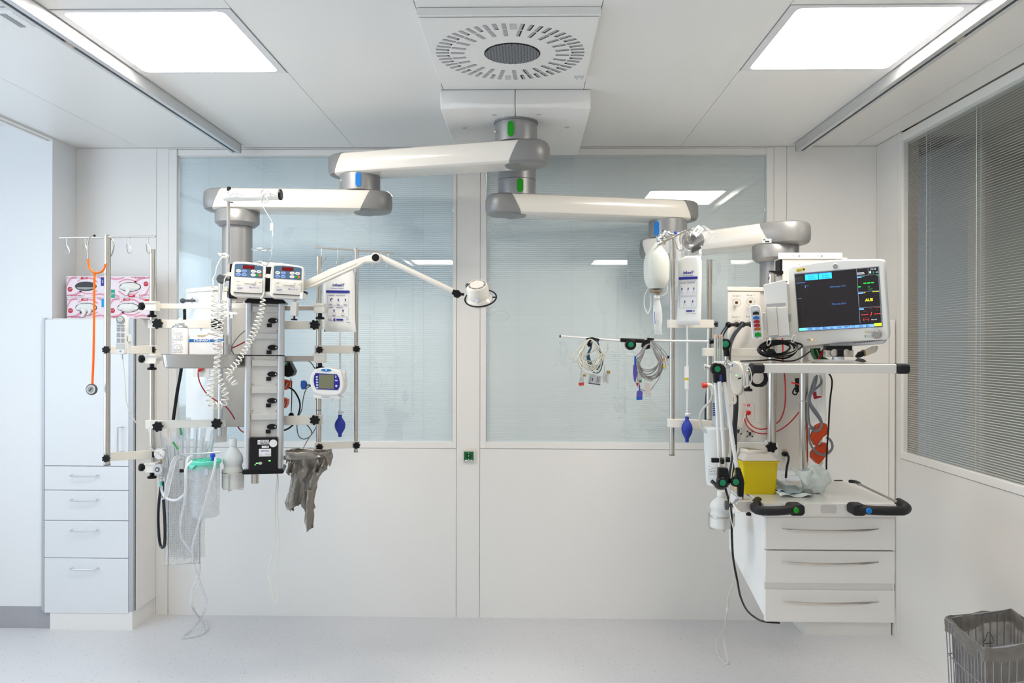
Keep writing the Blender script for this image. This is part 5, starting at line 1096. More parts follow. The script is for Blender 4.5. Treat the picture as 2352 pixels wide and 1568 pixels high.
# ---- grey refuse bag clipped to the rail
gbag = mat('refuse_bag_grey', (.20, .18, .155), .20, var=.12, scale=25, bump=.5, spec=.8)
YW = 3.36; t = thing('refuse_bag', 'crumpled grey plastic refuse bag hanging right of the socket tower', 'refuse bag', P(705, 1215, YW))
M2, r2 = at(705, 1100, YW)
def sh(x, y, d): return M2 @ MB(r2).q(x, y, d)
def prof(y):
    T = [(1035, 657, 756), (1046, 658, 764), (1054, 661, 762), (1064, 664, 753), (1075, 668, 754), (1086, 671, 742), (1100, 668, 732), (1120, 664, 728), (1140, 660, 723), (1158, 652, 722), (1170, 655, 722)]
    for (a, l0, r0), (c, l1, r1) in zip(T, T[1:]):
        if a <= y <= c: f_ = (y - a) / (c - a); return l0 + (l1 - l0) * f_, r0 + (r1 - r0) * f_
    return T[-1][1:]
b = MB()
def fn(sg):
    def f(u, v):
        y = 1036 + 134 * v; l, r_ = prof(y); x = l + (r_ - l) * u
        if v > .97: y -= 10 * abs(math.sin(4.2 * u * PI)) * (1 if u < .8 else .2)
        y += (7 * math.sin(3 * u * PI) if v > .9 else 0)
        fold = (.010 * math.sin(11 * u + 2 * v) + .006 * math.sin(23 * u - 5 * v + 1)) * min(1, v * 5); dep = .045 * (1 - .55 * v) * math.sqrt(max(0, 1 - (2 * u - 1) ** 2))
        return sh(x, y, sg * dep + fold)
    return f
from mathutils import noise
def crumple(b, amp=.006, sc=28, a2=.003):
    b.v = [v + noise.noise_vector(v * sc) * amp + noise.noise_vector(v * sc * 2.7) * a2 for v in b.v]; return b
b = MB(); b.grid(fn(-1), 56, 44); b.grid(fn(1), 56, 16); crumple(b, .007, 30, .003); b.build('bag_body', gbag, t, weld=True)
b = MB()
def cf(u, v):
    a = u * 2 * PI; l, r_ = 657 + 3 * v, 757 + 6 * v; cx = (l + r_) / 2; X = cx + (r_ - l) / 2 * math.copysign(abs(math.cos(a)) ** .45, math.cos(a)); d = -.055 * math.copysign(abs(math.sin(a)) ** .5, math.sin(a)) * (1 + .08 * math.sin(7 * a + 6 * v))
    y = 1034 + (19 + 7 * math.sin(2.3 * a + 1) + 4 * math.sin(5 * a)) * v + 2.2 * math.sin(4 * a) * v; return sh(X, y, d)
b.grid(cf, 80, 9); crumple(b, .006, 34, .003); b.build('rolled_rim', gbag, t, solid=.0012)
b = MB(); b.grid(lambda u, v: sh(704 + 2 * v + (20 * u + 1) * (1 if v < .82 else 1 - (v - .82) * 4.2 * (1 - u) * .9) + (6 if v > .8 else 0) * (v - .8) * 5 * (1 - u), 1120 + (1216 - 1120) * v - 9 * u * (v > .93), -.052 + .016 * math.sin(2.2 * u * PI + 2 * v)), 14, 30); crumple(b, .004, 30, .001); b.build('hanging_fold', gbag, t, solid=.001)
b = MB(); b.grid(lambda u, v: sh(731 + 22 * u * (1 - .3 * v) - 2 * v, 1054 + 30 * v + 4 * math.sin(4 * u * PI), -.055 + .014 * math.sin(9 * u + 6 * v)), 20, 14); crumple(b, .005, 45, .002); b.build('crumpled_tuck', gbag, t, solid=.001)
b = MB(); b.grid(lambda u, v: sh(668 + 20 * u, 1056 + 28 * v + 4 * math.sin(4 * u * PI), -.056 + .014 * math.sin(9 * u + 6 * v)), 20, 14); crumple(b, .005, 45, .002); b.build('crumpled_tuck', gbag, t, solid=.001)

# ---- suction set: gauge and regulator
YS = 3.40
M, r = at(371, 1058, YS); t = thing('suction_regulator', 'chrome suction regulator with round white pressure gauge on the left pole', 'suction regulator', M)
b = MB(r); c = b.q(371.5, 1040, -.02); b.lathe(c + V((0, .018, 0)), (0, -1, 0), [(.024, 0), (.0265, .002), (.0265, .018), (.0245, .021)], 36); g_ = b.build('gauge_case', chrome, t)
b = MB(r); b.lathe(c + V((0, -.003, 0)), (0, -1, 0), [(.0235, 0), (.0235, .0006)], 36); b.build('gauge_dial', paperm, g_)
b = MB(r); b.T = None; b.tube([b.q(368.5, 1036.5, -.0242), b.q(379.5, 1047, -.0242)], .0006, 4); b.lathe(b.q(370, 1038.5, -.024), (0, -1, 0), [(.0035, 0), (.003, .001)], 12); b.build('needle', ink, g_)
b = MB(r)
for i in range(28):
    a = math.radians(220 - i * 260 / 27 - 0); b.tube([b.q(371.5 + 9.3 * math.cos(a), 1040 - 9.3 * math.sin(a), -.0238), b.q(371.5 + 11 * math.cos(a), 1040 - 11 * math.sin(a), -.0238)], .0003, 4)
b.build('scale', mat('scale_red', (180, 90, 90), .6), g_)
b = MB(r); c = b.q(371, 1075, -.015); b.lathe(c + V((0, .03, 0)), (0, -1, 0), [(.026, 0), (.029, .004), (.029, .02), (.022, .03), (.022, .036), (.0235, .038), (.0235, .05), (.021, .054)], 40); b.build('regulator_knob', alu, t)
b = MB(r); b.lathe(c + V((0, -.0235, 0)), (0, -1, 0), [(.0105, 0), (.0105, .002)], 28); b.build('knob_centre', dgrey, t); b = MB(r); b.lathe(c + V((0, -.0255, 0)), (0, -1, 0), [(.0058, 0), (.0058, .001)], 24); b.build('emblem', lgrey, t)
b = MB(r); b.lathe(b.q(371.5, 1055, -.01), (0, 0, 1), [(.006, -.008), (.006, .012)], 16); b.build('brass_neck', mat('brass', (.55, .38, .18), .3, metal=1), t)
b = MB(r); b.lathe(b.q(371, 1098, -.01), (0, 0, 1), [(.012, 0), (.016, .003), (.016, .012), (.012, .015), (.012, .024)], 20); b.lathe(b.q(372, 1104, -.01), (0, 0, 1), [(.006, 0), (.007, .01)], 14); b.build('outlet_nut', chrome, t)
b = MB(r); b.pb(352, 1066, 366, 1083, -.004, .03); b.build('mount_block', cream, t, bevel=.002)
b = MB(r); b.lathe(b.q(371.5, 1116, -.01), (0, 0, 1), [(.0062, 0), (.0062, .022)], 14); b.build('teal_adapter', mat('teal', (115, 220, 195), .35), t)
cl = film('clear_tube_skin', (.86, .88, .92), .50, .15)
cord('suction_tube', [(371.5, 1115, 3.39), (372, 1128, 3.385), (378, 1140, 3.37), (390, 1147, 3.35), (405, 1148, 3.34), (418, 1140, 3.33), (426, 1130, 3.33), (427, 1100, 3.33), (428, 1070, 3.34), (432, 1052, 3.36), (441, 1046, 3.38)], .0062, cl, 'short clear suction tube looping from the regulator to the teal canister lid', 'tube', n=10)

# ---- suction canister with teal lid
YK = 3.33; c0 = P(471, 1185, YK + .06); R = 32 * (YK + .06) / F; H = P(471, 1060, YK + .06).z - c0.z
teal = mat('teal_lid', (110, 222, 195), .35); t = thing('suction_canister', 'transparent suction canister with teal lid and blue port', 'suction canister', c0)
clr = film('clear_plastic', (.84, .86, .89), .30, .1, 1.5)
b = MB(); b.lathe(c0, (0, 0, 1), [(R * .86, 0), (R * .95, .004), (R * .97, .02), (R, H)], 48, cap=False); b.build('vessel', clr, t)
b = MB(); b.lathe(c0 + V((0, 0, .001)), (0, 0, 1), [(0.0005, 0.0), (R * .86, 0.0)], 40, cap=False); b.build('vessel_floor', clr, t)
b = MB(); b.lathe(c0, (0, 0, 1), [(R * .78, .01), (R * .80, .03), (R * .82, H * .95)], 40, cap=False); b.build('liner', film('liner_film', (.80, .82, .86), .28, .2), t)
b = MB(); b.lathe(c0 + V((0, 0, H)), (0, 0, 1), [(R * .98, -.03), (R * 1.0, -.008), (R * 1.1, -.006), (R * 1.12, 0), (R * 1.12, .007), (R * 1.03, .009), (R * 1.02, .004), (R * .2, .004), (R * .18, .008), (0.001, .008)], 48, cap=False); ld = b.build('lid', teal, t)
b = MB()
for dx, dy in ((-.02, -.01), (.002, -.02), (.012, .012), (-.01, .02)): b.lathe(c0 + V((dx, dy, H + .004)), (0, 0, 1), [(.009, 0), (.009, .006), (.004, .007)], 14)
b.build('lid_ports', teal, ld)
b = MB(); b.grid(lambda u, v: c0 + V((R * 1.13 * math.sin(-1.1 + .9 * u), -R * 1.13 * math.cos(-1.1 + .9 * u), H - .006 - .020 * v * math.sin(u * PI))), 12, 4); b.build('pull_tab', teal, ld, solid=.002)
b = MB(); pc = c0 + V((R * .75, -.03, H + .006)); b.lathe(pc, (0, 0, 1), [(.007, 0), (.007, .018), (.010, .020), (.0115, .026), (.010, .033), (.004, .036)], 20); b.build('blue_port', mat('port_blue', (30, 80, 200), .35), t)
b = MB()
for i in range(12): b.b(c0.x - .012 - (.004 if i % 3 == 0 else 0), c0.x - .004, c0.y - R - .0006, c0.y - R - .0001, c0.z + .03 + i * .014, c0.z + .0308 + i * .014)
b.b(c0.x + .015, c0.x + .035, c0.y - R * .93, c0.y - R * .92, c0.z + H - .05, c0.z + H - .02); b.build('scale_marks', mat('mark_blue_grey', (.55, .60, .68), .5), t)
b = MB(); b.grid(lambda u, v: c0 + V(((u - .5) * .05 + .004, (v - .5) * .03, .012 + .004 * math.sin(5 * u))), 8, 4); b.build('granulate', mat('granule_cream', (.80, .76, .58), .7), t)
# ring bracket and long tubes to the floor
t2 = thing('canister_bracket', 'steel bracket arm carrying the suction canister', 'bracket', P(470, 1045, 3.42)); 
b = MB(); b.tube([P(413, 1048, 3.42), P(418, 1043, 3.40), P(470, 1041, 3.38), P(505, 1038, 3.40)], .0042, 8, smooth=4); b.build('bracket_arm', alu, t2)
M2, r2 = at(417, 1065, 3.40); b = MB(r2); b.T = M2; b.pb(410, 1047, 424, 1058, 0, .006); b.pb(411, 1058, 422, 1078, 0, .012); b.build('bracket_plate', lgrey, t2, local=False, bevel=.001); b = MB(r2); b.T = M2; b.pb(412.5, 1077, 420, 1085, -.002, .014); b.build('bracket_button', black, t2, local=False, bevel=.001)
b = MB(r2); b.T = M2; b.pp(circ(414, 1054, 1.1, n=10), -.001, 0); b.pp(circ(418.5, 1054, 1.1, n=10), -.001, 0); b.build('rivets', dgrey, t2, local=False)
zf_ = .012
fl = lambda x, y: tuple(PZ(x, y, zf_))
def mixcord(name, pts, tail, rad, m, label, cat='tube', n=8):
    b = MB(); b.tube([P(*p) for p in pts] + [PZ(x, y, z) for x, y, z in tail], rad, n, smooth=7); return tag(b.build(name, m), label, cat)
Yn = PZ(425, 1464, .008).y
mixcord('suction_tube', [(495, 1052, 3.25), (492, 1075, 3.22), (483, 1110, 3.22), (472, 1150, 3.25), (460, 1190, 3.3), (449, 1225, 3.36), (442, 1262, 3.42), (448, 1300, 3.5), (458, 1335, 3.58), (470, 1365, 3.66), (475, 1385, 3.70), (466, 1412, 3.80)], [(448, 1436, .03), (418, 1464, .01)], .0052, cl, 'clear suction tube from the blue port, twisting down to the floor')
mixcord('suction_tube', [(441, 1058, 3.28), (427, 1075, 3.25), (426, 1110, 3.25), (424, 1150, 3.28), (416, 1190, 3.32), (415, 1225, 3.38), (426, 1250, 3.42), (440, 1266, 3.44), (454, 1285, 3.5), (459, 1310, 3.55), (448, 1340, 3.6), (439, 1370, 3.66), (443, 1395, 3.72)], [(457, 1417, .03), (474, 1434, .014), (473, 1448, .008), (455, 1458, .008), (418, 1465, .008)], .0052, cl, 'clear suction tube from the canister lid, swinging left before reaching the floor')

# ---- catheter dispenser: perforated clear trough with long packs
YQ = 3.47; M, r = at(418, 1190, YQ, roll=0); t = thing('catheter_dispenser', 'tall perforated transparent dispenser trough on the left pole, full of wrapped catheters', 'dispenser', M)
clr2 = film('clear_trough', (.78, .79, .80), .30, .12, 1.5)
b = MB(r); b.grid(lambda u, v: b.q(379 + 81 * u - 0, 1052 + (1299 - 1052) * v - 6 * u, .0), 2, 2); b.build('front_sheet', clr2, t)
b = MB(r); b.grid(lambda u, v: b.q(383 + 78 * u, 1052 + 240 * v - 6 * u, .05), 2, 2); b.build('back_sheet', clr2, t)
b = MB(r)
for x in (378, 386, 460): b.prism([b.q(x - .8, 1050, 0), b.q(x + .8, 1050, 0), b.q(x + .8, 1302 - (x - 378) * .09, 0), b.q(x - .8, 1302 - (x - 378) * .09, 0)], (0, .003, 0))
b.prism([b.q(378, 1299, 0), b.q(461, 1292, 0), b.q(461, 1294, 0), b.q(378, 1301, 0)], (0, .004, 0)); b.build('trough_edge', mat('edge_clear_grey', (.55, .55, .56), .2), t)
b = MB(r); bw = MB(r)
for i in range(16):
    x = 389 + i * 4.6
    b.pb(x, 1100, x + .7, 1297 - (x - 378) * .085, -.0005, .001)
for j in range(44):
    y = 1112 + j * 4.2; b.pb(388, y, 459, y + .7, -.0006, .001)
b.build('perforation_grid', mat('grid_warm_grey', (.62, .60, .57), .35), t)
wrapc = film('wrap_film', (.82, .84, .86), .66, .15, 1.5); wrapb = film('wrap_film_blue', (.62, .70, .80), .5, .15, 1.5)
rnd = random.Random(3)
packs = [(392, 1280, 345, 975, 15), (398, 1280, 362, 968, 14), (404, 1285, 378, 1000, 13), (412, 1280, 395, 985, 13), (420, 1285, 417, 962, 12), (428, 1285, 433, 955, 12), (436, 1280, 452, 962, 12), (443, 1280, 468, 980, 12), (450, 1275, 492, 985, 12), (440, 1270, 478, 1010, 10), (424, 1270, 404, 1000, 12), (410, 1270, 386, 1020, 12)]
for i, (x0, y0, x1, y1, w_) in enumerate(packs):
    d0 = .008 + .0034 * i; lab = ['wrapped catheter pack leaning far left in the dispenser', 'wrapped catheter pack, second from the left in the dispenser', 'wrapped catheter pack with the folded top, third in the dispenser', 'wrapped catheter pack in the middle left of the dispenser', 'wrapped catheter pack with green connector standing upright', 'tall clear catheter pack right of the green connector', 'blue tinted catheter pack behind the teal lid', 'wrapped catheter pack leaning right behind the canister', 'catheter pack leaning furthest right in the dispenser', 'short catheter pack leaning right, near the canister bracket', 'catheter pack in the middle of the dispenser fan', 'short catheter pack behind the pressure gauge'][i]
    Mx, rx = at(x0, y0, YQ + d0); p_ = thing('catheter_pack', lab, 'catheter pack', Mx, group='wrapped catheters in the dispenser')
    b = MB(rx)
    def g2(u, v):
        x = x0 + (x1 - x0) * v ** 1.15 + (u - .5) * w_ * (.7 + .35 * v); return b.q(x, y0 + (y1 - y0) * v, .003 * math.sin(4 * v + 3 * u + i) - .10 * (d0) * v)
    b.grid(g2, 6, 14); b.build('wrap', wrapb if i in (4, 6, 8) else wrapc, p_)
    b = MB(rx); b.tube([b.q(x0 + (x1 - x0) * v ** 1.15 + 1.5, y0 + (y1 - y0) * v, .002 - .1 * d0 * v) for v in [k / 10 * .93 for k in range(11)]], .0022, 6); b.build('catheter', mat('catheter_pale', (.62, .68, .74), .3), p_)
    if i in (4, 2):
        v = .93 if i == 4 else .86; b = MB(rx); x = x0 + (x1 - x0) * v ** 1.15; y = y0 + (y1 - y0) * v; dx = 1.6 if i == 4 else 0
        if i == 2: x, y = 407, 1020
        a = b.q(x + (3 if i == 4 else 6), y + (10 if i == 4 else 8), -.02); c = b.q(x - (0 if i == 4 else 6), y - (10 if i == 4 else 9), -.02); b.tube([a, a.lerp(c, .45), a.lerp(c, .55), c], lambda u: .0052 if u < .3 or u > .8 else .0040, 10); b.build('green_connector', film('connector_green', (70, 190, 90), .85), p_)
# folded clear pack draped in front
M, r = at(400, 1090, 3.36); t = thing('catheter_pack', 'long empty clear wrapper folded over the front of the dispenser', 'catheter pack', M)
b = MB(r); path = [(418, 1042), (406, 1047), (398, 1062), (392, 1085), (386, 1110), (380, 1140), (374, 1148)]
pc_ = cr([V((x, y, 0)) for x, y in path], 5); b.grid(lambda u, v: (lambda q_: b.q(q_.x + (u - .5) * 13, q_.y - (u - .5) * 3, -.004 * math.sin(u * 6)))(pc_[min(len(pc_) - 1, int(v * (len(pc_) - 1) + .5))]), 5, 24); b.build('wrap', wrapc, t)
b = MB(r); scribble(b, 392, 1070, 400, 1100, -.006, 6, 1, 5, .5); b.build('print', mgrey, t)

# ---- rinsing bottle in a wire holder
def bottle(px, ytop, ybot, Y, wpx, label, hold, cat='bottle'):
    c = P(px, ybot, Y); s_ = Y / F; R = wpx / 2 * s_; H = (ybot - ytop) * s_; t = thing('rinsing_bottle', label, cat, c)
    body = mat('bottle_milky', (.74, .76, .745), .3, trans=.0, var=.02)
    b = MB(); b.lathe(c, (0, 0, 1), [(R * .86, 0), (R * .95, .004), (R * .96, H * .36), (R * .86, H * .42), (R * .84, H * .47), (R * .95, H * .53), (R * .96, H * .60), (R * .85, H * .68), (R * .45, H * .80), (R * .32, H * .84), (R * .32, H * .86)], 36); b.build('bottle_body', body, t)
    b = MB(); b.lathe(c + V((0, 0, H * .85)), (0, 0, 1), [(R * .36, 0), (R * .37, H * .01), (R * .36, H * .14), (R * .3, H * .15)], 28); b.build('screw_cap', white, t, bevel=.001)
    h = thing('bottle_holder', hold, 'wire holder', c - V((0, 0, .012)))
    Rr = R * 1.07; z = c.z + H * .33
    b = MB(); b.tube([V((c.x + Rr * math.cos(2 * PI * i / 32), c.y + Rr * math.sin(2 * PI * i / 32), z)) for i in range(32)], .0024, 6, closed=True); b.build('ring', steel, h)
    for sx in (-1, 0, 1):
        b = MB(); x = c.x + sx * Rr; y = c.y - (Rr if sx == 0 else 0)
        b.tube([V((x, y, z + (.01 if sx else 0))), V((x, y, c.z + .006)), V((x * .0 + (x + (c.x - x) * .12), y, c.z - .005)), V((c.x + (x - c.x) * .5, c.y - (c.y - y) * .4, c.z - .005))], .0022, 6); b.build('upright', steel, h)
    return t
bottle(535, 1006, 1121, 3.45, 47, 'milky rinsing bottle with white cap, left of the socket tower', 'steel wire holder round the bottle left of the socket tower')
# ================================================================ right group
class PM(MB):
    """shapes traced on the tilted front face of a thing: photo points are carried onto that face, d goes into it"""
    def __init__(s, M, off=0): super().__init__((0, 0, 1)); s.M = M; s.I = M.inverted(); s.off = off
    def q(s, x, y, d=0):
        r_ = V(ray(x, y)); o = V((0, 0, HC)); lo = s.I @ o; ld = s.I.to_3x3() @ r_; t = (s.off - lo.y) / ld.y; p = lo + ld * t; p.y = s.off + d; return p
    def pb(s, x0, y0, x1, y1, d0, d1): return s.pp([(x0, y0), (x1, y0), (x1, y1), (x0, y1)], d0, d1)
def pmtext(s, pm, x, y, h, m, parent, d=-.001, **k):
    a = pm.q(x, y); c = pm.q(x, y - 10); sc = (c - a).length / 10
    o = text(s, (0, 0, sc), 0, 0, h, m, parent, d=d + pm.off, **k); o.data.transform(Matrix.Translation((a.x, 0, a.z))); return o
# ---- head of the right pendant
fc = mat('head_white', (.83, .81, .77), .4, var=.01); beige = mat('head_beige', (.66, .62, .56), .45, var=.01)
quad_prism([(1671, 3.57), (1745, 3.60), (1762, 3.66), (1765, 3.9), (1680, 3.9)], 668, 1016, 'gas_housing', fc, RP)
c = [P(x, 700, Y) for x, Y in [(1670, 3.565), (1752, 3.60), (1766, 3.66), (1766, 3.9), (1680, 3.9)]]; zt = P(1671, 668, 3.57).z; b = MB(); b.prism([V((q_.x, q_.y, zt)) for q_ in c], (0, 0, .020)); b.build('lid', cream, RP, bevel=.003)
quad_prism([(1765, 3.66), (1856, 3.62), (1897, 3.56), (1895, 3.95), (1768, 3.95)], 640, 1090, 'electric_housing', fc, RP)
quad_prism([(1766, 3.655), (1855, 3.615), (1855, 3.63), (1766, 3.67)], 850, 1075, 'socket_panel', beige, RP, bevel=.001)
MH, rh = at(1710, 840, 3.568, yaw=2)
def go(x, y, R=13, par=RP):
    b = PM(MH); c = b.q(x, y, -.002); b.lathe(c + V((0, .004, 0)), (0, -1, 0), [(R * .00202, 0), (R * .00202, .005), (R * .0017, .007), (R * .0013, .0072), (R * .0012, .004)], 32); b.T = MH; o = b.build('gas_outlet', mat('outlet_bright', (.72, .72, .72), .3, metal=.3), par, local=False)
    b = PM(MH); b.T = MH; b.pp(circ(x, y, 3.6, n=18), -.0062, -.003); b.build('outlet_core', mat('core_brass', (.16, .09, .04), .35, metal=.5), par, local=False)
    b = PM(MH); b.T = MH; b.tube([b.q(x + 9.0 * math.cos(a), y + 9 * math.sin(a), -.0072) for a in [2 * PI * i / 24 for i in range(24)]], .0006, 5, closed=True); b.build('outlet_groove', dgrey, par, local=False)
for x, y in ((1691, 695), (1723, 693), (1692, 744), (1724, 742)): go(x, y)
pmh = PM(MH)
for s_, x, y in (('Kreis 1', 1692, 681), ('Kreis 1', 1724, 680), ('Kreis 2', 1690, 730), ('Kreis 2', 1722, 729)):
    a = pmh.q(x, y); o = text(s_, (0, 0, 3.57 / F), 0, 0, 4.3, ink, RP, d=-.0012); o.data.transform(wm(RP).inverted() @ MH @ Matrix.Translation((a.x, 0, a.z)))
b = PM(MH); b.T = MH; b.pp(circ(1722, 996, 11.5, n=28), -.002, 0); b.pp(circ(1696, 990, 11, n=28), -.002, 0); b.build('data_socket', lgrey, RP, local=False)
b = PM(MH); b.T = MH
for cx in (1722, 1696):
    cy = 996 if cx == 1722 else 990; b.pb(cx - 3, cy - 4, cx + 3, cy + 4, -.0035, -.002)
    for k in range(4): a = PI / 4 + k * PI / 2; b.pp(circ(cx + 8 * math.cos(a), cy + 8 * math.sin(a), 1.9, n=10), -.0032, -.002)
b.build('data_pins', ink, RP, local=False)
b = PM(MH); b.T = MH; b.tube([b.q(x, y, -.0008) for x, y in rrect(1705, 926, 1733, 965, 1)], .0006, 4, closed=True); b.tube([b.q(x, y, -.0008) for x, y in rrect(1708, 935, 1726, 960, 1)], .0005, 4, closed=True); b.tube([b.q(1670, 967, -.0005), b.q(1755, 971, -.0005)], .0005, 4); b.build('cover_joint', mat('joint_grey', (.45, .43, .40), .6), RP, local=False)
b = PM(MH); b.T = MH; b.pb(1716, 928, 1723, 933, -.0012, 0); b.pb(1708, 928, 1709, 932, -.0012, 0); b.pb(1711, 928, 1712, 932, -.0012, 0); b.build('red_label', mat('label_red', (225, 60, 90), .5), RP, local=False)
b = PM(MH); b.T = MH; b.pp([(1711, 943), (1716, 941), (1721, 944), (1720, 950), (1715, 953), (1711, 949)], -.03, -.002); b.build('red_plug', red, RP, local=False, bevel=.003)
# lower socket with black plug, screws and label plates
MS, _ = at(1800, 1040, 3.63); b = PM(MS); b.T = MS; b.pb(1796, 1031, 1807, 1048, -.003, 0); b.build('wall_socket', mat('socket_ochre', (.48, .42, .30), .5), RP, local=False, bevel=.001)
b = PM(MS); b.T = MS; b.pp(circ(1834, 1040, 3, 4), -.003, 0); b.build('cover_screw', mgrey, RP, local=False)
ML, _ = at(1878, 950, 3.55); 
b = PM(ML); b.T = ML; b.tube([b.q(x, y, -.0) for x, y in ((1875, 926), (1897, 922), (1897, 966), (1876, 970))], .0006, 4, closed=True); b.pb(1884, 872, 1890, 906, -.001, .001); b.build('side_plate', lgrey, RP, local=False)
b = PM(ML); b.T = ML; b.pp([(1866, 902), (1873, 898), (1874, 909), (1886, 909), (1885, 912), (1869, 916)], -.012, .0); b.build('red_bracket', mat('bracket_red', (150, 20, 30), .4), RP, local=False, bevel=.001)
# posts, arms and cream bars
def vpost(x, y0, y1, Y, rad, nm='shelf_post', m=steel):
    a = P(x, y0, Y); c = P(x, y1, Y); X = (a.x + c.x) / 2; b = MB(); b.cyl((X, Y, c.z), (X, Y, a.z), rad, n=26); return b.build(nm, m, RP)
vpost(1773, 630, 1017, 3.36, .0185); vpost(1846, 630, 1083, 3.36, .0185)
flatbar(1668, 1760, 800, 818, 3.52, RP); flatbar(1662, 1785, 1016, 1040, 3.50, RP, y1b=1045, name='cross_bar')
MB_ = MB(); starp = P(1770, 1026, 3.34); star(MB_, starp, .024, .02, n=6); MB_.build('star_knob', black, RP, bevel=.002)
hc0 = MB(); c = P(1772, 826, 3.36); 
for x in (1846, 1773): b = MB(); c = P(x, 829, 3.36); b.lathe((c.x, c.y, 1.5315), (0, 0, 1), [(.028, 0), (.028, .003), (.02, .004)], 28); b.build('post_collar', steel, RP)
# ---- shelves of the right pendant
SX0, SX1, SY0, SY1 = .853, 1.352, 2.85, 3.33
t = thing('monitor_shelf', 'upper white shelf with black corner buffers carrying the patient monitor', 'shelf', (1.1, 2.85, 1.496))
b = MB(); b.b(SX0, SX1 + .0, SY0, SY1, 1.4965, 1.5305); b.build('board', fc, t, bevel=.003)
b = MB(); b.b(SX0 - .005, SX1 - .01, SY0 + .01, SY1, 1.5306, 1.532); b.build('steel_top', mat('shelf_steel', (.55, .52, .47), .25, metal=.9), t)
for x0, x1 in ((SX0 - .028, SX0 + .020), (SX1 + .002, SX1 + .05)):
    b = MB(); b.b(x0, x1, SY0 - .006, SY0 + .06, 1.495, 1.532); b.build('corner_buffer', rubber, t, bevel=.012, seg=4)
t = thing('work_shelf', 'lower white work shelf with black handle grips above the drawer unit', 'shelf', (1.1, 2.85, .985)); WX0, WX1 = .868, 1.352
b = MB(); b.b(WX0, WX1, SY0, SY1, .972, 1.0165); b.build('board', fc, t, bevel=.003)
b = MB(); b.b(WX0, WX1 - .0, SY0 + .001, SY1, 1.0166, 1.0172); b.build('top_laminate', mat('laminate_white', (.84, .83, .79), .18, coat=.3, var=.005), t)
b = MB(); b.b(.862, .866, SY0 + .01, SY1, .985, 1.010); b.build('side_rail', steel, t); b = MB(); b.tube([P(1971, 1110, 3.26), P(2062, 1153, 2.90)], .0052, 8); b.build('side_rail', steel, t)
b = MB(); b.tube([P(1974, 1111, 3.25), P(1966, 1106.5, 3.30), P(1952, 1105, 3.34)], .0075, 8, smooth=3); b.build('rail_end', black, t); b = MB(); b.tube([P(1916, 1103.5, 3.34), P(1935, 1103.5, 3.34)], .003, 8); b.build('rear_catch', black, t)
def grip(pts, y_press, m, nm):
    b = MB(); b.tube([P(*p) for p in pts], lambda u: .0165, 14, smooth=5); g_ = b.build('handle_grip', rubber, t); 
    c = P(*y_press); b = MB(); b.lathe(c, (0, -1, 0), [(.0098, 0), (.0098, .008), (.0085, .010)], 24); b.build(nm, m, g_); return g_
grip([(1741, 1150, 2.93), (1733, 1161, 2.85), (1738, 1170, 2.80), (1760, 1173, 2.785), (1800, 1172, 2.785), (1822, 1169, 2.795), (1840, 1169, 2.81)], (1827.5, 1171, 2.782), greenp, 'release_button')
grip([(1966, 1169, 2.81), (1985, 1170, 2.795), (2010, 1172, 2.785), (2060, 1173, 2.785), (2077, 1172, 2.80), (2082, 1165, 2.85), (2064, 1153, 2.93)], (1994.5, 1172, 2.780), bluep, 'release_button')
for x0, x1 in ((1813, 1848), (1957, 1990)):
    Mg, rg = at((x0 + x1) / 2, 1171, 2.795); b = MB(rg); b.T = Mg; b.pp(rrect(x0, 1158, x1, 1184, 9), -.006, .05); b.build('grip_head', rubber, t, local=False, bevel=.006, seg=3)
Mg, rg = at(1903, 1169, 2.849); b = MB(rg); b.T = Mg; b.pp(rrect(1886, 1159, 1921, 1178, 4), -.0012, .0); b.build('key_pad', mat('pad_grey', (.60, .57, .54), .6), t, local=False)
# drawer unit under it
t = thing('drawer_unit', 'white three-drawer unit with bowed steel handles under the lower work shelf', 'drawer unit', (1.11, 2.87, .56))
dz = lambda y: P(1900, y, 2.872).z
DX0, DX1 = P(1757, 1300, 2.872).x, P(2055, 1300, 2.872).x
b = MB()
b.prism([(DX0, 2.886, dz(1190)), (DX0, 3.38, dz(1190)), (DX0, 3.38, .71), (DX0, 2.886, dz(1418))], (DX1 - DX0, 0, 0)); b.build('carcass', mat('drawer_side_white', (.84, .84, .83), .3, var=.01), t, bevel=.002)
b = MB(); b.b(DX0 - .003, DX1, 2.862, 2.9, dz(1186), .9715); b.build('top_strip', fc, t)
for y0, y1, yh in ((1187, 1262, 1214), (1264.5, 1339, 1290), (1354, 1428, 1381)):
    b = MB(); b.b(DX0 - .0, DX1 - .0, 2.868, 2.886, dz(y1), dz(y0)); dr = b.build('drawer', fc, t, bevel=.003)
    xa_, xb_ = (1797, 2018); b = MB(); pts = []
    for i in range(19):
        u = i / 18; x = xa_ + (xb_ - xa_) * u; e = 1 - (2 * u - 1) ** 2; pts.append(P(x, yh + 5.5 * e ** .8, 2.862 - .030 * e ** .6))
    b.tube(pts, lambda u: .0022 + .0026 * min(1, 8 * u * (1 - u)), 8); b.build('handle', steel, dr)
b = MB(); b.b(DX0, DX1 - .01, 2.874, 2.886, dz(1354), dz(1339)); b.build('grip_recess', mat('recess_white', (.72, .70, .66), .5), t)
# corner cupboard behind
t = thing('tall_cupboard', 'tall white cupboard in the right corner behind the monitor shelf', 'cupboard', (1.75, 4.4, 0))
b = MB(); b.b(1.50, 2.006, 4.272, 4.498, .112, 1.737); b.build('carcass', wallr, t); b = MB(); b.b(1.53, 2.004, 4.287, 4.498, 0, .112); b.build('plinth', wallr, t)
b = MB(); b.b(1.502, 1.975, 4.254, 4.2715, .112, 1.736); b.build('door', wallr, t, bevel=.001); b = MB(); b.b(1.978, 2.008, 4.256, 4.2715, .16, 1.736); b.build('edge_profile', wallr, t)

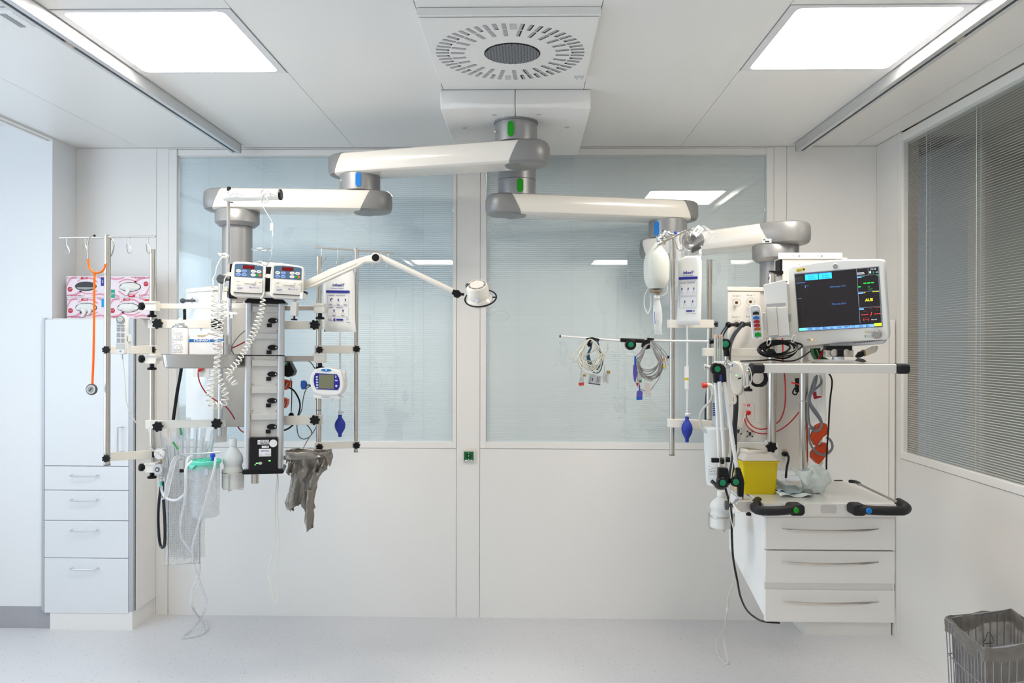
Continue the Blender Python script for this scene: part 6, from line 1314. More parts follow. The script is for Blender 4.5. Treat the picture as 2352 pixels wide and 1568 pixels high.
# ---- patient monitor
MM = Matrix.Translation((1.205, 3.025, 1.776)) @ Matrix.Rotation(math.radians(-30.9), 4, 'Z') @ Matrix.Rotation(math.radians(6.4), 4, 'X') @ Matrix.Rotation(math.radians(-2.9), 4, 'Y')
t = thing('patient_monitor', 'tilted white patient monitor with dark screen on the upper shelf', 'monitor', MM)
outer = [(1812, 622), (1813, 614), (1820, 610.5), (1850, 606), (1880, 601), (1910, 597.5), (1940, 595.8), (2020, 595), (2029, 596.5), (2032, 602), (2034, 640), (2043, 765), (2042, 776), (2036, 779.5), (1990, 781.5), (1900, 790), (1832, 796.5), (1824, 793), (1821, 782), (1816, 700)]
b = PM(MM); b.pp(outer, -.012, .045); b.build('housing', white, t, bevel=.006, seg=3)
b = PM(MM); b.pp([(1840, 786), (2030, 771), (2031, 790), (1995, 793), (1850, 801), (1838, 797)], .006, .10); b.build('lower_housing', mat('shell_grey', (.62, .62, .65), .4), t, bevel=.006)
b = PM(MM, .05); b.pp([(1832, 632), (2018, 614), (2026, 770), (1845, 782)], .0, .06); b.build('back_housing', mat('shell_grey'), t, bevel=.01) if False else b.build('back_housing', MATS['shell_grey'], t, bevel=.01)
b = PM(MM, -.0125); b.pp([(1824, 628), (2019, 611), (2028, 751), (1834, 762)], -.0005, .002); b.build('screen_frame', mgrey, t)
scrm = mat('screen_black', (.012, .012, .016), .12, emit=.05, ecol=(.10, .07, .08), spec=.6)
b = PM(MM, -.0125); b.pp([(1825.5, 630), (2017.5, 613), (2026, 749.5), (1835.5, 760)], -.0012, .001); scr = b.build('screen', scrm, t)
def glow(name, col, e=1.0): c = lin(col); return mat(name, tuple(v * .3 for v in c), .4, emit=e, ecol=c)
g_blue = glow('glow_blue', (100, 150, 235)); g_cy = glow('glow_cyan', (40, 175, 240)); g_gr = glow('glow_green', (30, 230, 70)); g_ye = glow('glow_yellow', (235, 225, 40)); g_re = glow('glow_red', (225, 55, 40)); g_wh = glow('glow_white', (200, 210, 220)); g_te = glow('glow_teal', (95, 190, 180)); g_li = glow('glow_lime', (170, 195, 50)); g_gy = glow('glow_grey', (110, 125, 140)); g_bt = glow('glow_dull_blue', (60, 100, 160)); g_gd = glow('glow_dull_green', (20, 120, 50)); g_rd = glow('glow_dull_red', (130, 35, 30))
# affine frame of the screen: sx along, sy down in screen units 200 x 150
def sc(x, y):
    u, v = x / 200, y / 150; tl, tr, br, bl = (1825.5, 630), (2017.5, 613), (2026, 749.5), (1835.5, 760)
    X = (tl[0] * (1 - u) + tr[0] * u) * (1 - v) + (bl[0] * (1 - u) + br[0] * u) * v; Y_ = (tl[1] * (1 - u) + tr[1] * u) * (1 - v) + (bl[1] * (1 - u) + br[1] * u) * v; return X, Y_
def sbox(name, m, rects, d=-.0016):
    b = PM(MM, -.0125)
    for x0, y0, x1, y1 in rects: b.pp([sc(x0, y0), sc(x1, y0), sc(x1, y1), sc(x0, y1)], d, -.001)
    return b.build(name, m, scr, smooth=False)
pms = PM(MM, -.0125)
def stext(s_, x, y, h, m, **k):
    X, Y_ = sc(x, y); return pmtext(s_, pms, X, Y_, h, m, scr, d=-.0016, **k)
sbox('menu_buttons', g_cy, [(24, 4, 55.5, 18.5), (57, 4, 88, 18.5)]); sbox('menu_titles', g_bt, [(24, 1.5, 55.5, 4), (57, 1.5, 88, 4)], -.0018)
stext('Display', 40, 11, 3.2, ink); stext('Einzeln', 72.5, 11, 3.2, ink); stext('auswerten', 40, 16.2, 2.8, ink); stext('Elternbett', 72.5, 16.2, 2.8, ink)
sbox('bottom_bar', g_blue, [(19, 142.5, 60, 149.5), (61, 142.5, 122, 149.5), (123, 142.5, 163, 149.5), (164, 142.5, 181, 149.5)]); sbox('bottom_bar_home', g_te, [(.5, 142.5, 18.5, 149.5)]); sbox('bottom_bar_alarm', g_li, [(181.5, 140.5, 199.5, 148.5)], -.0019)
b = PM(MM, -.0125); rn = random.Random(5)
for i in range(9):
    for yy in (144, 147):
        X = 22 + i * 17.5; a = sc(X, yy); c = sc(X + rn.uniform(7, 12), yy); b.pp([a, c, (c[0], c[1] + 1), (a[0], a[1] + 1)], -.0021, -.0018)
b.build('bar_print', ink, scr)
sbox('pane_borders', g_gy, [(147.5, 0, 148.3, 138), (148, 18, 199.5, 18.6), (148, 58.5, 199.5, 59.1), (148, 99, 199.5, 99.6), (175, 0, 175.6, 18), (198.9, 0, 199.5, 140)])
sbox('pane_titles', g_blue, [(148.5, 20, 158, 23), (148.5, 60.5, 160, 64), (148.5, 101, 159, 104.5)])
stext('AUS', 173, 84, 6.2, g_ye, bold=.03); sbox('green_dashes', g_gr, [(162, 37, 169, 39), (171, 37, 178, 39), (180, 37, 187, 39), (149, 45, 155, 47)]); sbox('green_small', g_gd, [(172, 47, 177, 49), (172, 53, 183, 54.2), (194, 20, 199, 22), (158, 20, 165, 22)])
sbox('red_dashes', g_re, [(152, 117, 157, 118.4), (158, 117, 163, 118.4), (164, 117, 169, 118.4), (182, 116.5, 187, 117.9), (188, 116.5, 193, 117.9), (194, 116.5, 199, 117.9)]); stext('/', 176, 122, 9, g_re, bold=.02); stext('(---)', 163, 132, 5.5, g_re)
sbox('red_small', g_rd, [(158, 108, 164, 109), (187, 107, 192, 108), (161, 124, 165, 125), (172, 101.5, 180, 102.5), (184, 101, 199, 102)]); sbox('yellow_small', g_ye, [(182, 60.5, 198, 61.7), (161, 61, 165, 62.2)], -.0015)
stext('Ableitungen AUS', 100, 42, 3.4, g_bt); stext('Messung AUS', 100, 87, 3.8, g_bt); stext('Manuell', 182, 132.5, 2.6, g_wh); stext('12:16', 187, 6, 4, g_wh)
sbox('status_glyphs', g_wh, [(148.5, 10, 165, 11.4), (148.5, 13, 166, 14.4), (178, 9, 182, 14)]); sbox('status_green', g_gd, [(186, 10, 189, 15)]); sbox('trace_labels', g_bt, [(2, 23, 24, 24.2), (3, 64, 12, 65.2), (22, 31, 24, 38), (25, 32, 31, 33.2)]); sbox('status_net', g_gy, [(193, 11, 198, 14)])
# bezel details
b = PM(MM, -.0125); b.pp(circ(1919, 612, 5.2, n=24), -.002, .001); b.build('brand_disc', mgrey, t); b = PM(MM, -.0125); b.tube([b.q(1919 + 6.3 * math.cos(a), 612 + 6.3 * math.sin(a), -.001) for a in [2 * PI * i / 24 for i in range(24)]], .0012, 6, closed=True); b.tube([b.q(1916.5, 613.5, -.0025), b.q(1921.5, 610.5, -.0025)], .0005, 4); b.build('brand_ring', white, t)
b = PM(MM, -.0125); b.pp([(1828, 618), (1849, 614.5), (1849.5, 621), (1829, 624)], -.0012, .0); b.build('yellow_sticker', mat('sticker_yellow', (240, 215, 50), .5), t)
b = PM(MM, -.0125)
for y in (617.8, 620.5, 622.6): b.pp([(1831, y + .6), (1841, y - 1), (1841, y - .2), (1831, y + 1.4)], -.0016, -.001)
b.pp([(1844.5, 621), (1844, 618), (1846, 615.4), (1848, 618), (1848, 620.4)], -.0016, -.001); b.build('sticker_print', ink, t)
b = PM(MM, -.0125); c = b.q(2014, 767, 0); b.lathe(c, (0, -1, 0), [(.0165, 0), (.0175, .004), (.015, .014), (.013, .016)], 36); b.build('jog_dial', mat('dial_grey', (.36, .35, .34), .35, metal=.3), t)
b = PM(MM, -.0125); b.pp(rrect(1990, 759.5, 2003, 765.5, 1), -.001, 0); b.pp(rrect(1990, 769, 2003, 775, 1), -.001, 0); b.build('key', lgrey, t)
b = PM(MM, -.0125); b.pb(1985.8, 759.5, 1988, 765, -.0012, 0); b.build('key_mark', MATS['sticker_yellow'], t); b = PM(MM, -.0125); b.pb(1986, 769, 1988.2, 774.5, -.0012, 0); b.build('key_mark', mat('mark_teal', (60, 175, 145), .5), t)
b = PM(MM, -.0125); b.pb(1854, 779, 1863, 781, -.001, 0); b.build('power_slot', mgrey, t); b = PM(MM, -.0125); b.pb(1863, 778.4, 1866, 781, -.0014, 0); b.build('power_lamp', glow('glow_orange', (255, 160, 30), 1.5), t)
b = PM(MM, .004)
for i in range(16): b.pb(1841 + i * 4.0, 791.6 - i * .05, 1843.2 + i * 4, 793.4 - i * .05, -.001, .002)
for i in range(17): b.pb(1960 + i * 4.0, 786.4 - i * .38, 1962.2 + i * 4, 788.2 - i * .38, -.001, .002)
b.build('vent_holes', ink, t)
# stand of the monitor
t = thing('monitor_stand', 'steel swivel foot under the patient monitor with knurled screws', 'monitor stand', P(1928, 833, 2.99))
c = P(1925, 825, 3.0); b = MB(); b.b(c.x - .065, c.x + .045, c.y - .045, c.y + .07, 1.5325, 1.543); b.build('foot_plate', alu_sat, t, bevel=.001)
b = MB(); b.lathe((c.x, c.y, 1.543), (0, 0, 1), [(.022, 0), (.022, .012)], 26); b.build('swivel', alu_sat, t)
z0, z1 = 1.555, P(1925, 797, 3.0).z; b = MB(); b.b(c.x - .05, c.x + .055, c.y - .01, c.y + .02, z0, z0 + .028); b.build('cross_block', steel, t, bevel=.002)
b = MB(); b.b(c.x - .05, c.x + .05, c.y - .012, c.y + .02, z0 + .024, z1 + .006); b.b(c.x - .012, c.x + .012, c.y - .025, c.y - .012, z0 + .002, z0 + .03); b.build('clamp_blocks', black, t, bevel=.002)
for dx in (-.022, .024): b = MB(); b.lathe((c.x + dx, c.y - .012, z0 + .016), (0, -1, 0), [(.0135, 0), (.0135, .008), (.004, .0085), (.004, .009)], 20); b.build('knurled_screw', steel, t)
M2, r2 = at(1985, 812, 2.98); t = thing('cable_connector', 'large grey cable connector hanging at the back of the patient monitor', 'connector', M2)
b = MB(r2); b.pp([(1986, 806), (2008, 795), (2012, 797), (2016, 794), (2017, 800), (2013, 808), (1998, 814), (1987, 818)], .0, .02); b.build('connector_shell', mat('shell_warm', (.55, .53, .47), .4), t, bevel=.002)
b = MB(r2); b.pp([(1968, 818), (1975, 808), (1987, 804), (1989, 812), (1982, 819), (1972, 822)], .0, .02); b.build('cable_boot', black, t, bevel=.003); b = MB(r2); b.pp([(1984, 804), (1987, 803), (1989, 816), (1986, 818)], -.002, .022); b.build('band', mat('band_brown', (.25, .15, .06), .5), t)
b = MB(r2); b.pp([(1968, 828), (1974, 822), (1984, 824), (1992, 830), (1984, 832), (1973, 830)], .0, .02); b.build('lower_plug', dgrey, t, bevel=.002)
# ---- module rack at the left of the monitor and the connector block
YR = 2.97; M2 = Matrix.Translation(P(1780, 710, YR)) @ Matrix.Rotation(math.radians(-20), 4, 'Z') @ Matrix.Rotation(math.radians(4), 4, 'X')
t = thing('module_rack', 'white module rack with two covered bays left of the patient monitor', 'module rack', M2)
b = PM(M2); b.pp([(1753, 655), (1756, 653), (1803, 642), (1806, 644), (1813, 772), (1760, 775), (1758, 700)], 0, .14); b.build('housing', white, t, bevel=.003)
b = PM(M2); b.pp([(1760, 698), (1804, 695), (1804.5, 704), (1761, 706)], -.001, .0); b.build('shadow_gap', mat('gap_grey', (.45, .45, .46), .5), t)
for x0, x1 in ((1761, 1784), (1784.6, 1807)): b = PM(M2); b.pp([(x0, 706), (x1, 704), (x1 + 4, 769), (x0 + 4, 771)], -.012, .0); b.build('bay_cover', white, t, bevel=.002)
b = PM(M2); b.pp([(1765, 771), (1812, 769), (1812, 774), (1768, 775)], -.004, .004); b.build('lower_lip', mat('lip_grey', (.5, .53, .58), .4), t)
b = PM(M2, .0); b.pp([(1803, 651), (1812, 652), (1820, 775), (1811, 776)], .02, .08); b.build('side_strip', lgrey, t); b = PM(M2); b.pb(1811.5, 722, 1817, 739, .014, .03); b.build('side_latch', mgrey, t); b = PM(M2); b.pp(circ(1807, 646.5, 1.5, n=10), -.001, 0); b.build('screw', ink, t)
M2 = Matrix.Translation(P(1737, 740, 2.92)) @ Matrix.Rotation(math.radians(-18), 4, 'Z') @ Matrix.Rotation(math.radians(3), 4, 'X')
t = thing('parameter_module', 'slim white parameter module with seven coloured sockets beside the module rack', 'parameter module', M2)
b = PM(M2); b.pp([(1721, 706), (1725, 701), (1740, 700), (1746, 704), (1748, 715), (1753, 775), (1750, 779), (1733, 780), (1728, 776), (1723, 730)], -.002, .07); b.build('housing', white, t, bevel=.004, seg=3)
b = PM(M2); b.pp([(1724.5, 707), (1727, 704), (1742, 703.5), (1744.5, 707), (1750, 775), (1731.5, 776)], -.003, .0); b.build('face_panel', mat('face_pale_grey', (.66, .67, .70), .4), t)
for i, (col, y, hh_) in enumerate((((225, 225, 225), 709, 3.6), ((15, 15, 15), 717.5, 4.4), ((35, 110, 190), 728, 4.4), ((165, 30, 25), 736.5, 4.6), ((165, 30, 25), 745, 4.6), ((180, 95, 20), 753.5, 4.4), ((0, 150, 40), 765, 7.5))):
    x = 1728 + i * .9; b = PM(M2); b.pp([(x, y), (x + 4, y - 1), (x + 5, y - 2.2), (x + 10, y - 2.4), (x + 11.5, y - 1), (x + 14, y - 1), (x + 14.5, y + hh_), (x + .5, y + hh_ + .8)], -.006, .0); b.build('socket', mat('socket_col_%d' % i, col, .4), t, bevel=.0006)
b = PM(M2); b.pp(circ(1739.5, 775.5, 2, n=14), -.004, 0); b.pb(1729, 703.5, 1738, 704.8, -.0036, 0); b.build('marks', mgrey, t)
b = PM(M2); b.pp([(1751, 718), (1757, 718), (1760, 757), (1755, 760)], .01, .05); b.build('side_mount', lgrey, t, bevel=.002)
# ---- interface box behind the monitor
M2, r2 = at(1870, 650, 3.38); t = thing('interface_box', 'cream interface box with mounting flange behind the patient monitor', 'interface box', M2)
b = MB(r2); b.pb(1798, 592, 1945, 750, 0, .11); b.build('case', cream, t, bevel=.002); b = MB(r2); b.pp(rrect(1788, 581, 1933, 595, 2), -.004, .0); b.build('flange', cream, t, bevel=.001)
b = MB(r2)
for x in (1823, 1835, 1842, 1879, 1886, 1898): b.pp(circ(x, 588, .9 if x not in (1835, 1886) else 2.2, n=10), -.0055, -.003)
b.build('flange_screws', mgrey, t); pr = MB(r2); text('capsul', r2, 1826, 611.5, 3.4, mgrey, t, d=-.001); b = MB(r2); b.pp(circ(1836.5, 609, 1.8, n=12), -.0012, 0); b.build('red_dot', red, t)
b = MB(r2); b.tube([b.q(x, y, -.0002) for x, y in ((1815, 760), (1814, 602), (1934, 600))], .0006, 4); b.build('panel_line', whiteb, t)
b = MB(r2); b.pb(1792, 596, 1798, 632, -.0, .06); b.build('connector_strip', black, t); b = MB(r2); b.pp([(1767, 622), (1782, 623), (1790, 620), (1797, 624), (1797, 630), (1784, 630), (1778, 628), (1767, 625)], -.02, .0); b.build('angled_plug', black, t, bevel=.001)
cord('black_cable', [(1786, 628, 3.36), (1776, 630, 3.35), (1769, 636, 3.35), (1766, 645, 3.36), (1766, 660, 3.4)], .0035, black, 'short black cable curving from the cream interface box')
# ================================================================ right group: poles and hung things
YR1 = 3.46
t = thing('infusion_pole', 'steel infusion pole in front of the right window, resuscitation bag hung from its hook bar', 'infusion pole', P(1544, 1045, YR1))
poletube(1544, 540, 1043, YR1, .0120, t)
hooks(t, 1510, 562, YR1 - .13, 1586, 526, YR1 + .13, (), hl=60)
for x, y, pts in ((1562, 538, [(1562, 538), (1562, 556), (1568, 566), (1569, 572), (1564, 575), (1557, 572), (1553, 562), (1551, 552)]), (1576, 531, [(1576, 531), (1577, 548), (1583, 556), (1585, 564), (1580, 569), (1573, 566), (1570, 558), (1570, 550)]), (1527, 552, [(1527, 552), (1527, 562)])):
    b = MB(); b.tube([P(px, py, YR1 + (px - 1544) * .0034) for px, py in pts], .0022, 6, smooth=4); b.build('hook', steel, t)
b = MB(); c = P(1543, 538, YR1); b.cyl(c - V((0, 0, .03)), c + V((0, 0, .004)), .009); b.build('top_fitting', steel, t)
t2 = thing('support_pole', 'steel support pole right of the hung pressure bag', 'support pole', P(1629, 1110, YR1)); poletube(1629, 597, 963, YR1, .0122, t2)
c = P(1629, 1100, YR1); b = MB(); b.cyl(P(1629, 1110, YR1), P(1629, 990, YR1), .0122, n=22); b.build('pole_end', steel, t2)
def ovalbar(x0, x1, y0, y1, Y, par, y0b=None, y1b=None):
    M_, r_ = at((x0 + x1) / 2, (y0 + y1) / 2, Y); y0b = y0 if y0b is None else y0b; y1b = y1 if y1b is None else y1b
    a = [P(x0, y0, Y - .02), P(x0, y1, Y - .02), P(x1, y0b, Y - .02), P(x1, y1b, Y - .02)]; b = MB(); pts = []
    for k in range(9): q_ = PI / 2 + PI * k / 8; pts.append((a[0].x + .016 + .02 * math.cos(q_), Y + .02 * math.sin(q_)))
    for k in range(9): q_ = -PI / 2 + PI * k / 8; pts.append((a[2].x - .016 + .02 * math.cos(q_), Y + .02 * math.sin(q_)))
    n = len(pts); zt = lambda x: a[0].z + (a[2].z - a[0].z) * (x - a[0].x) / (a[2].x - a[0].x); zb = lambda x: a[1].z + (a[3].z - a[1].z) * (x - a[1].x) / (a[3].x - a[1].x)
    b.add([V((x, y, zb(x))) for x, y in pts] + [V((x, y, zt(x))) for x, y in pts], [tuple(range(n)), tuple(range(2 * n - 1, n - 1, -1))] + [(i, (i + 1) % n, (i + 1) % n + n, i + n) for i in range(n)]); return b.build('cross_bar', whiteb, par, bevel=.002)
ovalbar(1536, 1640, 734, 753, YR1, t); ovalbar(1536, 1662, 962, 981, YR1, t, 967, 990)
ovalbar(1617, 1668, 799, 818, YR1, t2)
b = MB(); star(b, P(1643, 744, YR1) , .012, .01, ax=(1, 0, 0)); b.build('star_knob', black, t)
# resuscitation bag
Y = 3.38; c = P(1508, 655, Y); t = thing('resuscitation_bag', 'milky manual resuscitation bag with steel valve hanging by the right window', 'resuscitation bag', c)
s_ = Y / F; bm_ = mat('silicone_milky', (.68, .70, .64), .35, var=.02)
b = MB(); b.lathe(P(1508, 664, Y), (0, 0, 1), [(.001, 0), (18 * s_, 0.002), (24 * s_, 10 * s_), (28.5 * s_, 24 * s_), (29.5 * s_, 45 * s_), (29 * s_, 62 * s_), (26.5 * s_, 75 * s_), (24 * s_, 82 * s_), (14 * s_, 95 * s_), (10 * s_, 101 * s_), (8.5 * s_, 106 * s_), (.001, 106 * s_)], 36, cap=False); b.build('bag', bm_, t)
b = MB(); b.lathe(P(1515, 562, Y), (0, 0, 1), [(.017, 0), (.018, .004), (.014, .008), (.011, .018), (.011, .03)], 20); b.lathe(P(1509, 549, Y), (1, .3, .1), [(.012, 0), (.017, .004), (.017, .014), (.010, .018), (.010, .03)], 20); b.lathe(P(1519, 536, Y), (1, .2, -.1), [(.012, 0), (.020, .006), (.020, .014), (.015, .018), (.019, .022), (.019, .032), (.012, .036), (.010, .05)], 24); b.lathe(P(1518, 556, Y), (0, 0, 1), [(.010, 0), (.010, .035)], 16); b.build('valve_metal', chrome, t)
b = MB(); b.lathe(P(1507, 672, Y), (0, 0, 1), [(.016, 0), (.029, .003), (.029, .011), (.016, .014)], 26); b.build('tail_collar', mat('collar_brown', (.30, .24, .16), .4), t)
b = MB(); b.lathe(P(1509, 684, Y), (0, 0, 1), [(.012, 0), (.012, .022)], 16); b.build('tail_neck', mat('neck_brown', (.42, .36, .26), .3), t)
M2, r2 = at(1510, 730, Y)
b = MB(); b.lathe(P(1508.5, 685, Y), (0, 0, 1), [(.013, 0), (.0135, .013)], 20); b.build('white_ring', white, t)
b = MB(r2); b.T = M2; b.grid(lambda u, v: b.q(1502 + 2.5 * math.sin(v * PI * .9) * -1 + u * (12 + 9 * math.sin(min(1, v * 1.25) * PI * .8)) - 0 + 3 * v * v, 684 + 84 * v, -.012 * math.sin(u * PI) * math.sin(v * PI)), 12, 24); b.grid(lambda u, v: b.q(1502 + 2.5 * math.sin(v * PI * .9) * -1 + u * (12 + 9 * math.sin(min(1, v * 1.25) * PI * .8)) + 3 * v * v, 684 + 84 * v, .012 * math.sin(u * PI) * math.sin(v * PI)), 12, 24); b.build('reservoir_bag', film('reservoir_film', (.85, .88, .88), .62, .25), t, local=False)
b = MB(); b.tube([P(*p, Y) for p in ((1488, 664, ), (1481, 680), (1480, 700), (1483, 712), (1488, 720), (1494, 706), (1495, 690), (1494, 676))], .0028, 6, smooth=5); b.tube([P(*p, Y) for p in ((1533, 655), (1532, 668), (1527, 676), (1518, 681))], .002, 6, smooth=5); b.build('oxygen_tube', mat('oxygen_tube_pale', (.74, .78, .76), .3), t)
b = MB(r2); b.T = M2; b.pp([(1501.5, 716), (1502.6, 716), (1504.2, 744), (1503, 744)], -.014, -.013); b.build('blue_print', inkb, t, local=False)
# mask in plastic wrapper
M2, r2 = at(1600, 560, 3.60); t = thing('wrapped_mask', 'black face mask in a crumpled clear wrapper hung behind the pole hooks', 'wrapped mask', M2)
b = MB(r2); b.ball(b.q(1594, 550, .02), .06, 18, (.9, .35, .8)); b.pp([(1588, 575), (1606, 566), (1610, 570), (1592, 580)], -.01, .02); b.build('mask', mat('mask_black', (.05, .05, .055), .2, bump=.8, scale=30, var=.4), t)
b = MB(r2); rn2 = random.Random(9)
def wf(sg):
    def f(u, v):
        tl, tr, br, bl = (1562, 532), (1622, 515), (1608, 592), (1551, 595)
        tr = (1652, 531) if 0 else tr
        x = (tl[0] * (1 - u) + tr[0] * u) * (1 - v) + (bl[0] * (1 - u) + br[0] * u) * v + (26 * u * math.sin(PI * min(1, v * 1.6)) * (v < .62)); y = (tl[1] * (1 - u) + tr[1] * u) * (1 - v) + (bl[1] * (1 - u) + br[1] * u) * v
        return b.q(x, y, sg * (.022 * math.sin(PI * u) * math.sin(PI * v)) + .006 * math.sin(13 * u + 5 * v) + .005 * math.sin(9 * v - 17 * u) + .005)
    return f
b.grid(wf(-1), 30, 26); b.grid(wf(1), 30, 26); crumple(b, .010, 22, .004); b.build('clear_wrapper', film('clear_wrapper', (.86, .88, .9), .20, .06, 1.8), t)
b = MB(r2); b.pp([(1585, 536), (1600, 519), (1613, 529), (1596, 547)], -.036, -.034); b.build('label', paperm, t); b = MB(r2); b.pp([(1592, 533), (1598, 526), (1601, 529), (1595, 536)], -.037, -.0361); b.pp([(1598, 538), (1607, 528), (1608, 529), (1599, 540)], -.037, -.0361); b.build('label_print', mgrey, t)
b = MB(r2); b.lathe(b.q(1558, 540, .0), (0, 0, 1), [(.012, -.12), (.013, 0), (.008, .012), (.001, .014)], 18, cap=False); b.build('mask_pouch_end', film('pouch_film', (.84, .86, .86), .6), t); b = MB(r2); b.ball(b.q(1551, 535, -.01), .007, 10); b.build('blue_tip', MATS['port_blue'], t)

# ---- jointed cable arm with rod to the left
def joint(par, c, R, th=.03, disc=.5, m=None, ax=(0, -1, 0)):
    c = V(c); ax = V(ax).normalized(); b = MB(); b.lathe(c - ax * th * .5, ax, [(R * .8, 0), (R, .004), (R, th - .004), (R * .85, th)], 28); b.build('joint', black, par, bevel=.001)
    b = MB(); b.lathe(c + ax * (th * .5), ax, [(R * disc, -.001), (R * disc, .0018), (R * disc * .8, .0024)], 26); b.build('joint_disc', green, par)
Y = 3.16; t = thing('jointed_cable_holder', 'thin white jointed arm reaching left across the right window, holding two cable bundles', 'cable arm', P(1668, 835, 3.1))
b = MB(); b.cyl(P(1286.5, 772, Y), P(1430, 783, Y), .0047); b.build('rod', white, t); b = MB(); b.cyl(P(1285, 771.8, Y), P(1288, 772.1, Y), .0054); b.build('rod_cap', black, t)
b = MB(); b.tube([P(1425, 780.5, Y), P(1480, 783, Y)], .0085, 12); b.build('joint_sleeve', black, t); joint(t, P(1448, 791, Y), .0225, disc=.50)
b = MB(); b.cyl(P(1482, 782, Y), P(1634, 784, Y), .0048); b.build('rod', white, t); b = MB(); b.tube([P(1629, 784, Y), P(1640, 783, Y)], .0105, 12); b.build('rod_sleeve', black, t)
c = P(1664, 790, 3.10); joint(t, c, .0235, disc=.55); b = MB(); b.tube([P(1665, 788, 3.11), P(1668, 800, 3.11), P(1669, 818, 3.11)], .0125, 12, smooth=3); b.build('joint_leg', black, t); b = MB(); b.cyl(P(1669, 832, 3.11), P(1669, 817, 3.11), .0085); b.build('rod_foot', steel, t)
for x, y in ((1352, 778), (1490, 791)):
    M2, r2 = at(x, y, Y - .012); b = MB(r2); b.T = M2
    if x < 1400: b.pp([(1347, 776), (1360, 774), (1377, 778), (1374, 786), (1366, 783), (1356, 784), (1359, 794), (1352, 797), (1347, 789)], -.006, .012)
    else: b.pp([(1476, 782), (1487, 779), (1487, 775), (1502, 777), (1502, 780), (1492, 781), (1493, 800), (1480, 803), (1473, 796)], -.01, .014)
    b.build('cable_clip', black, t, local=False, bevel=.002)
def bundle(cx, cy, rx, ry, n, rad, m, seed, Y, name, label, sp=.12, parent=None, top=None):
    rn = random.Random(seed); b = MB()
    for i in range(n):
        a0 = rn.uniform(-.25, .25); ex = rx * rn.uniform(1 - sp, 1 + sp * .6); ey = ry * rn.uniform(1 - sp, 1 + sp); ox = rn.uniform(-2.5, 2.5); ph = rn.uniform(0, 6); pts = []
        for k in range(20):
            a = -PI / 2 + 2 * PI * k / 20; w_ = .5 + .5 * math.sin(a) ; x = cx + ox * w_ + ex * math.cos(a) * (.55 + .45 * w_ if math.sin(a) < 0 else 1); y = (cy - ry) + (ey * (math.sin(a) + 1)); x += math.sin(a * 2 + ph) * 1.8 * w_ + a0 * 14 * w_
            pts.append(P(x, y, Y - .006 + .016 * math.sin(a + ph) * w_))
        b.tube(pts, rad, 5, closed=True, smooth=2)
    o = b.build(name, m, parent); return o
t = thing('sensor_cable_bundle', 'tangled cream and dark blue sensor cables clipped near the left end of the cable arm', 'cable bundle', P(1357, 885, Y))
bundle(1356, 813, 25, 34, 11, .0021, mat('cable_cream', (.72, .70, .60), .45), 2, Y - .03, 'cream_loops', '', .3, t); bundle(1366, 813, 18, 36, 5, .0020, mat('cable_petrol', (.03, .09, .15), .4), 5, Y - .01, 'blue_loops', '', .18, t)
b = MB(); Yc = Y - .025
for pts in (((1355, 778), (1340, 788), (1325, 805), (1310, 831), (1322, 830), (1345, 818), (1370, 800), (1378, 790)), ((1350, 780), (1330, 800), (1316, 822), (1335, 835), (1362, 828), (1384, 818), (1397, 802), (1396, 788), (1384, 779)), ((1346, 785), (1336, 802), (1340, 815), (1365, 806), (1372, 795))): b.tube([P(*p, Yc) for p in pts], .0018, 5, smooth=5)
b.build('loose_strands', MATS['cable_cream'], t)
M2, r2 = at(1357, 870, Y - .02)
b = MB(r2); b.T = M2; b.tube([b.q(1337, 835, 0), b.q(1335, 850, 0), b.q(1333, 866, 0)], .003, 8); b.pp([(1330, 868), (1334, 864), (1340, 867), (1341, 878), (1329, 879)], -.008, .008); b.build('connector_body', lgrey, t, local=False, bevel=.002)
b = MB(r2); b.T = M2; b.pp([(1328.5, 879), (1341.5, 877.5), (1341, 884.5), (1330, 886)], -.008, .008); b.build('red_connector', mat('conn_red', (215, 75, 60), .4), t, local=False, bevel=.001)
b = MB(r2); b.T = M2; b.pp([(1354, 859), (1381, 863), (1378, 885), (1351, 881)], -.008, .008); b.build('junction_block', mat('block_grey', (.52, .53, .54), .5), t, local=False, bevel=.001)
b = MB(r2); b.T = M2; b.pp([(1359, 868), (1362, 868.4), (1361.4, 874), (1358.6, 873.6)], -.0092, -.008); b.pp([(1351.4, 878), (1378.4, 882), (1378, 884), (1351.1, 880)], -.0092, -.008)
for x in (1355, 1371, 1375): b.pp([(x, 865), (x + 1, 865), (x, 878), (x - 1, 878)], -.0092, -.008)
b.build('block_print', dgrey, t, local=False)
for x, y0, y1 in ((1388, 840, 878), (1395, 790, 880)): b = MB(r2); b.T = M2; b.tube([b.q(x + (0 if x > 1390 else 1), y0, 0), b.q(x, y0 + 15, 0)], .0018, 6); b.tube([b.q(x, y1 - 22, 0), b.q(x, y1 - 12, 0), b.q(x, y1, 0)], lambda u: .004 + .0035 * math.sin(u * PI), 8); b.build('probe_end', lgrey, t, local=False)
b = MB(r2); b.T = M2; b.pb(1393, 851, 1401, 857.5, -.006, .006); b.pp([(1338, 859), (1345, 859), (1346, 864), (1339, 865)], -.009, .0); b.build('ochre_tag', mat('tag_ochre', (.42, .27, .06), .5), t, local=False)
t = thing('sensor_cable_bundle', 'looped grey sensor cables clipped beside the green joint of the cable arm, violet plugs', 'cable bundle', P(1490, 918, Y))
bundle(1491, 826, 27, 36, 10, .0024, mat('cable_mid_grey', (.33, .32, .31), .45), 4, Y - .02, 'grey_loops', '', .2, t)
b = MB()
